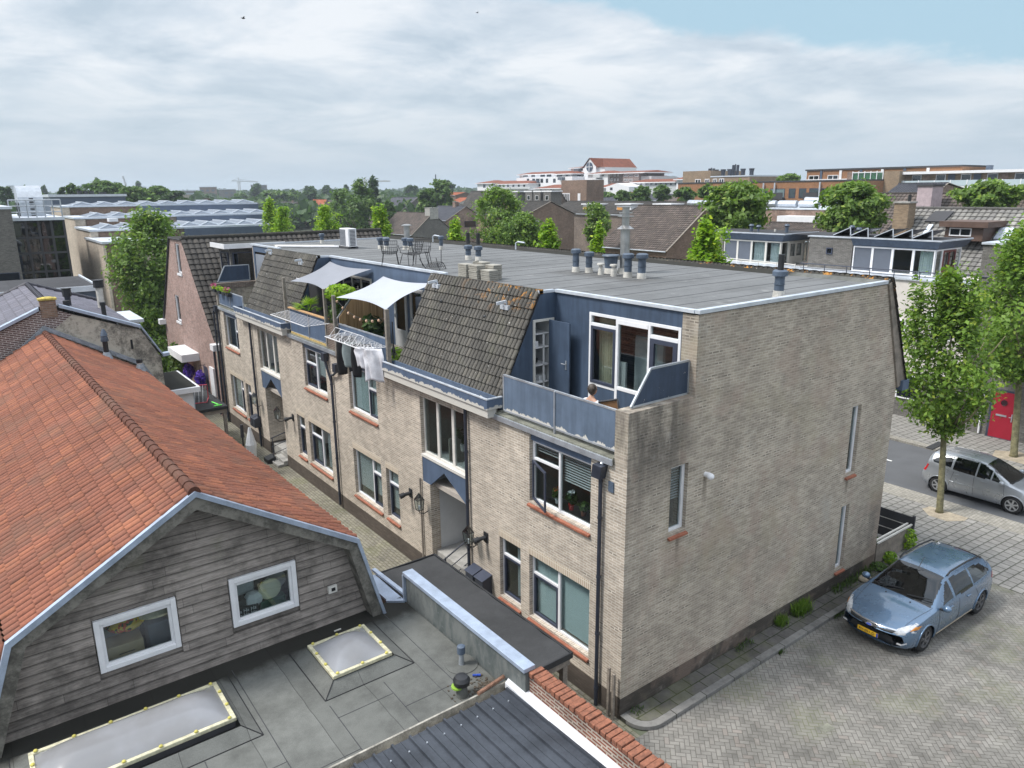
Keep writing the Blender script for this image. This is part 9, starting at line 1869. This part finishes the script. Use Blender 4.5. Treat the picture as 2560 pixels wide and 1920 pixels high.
# flower boxes on the far terrace
for i, (y, lb, mt) in enumerate(((27.1, 'pink flower box at the far left corner of the terrace rail', 'p'), (26.3, 'leafy green flower box on the far terrace rail', 'g'), (25.6, 'pale green flower box beside the pink ones', 'g'), (25.05, 'red pink flower box on the far terrace rail', 'p'))):
 t = thing('flower_box', lb, 'flower box', (-.02, y, 6.65), 'flower boxes on the far terrace rail'); MB().box(-.14, .02, y-.22, y+.22, 6.5, 6.66).build('box', M['black'], t, bevel=.02)
 leaves((-.06, y, 6.74), (.14, .28, .12), 70, .10, M['leaf_bright'], 'foliage', t, 160+i)
 if mt == 'p': leaves((-.08, y, 6.80), (.15, .28, .13), 60, .09, plain('pink_petals', (.50, .10, .22), .7) if 'pink_petals' not in bpy.data.materials else bpy.data.materials['pink_petals'], 'blossom', t, 170+i)
# ------------------------------------------------------------------ wall lanterns, spotlights, post boxes
def lantern(lb, x, y, z, grp='old street lanterns on the facade'):
 t = thing('wall_lantern', lb, 'lantern', (x, y, z), grp); s = .105; m = MB()
 for sx in (-1, 1):
  for sy in (-1, 1): m.bar((x+sx*s*.75, y+sy*s*.75, z-.2), (x+sx*s, y+sy*s, z+.12), .014)
 for zz, k in ((-.2, .75), (.12, 1.)):
  c = [(x+a*s*k, y+b_*s*k, z+zz) for a, b_ in ((-1, -1), (1, -1), (1, 1), (-1, 1))]
  for i in range(4): m.bar(c[i], c[(i+1) % 4], .014)
 m.build('frame', M['black'], t); m = MB(); c = [(x+a*s*1.05, y+b_*s*1.05, z+.125) for a, b_ in ((-1, -1), (1, -1), (1, 1), (-1, 1))]; m.add(c+[(x, y, z+.33)], [(0, 1, 4), (1, 2, 4), (2, 3, 4), (3, 0, 4)]).build('roof', M['glass_dark'], t)
 m = MB()
 for a, b_ in (((-1, -1), (1, -1)), ((1, -1), (1, 1)), ((1, 1), (-1, 1)), ((-1, 1), (-1, -1))): m.add([(x+a[0]*s*.75, y+a[1]*s*.75, z-.2), (x+b_[0]*s*.75, y+b_[1]*s*.75, z-.2), (x+b_[0]*s, y+b_[1]*s, z+.12), (x+a[0]*s, y+a[1]*s, z+.12)], [(0, 1, 2, 3)])
 m.build('glazing', M['glass'], t); MB().tube([(-.0, y, z-.32), (x*.5, y, z-.36), (x, y, z-.3), (x, y, z-.2)], .015, 6).build('bracket', M['black'], t); MB().lathe((x, y, z-.2), [(.03, 0), (.03, .12)], 8).build('bulb', M['white'], t)
lantern('glass lantern left of the near arched entrance', -.28, 7.82, 2.38); lantern('glass lantern on the drainpipe right of the near entrance', -.28, 5.30, 2.33); lantern('glass lantern on the drainpipe left of the far entrance', -.28, 22.0, 2.35); lantern('glass lantern right of the far entrance', -.28, 19.2, 2.35)
for y, z, lb in ((8.79, 2.3, 'black wall spotlight left of the near entrance lantern'), (4.88, 2.38, 'black wall spotlight right of the near entrance'), (18.2, 2.38, 'black wall spotlight right of the far entrance lantern'), (14.9, 2.5, 'x')):
 if lb == 'x': continue
 t = thing('wall_spotlight', lb, 'spotlight', (0, y, z), 'black spotlights on the facade'); MB().box(-.03, -.002, y-.09, y+.09, z-.14, z+.14).build('back_plate', M['black'], t, bevel=.005); MB().tube([(-.03, y, z), (-.22, y+.05, z-.02)], .055, 12).tube([(-.2, y+.05, z-.02), (-.34, y+.08, z-.06)], [.075, .085], 14).build('lamp_head', M['black'], t, smooth=True)
for y, lb in ((5.28, 'dark letterbox nearer the entrance, by the drainpipe'), (4.84, 'dark letterbox nearer the ground floor windows')):
 t = thing('letter_box', lb, 'letterbox', (-.15, y, 1.0), 'dark letterboxes on the near facade'); MB().prism([(-.30, y-.18, .82), (-.005, y-.18, .82), (-.005, y-.18, 1.38), (-.30, y-.18, 1.28)], (0, .36, 0)).build('case', M['pipe'], t, bevel=.012); MB().prism([(-.33, y-.2, 1.285), (-.003, y-.2, 1.385), (-.003, y-.2, 1.41), (-.33, y-.2, 1.31)], (0, .4, 0)).build('lid', M['sash'], t, bevel=.006); MB().ball((-.305, y, 1.1), (.012, .012, .012), 6, 4).build('lock', M['alu'], t)
for y, lb in ((22.75, 'dark letterbox by the far drainpipe, left one'), (22.4+.02, 'dark letterbox by the far drainpipe, right one')):
 t = thing('letter_box', lb, 'letterbox', (-.15, y, 1.0), 'dark letterboxes at the far entrance'); MB().prism([(-.30, y-.15, .95), (-.005, y-.15, .95), (-.005, y-.15, 1.45), (-.30, y-.15, 1.35)], (0, .3, 0)).build('case', M['pipe'], t, bevel=.012)
solo(MB().prism([(-.6, 20.0, .0), (-.25, 20.0, .0), (-.25, 20.0, .28), (-.6, 20.0, .18)], (0, .5, 0)), 'boot_scraper', M['black'], 'black block at the foot of the far entrance steps', 'block', bevel=.01)
r = random.Random(9)
for i in range(4): y = 12.6+i*.75; solo(MB().prism([(-3.25+.05*i, y, .35), (-2.95, y+.1, .0), (-2.9, y+.55, .0), (-3.2, y+.6, .38)], (.02, 0, .02)), 'paper_sheet', M['white'], 'white sheet leaning along the barn eave in the alley', 'sheet', 'white sheets along the barn eave')
for i, (x, y, lb) in enumerate(((-1.2, 11.9, 'scrap of dark litter in the alley before the near ground floor windows'), (-1.5, 8.9, 'crumpled white litter in the alley by the black canopy'), (-1.05, 12.6, 'small dark litter below the drainpipe in the alley'))): solo(MB().ball((x, y, .03), (.10, .06, .03), 6, 4).bar((x-.15, y, .02), (x+.12, y+.1, .02), .03, .01), 'litter', M['black'] if i != 1 else M['white'], lb, 'litter')
# ------------------------------------------------------------------ person on the near terrace, seen from behind, seated in a garden chair
def skin_body(name, verts, edges, radii, mat, root, root_i=0, sub=2):
 me = bpy.data.meshes.new(name); me.from_pydata([tuple(v) for v in verts], edges, []); o = bpy.data.objects.new(name, me); COL.objects.link(o)
 s = o.modifiers.new('skin', 'SKIN'); s.use_smooth_shade = True
 for i, r in enumerate(radii): me.skin_vertices[0].data[i].radius = (r, r); me.skin_vertices[0].data[i].use_root = (i == root_i)
 sb = o.modifiers.new('sub', 'SUBSURF'); sb.levels = sb.render_levels = sub
 bpy.context.view_layer.update(); dg = bpy.context.evaluated_depsgraph_get(); m2 = bpy.data.meshes.new_from_object(o.evaluated_get(dg)); bpy.data.objects.remove(o)
 if root is not None: m2.transform(Matrix.Translation(-Vector(root.location)))
 m2.materials.clear(); m2.materials.append(mat); n = bpy.data.objects.new(name, m2); COL.objects.link(n); n.parent = root; m2.polygons.foreach_set('use_smooth', [True]*len(m2.polygons)); return n
px0, py0 = .62, 1.62                     # hips; the person faces toward +x, away from the alley, leaning back
def Pp(f, s, z): return (px0+f, py0+s, z)
fl = TZ
pr_ = thing('person', 'person with short brown hair and pale top seated on the near terrace', 'person', (px0, py0, fl))
zs = fl+.28
V_b = [Pp(.08, 0, zs), Pp(.02, 0, zs+.18), Pp(-.06, 0, zs+.36), Pp(-.10, 0, zs+.50), Pp(-.08, 0, zs+.58), Pp(-.06, 0, zs+.64),
 Pp(-.08, .17, zs+.46), Pp(.06, .24, zs+.24), Pp(.30, .22, zs+.22), Pp(.38, .21, zs+.22), Pp(-.08, -.17, zs+.46), Pp(.06, -.24, zs+.24), Pp(.30, -.22, zs+.22), Pp(.38, -.21, zs+.22),
 Pp(.10, .09, zs), Pp(.50, .11, zs+.10), Pp(.66, .11, zs-.22), Pp(.78, .11, zs-.25), Pp(.10, -.09, zs), Pp(.50, -.11, zs+.10), Pp(.66, -.11, zs-.22), Pp(.78, -.11, zs-.25)]
E_b = [(0, 1), (1, 2), (2, 3), (3, 4), (4, 5), (3, 6), (6, 7), (7, 8), (8, 9), (3, 10), (10, 11), (11, 12), (12, 13), (0, 14), (14, 15), (15, 16), (16, 17), (0, 18), (18, 19), (19, 20), (20, 21)]
R_b = [.13, .125, .14, .13, .055, .05, .06, .045, .035, .03, .06, .045, .035, .03, .09, .065, .045, .035, .09, .065, .045, .035]
skin_body('body', V_b, E_b, R_b, M['skin'], pr_)
skin_body('shirt', [V_b[i] for i in (0, 1, 2, 3, 6, 7, 10, 11)], [(0, 1), (1, 2), (2, 3), (3, 4), (4, 5), (3, 6), (6, 7)], [.15, .15, .17, .155, .095, .075, .095, .075], wh, pr_)
hc = Pp(-.04, 0, zs+.74); MB().ball(hc, (.095, .078, .115), 18, 14).ball((hc[0]+.095, hc[1], hc[2]-.01), (.018, .014, .02), 8, 6).ball((hc[0]+.0, hc[1]+.078, hc[2]-.01), (.02, .01, .03), 8, 6).ball((hc[0]+.0, hc[1]-.078, hc[2]-.01), (.02, .01, .03), 8, 6).build('head', M['skin'], pr_, smooth='all')
rr_ = np.random.default_rng(2); hm = MB(); hm.ball((hc[0]-.028, hc[1], hc[2]+.018), (.098, .093, .12), 18, 14)
for k in range(420):
 d = rr_.normal(size=3); d[2] = abs(d[2])*.8+.0 if rr_.random() < .7 else d[2]; d /= np.linalg.norm(d)
 if d[0] > .55 and d[2] < .5: continue
 p = np.array([hc[0]-.02, hc[1], hc[2]+.02])+d*np.array([.1, .092, .117]); e = p+(d*.3+rr_.normal(size=3)*.5+np.array([-.3, 0, -.5]))*.03; w_ = np.cross(d, rr_.normal(size=3))*.005; hm.add([p-w_, p+w_, e], [(0, 1, 2)])
hm.build('hair', M['hair'], pr_)
for sy in (.21, -.21):
 for k, (dy, ln) in enumerate(((-.03, .07), (-.01, .08), (.01, .075), (.03, .06))): MB().tube([Pp(.38, sy+dy, zs+.22), Pp(.38+ln*.6, sy+dy*1.1, zs+.215), Pp(.38+ln, sy+dy*1.1, zs+.195)], [.011, .010, .007], 6).build('finger', M['skin'], pr_, smooth='all')
 MB().tube([Pp(.36, sy*.8, zs+.22), Pp(.40, sy*.72, zs+.215)], [.012, .009], 6).build('thumb', M['skin'], pr_, smooth='all')
gc = thing('garden_chair', 'light brown garden chair back tilted toward the screen beside the person', 'chair', (.75, 1.1, fl))
bk = MB(); bk.prism([(.55, .86, fl+.98), (.47, 1.32, fl+.84), (.62, 1.40, fl+.42), (.70, .88, fl+.42)], (.03, .01, .02)); bk.build('backrest', plain('tan_wicker', (.36, .19, .09), .7), gc, bevel=.02)
MB().tube([(.55, .86, fl+.98), (.47, 1.32, fl+.84), (.62, 1.40, fl+.42), (.70, .88, fl+.42), (.55, .86, fl+.98)], .02, 8).build('back_frame', M['greydark'], gc, smooth='all'); MB().box(.66, 1.15, .88, 1.38, fl+.38, fl+.42).build('seat', bpy.data.materials['tan_wicker'], gc, bevel=.01)
for x, y in ((.68, .9), (.68, 1.36), (1.12, .9), (1.12, 1.36)): MB().tube([(x, y, fl), (x, y, fl+.38)], .014).build('leg', M['greydark'], gc)
ch = thing('garden_chair', 'low garden seat carrying the person on the near terrace', 'chair', (px0, py0, fl)); MB().box(px0-.1, px0+.42, py0-.26, py0+.26, fl+.12, fl+.16).build('seat', M['wood_pole'], ch, bevel=.01); MB().prism([(px0-.1, py0-.25, fl+.14), (px0-.26, py0-.25, fl+.62), (px0-.23, py0-.25, fl+.62), (px0-.07, py0-.25, fl+.14)], (0, .5, 0)).build('backrest', M['wood_pole'], ch)
for sx in (-.06, .4):
 for sy in (-.22, .22): MB().tube([(px0+sx, py0+sy, fl), (px0+sx, py0+sy, fl+.12)], .015).build('leg', M['black'], ch)
# birds
for i, (u, v, D, lb) in enumerate(((608, 46, 70, 'small dark bird flying high at the upper left of the sky'), (1193, 32, 110, 'tiny bird near the top centre of the sky'))):
 d = ray(u, v); p = CAMP+d*(D/np.linalg.norm(d)); t = thing('bird', lb, 'bird', tuple(float(q) for q in p)); b_ = Vector(p)
 m = MB(); m.ball(b_, (.12, .06, .05), 10, 6); m.ball(b_+Vector((.13, 0, .02)), .035, 8, 5); m.add([b_+Vector((-.1, -.02, 0)), b_+Vector((-.25, -.05, 0)), b_+Vector((-.25, .05, 0)), b_+Vector((-.1, .02, 0))], [(0, 1, 2, 3)])
 for s in (1, -1): m.add([b_+Vector((.06, s*.04, .02)), b_+Vector((.08, s*.22, .12)), b_+Vector((-.04, s*.42, .06)), b_+Vector((-.06, s*.2, .1)), b_+Vector((-.06, s*.04, .02))], [(0, 1, 2, 3, 4)])
 m.build('body', M['black'], t)
# ------------------------------------------------------------------ haze: one closed box of thin air
HZ = .0003
if HZ:
 hb = MB().box(-700, 2400, -700, 2600, -1.2, 42); nt = NT('thin_summer_haze'); v = nt.n('ShaderNodeVolumePrincipled'); v.inputs['Color'].default_value = (.80, .90, 1., 1); v.inputs['Density'].default_value = HZ; v.inputs['Anisotropy'].default_value = .2; nt.t.links.new(v.outputs[0], nt.out.inputs['Volume']); hz = hb.build('haze', nt.m, None, kind='stuff')
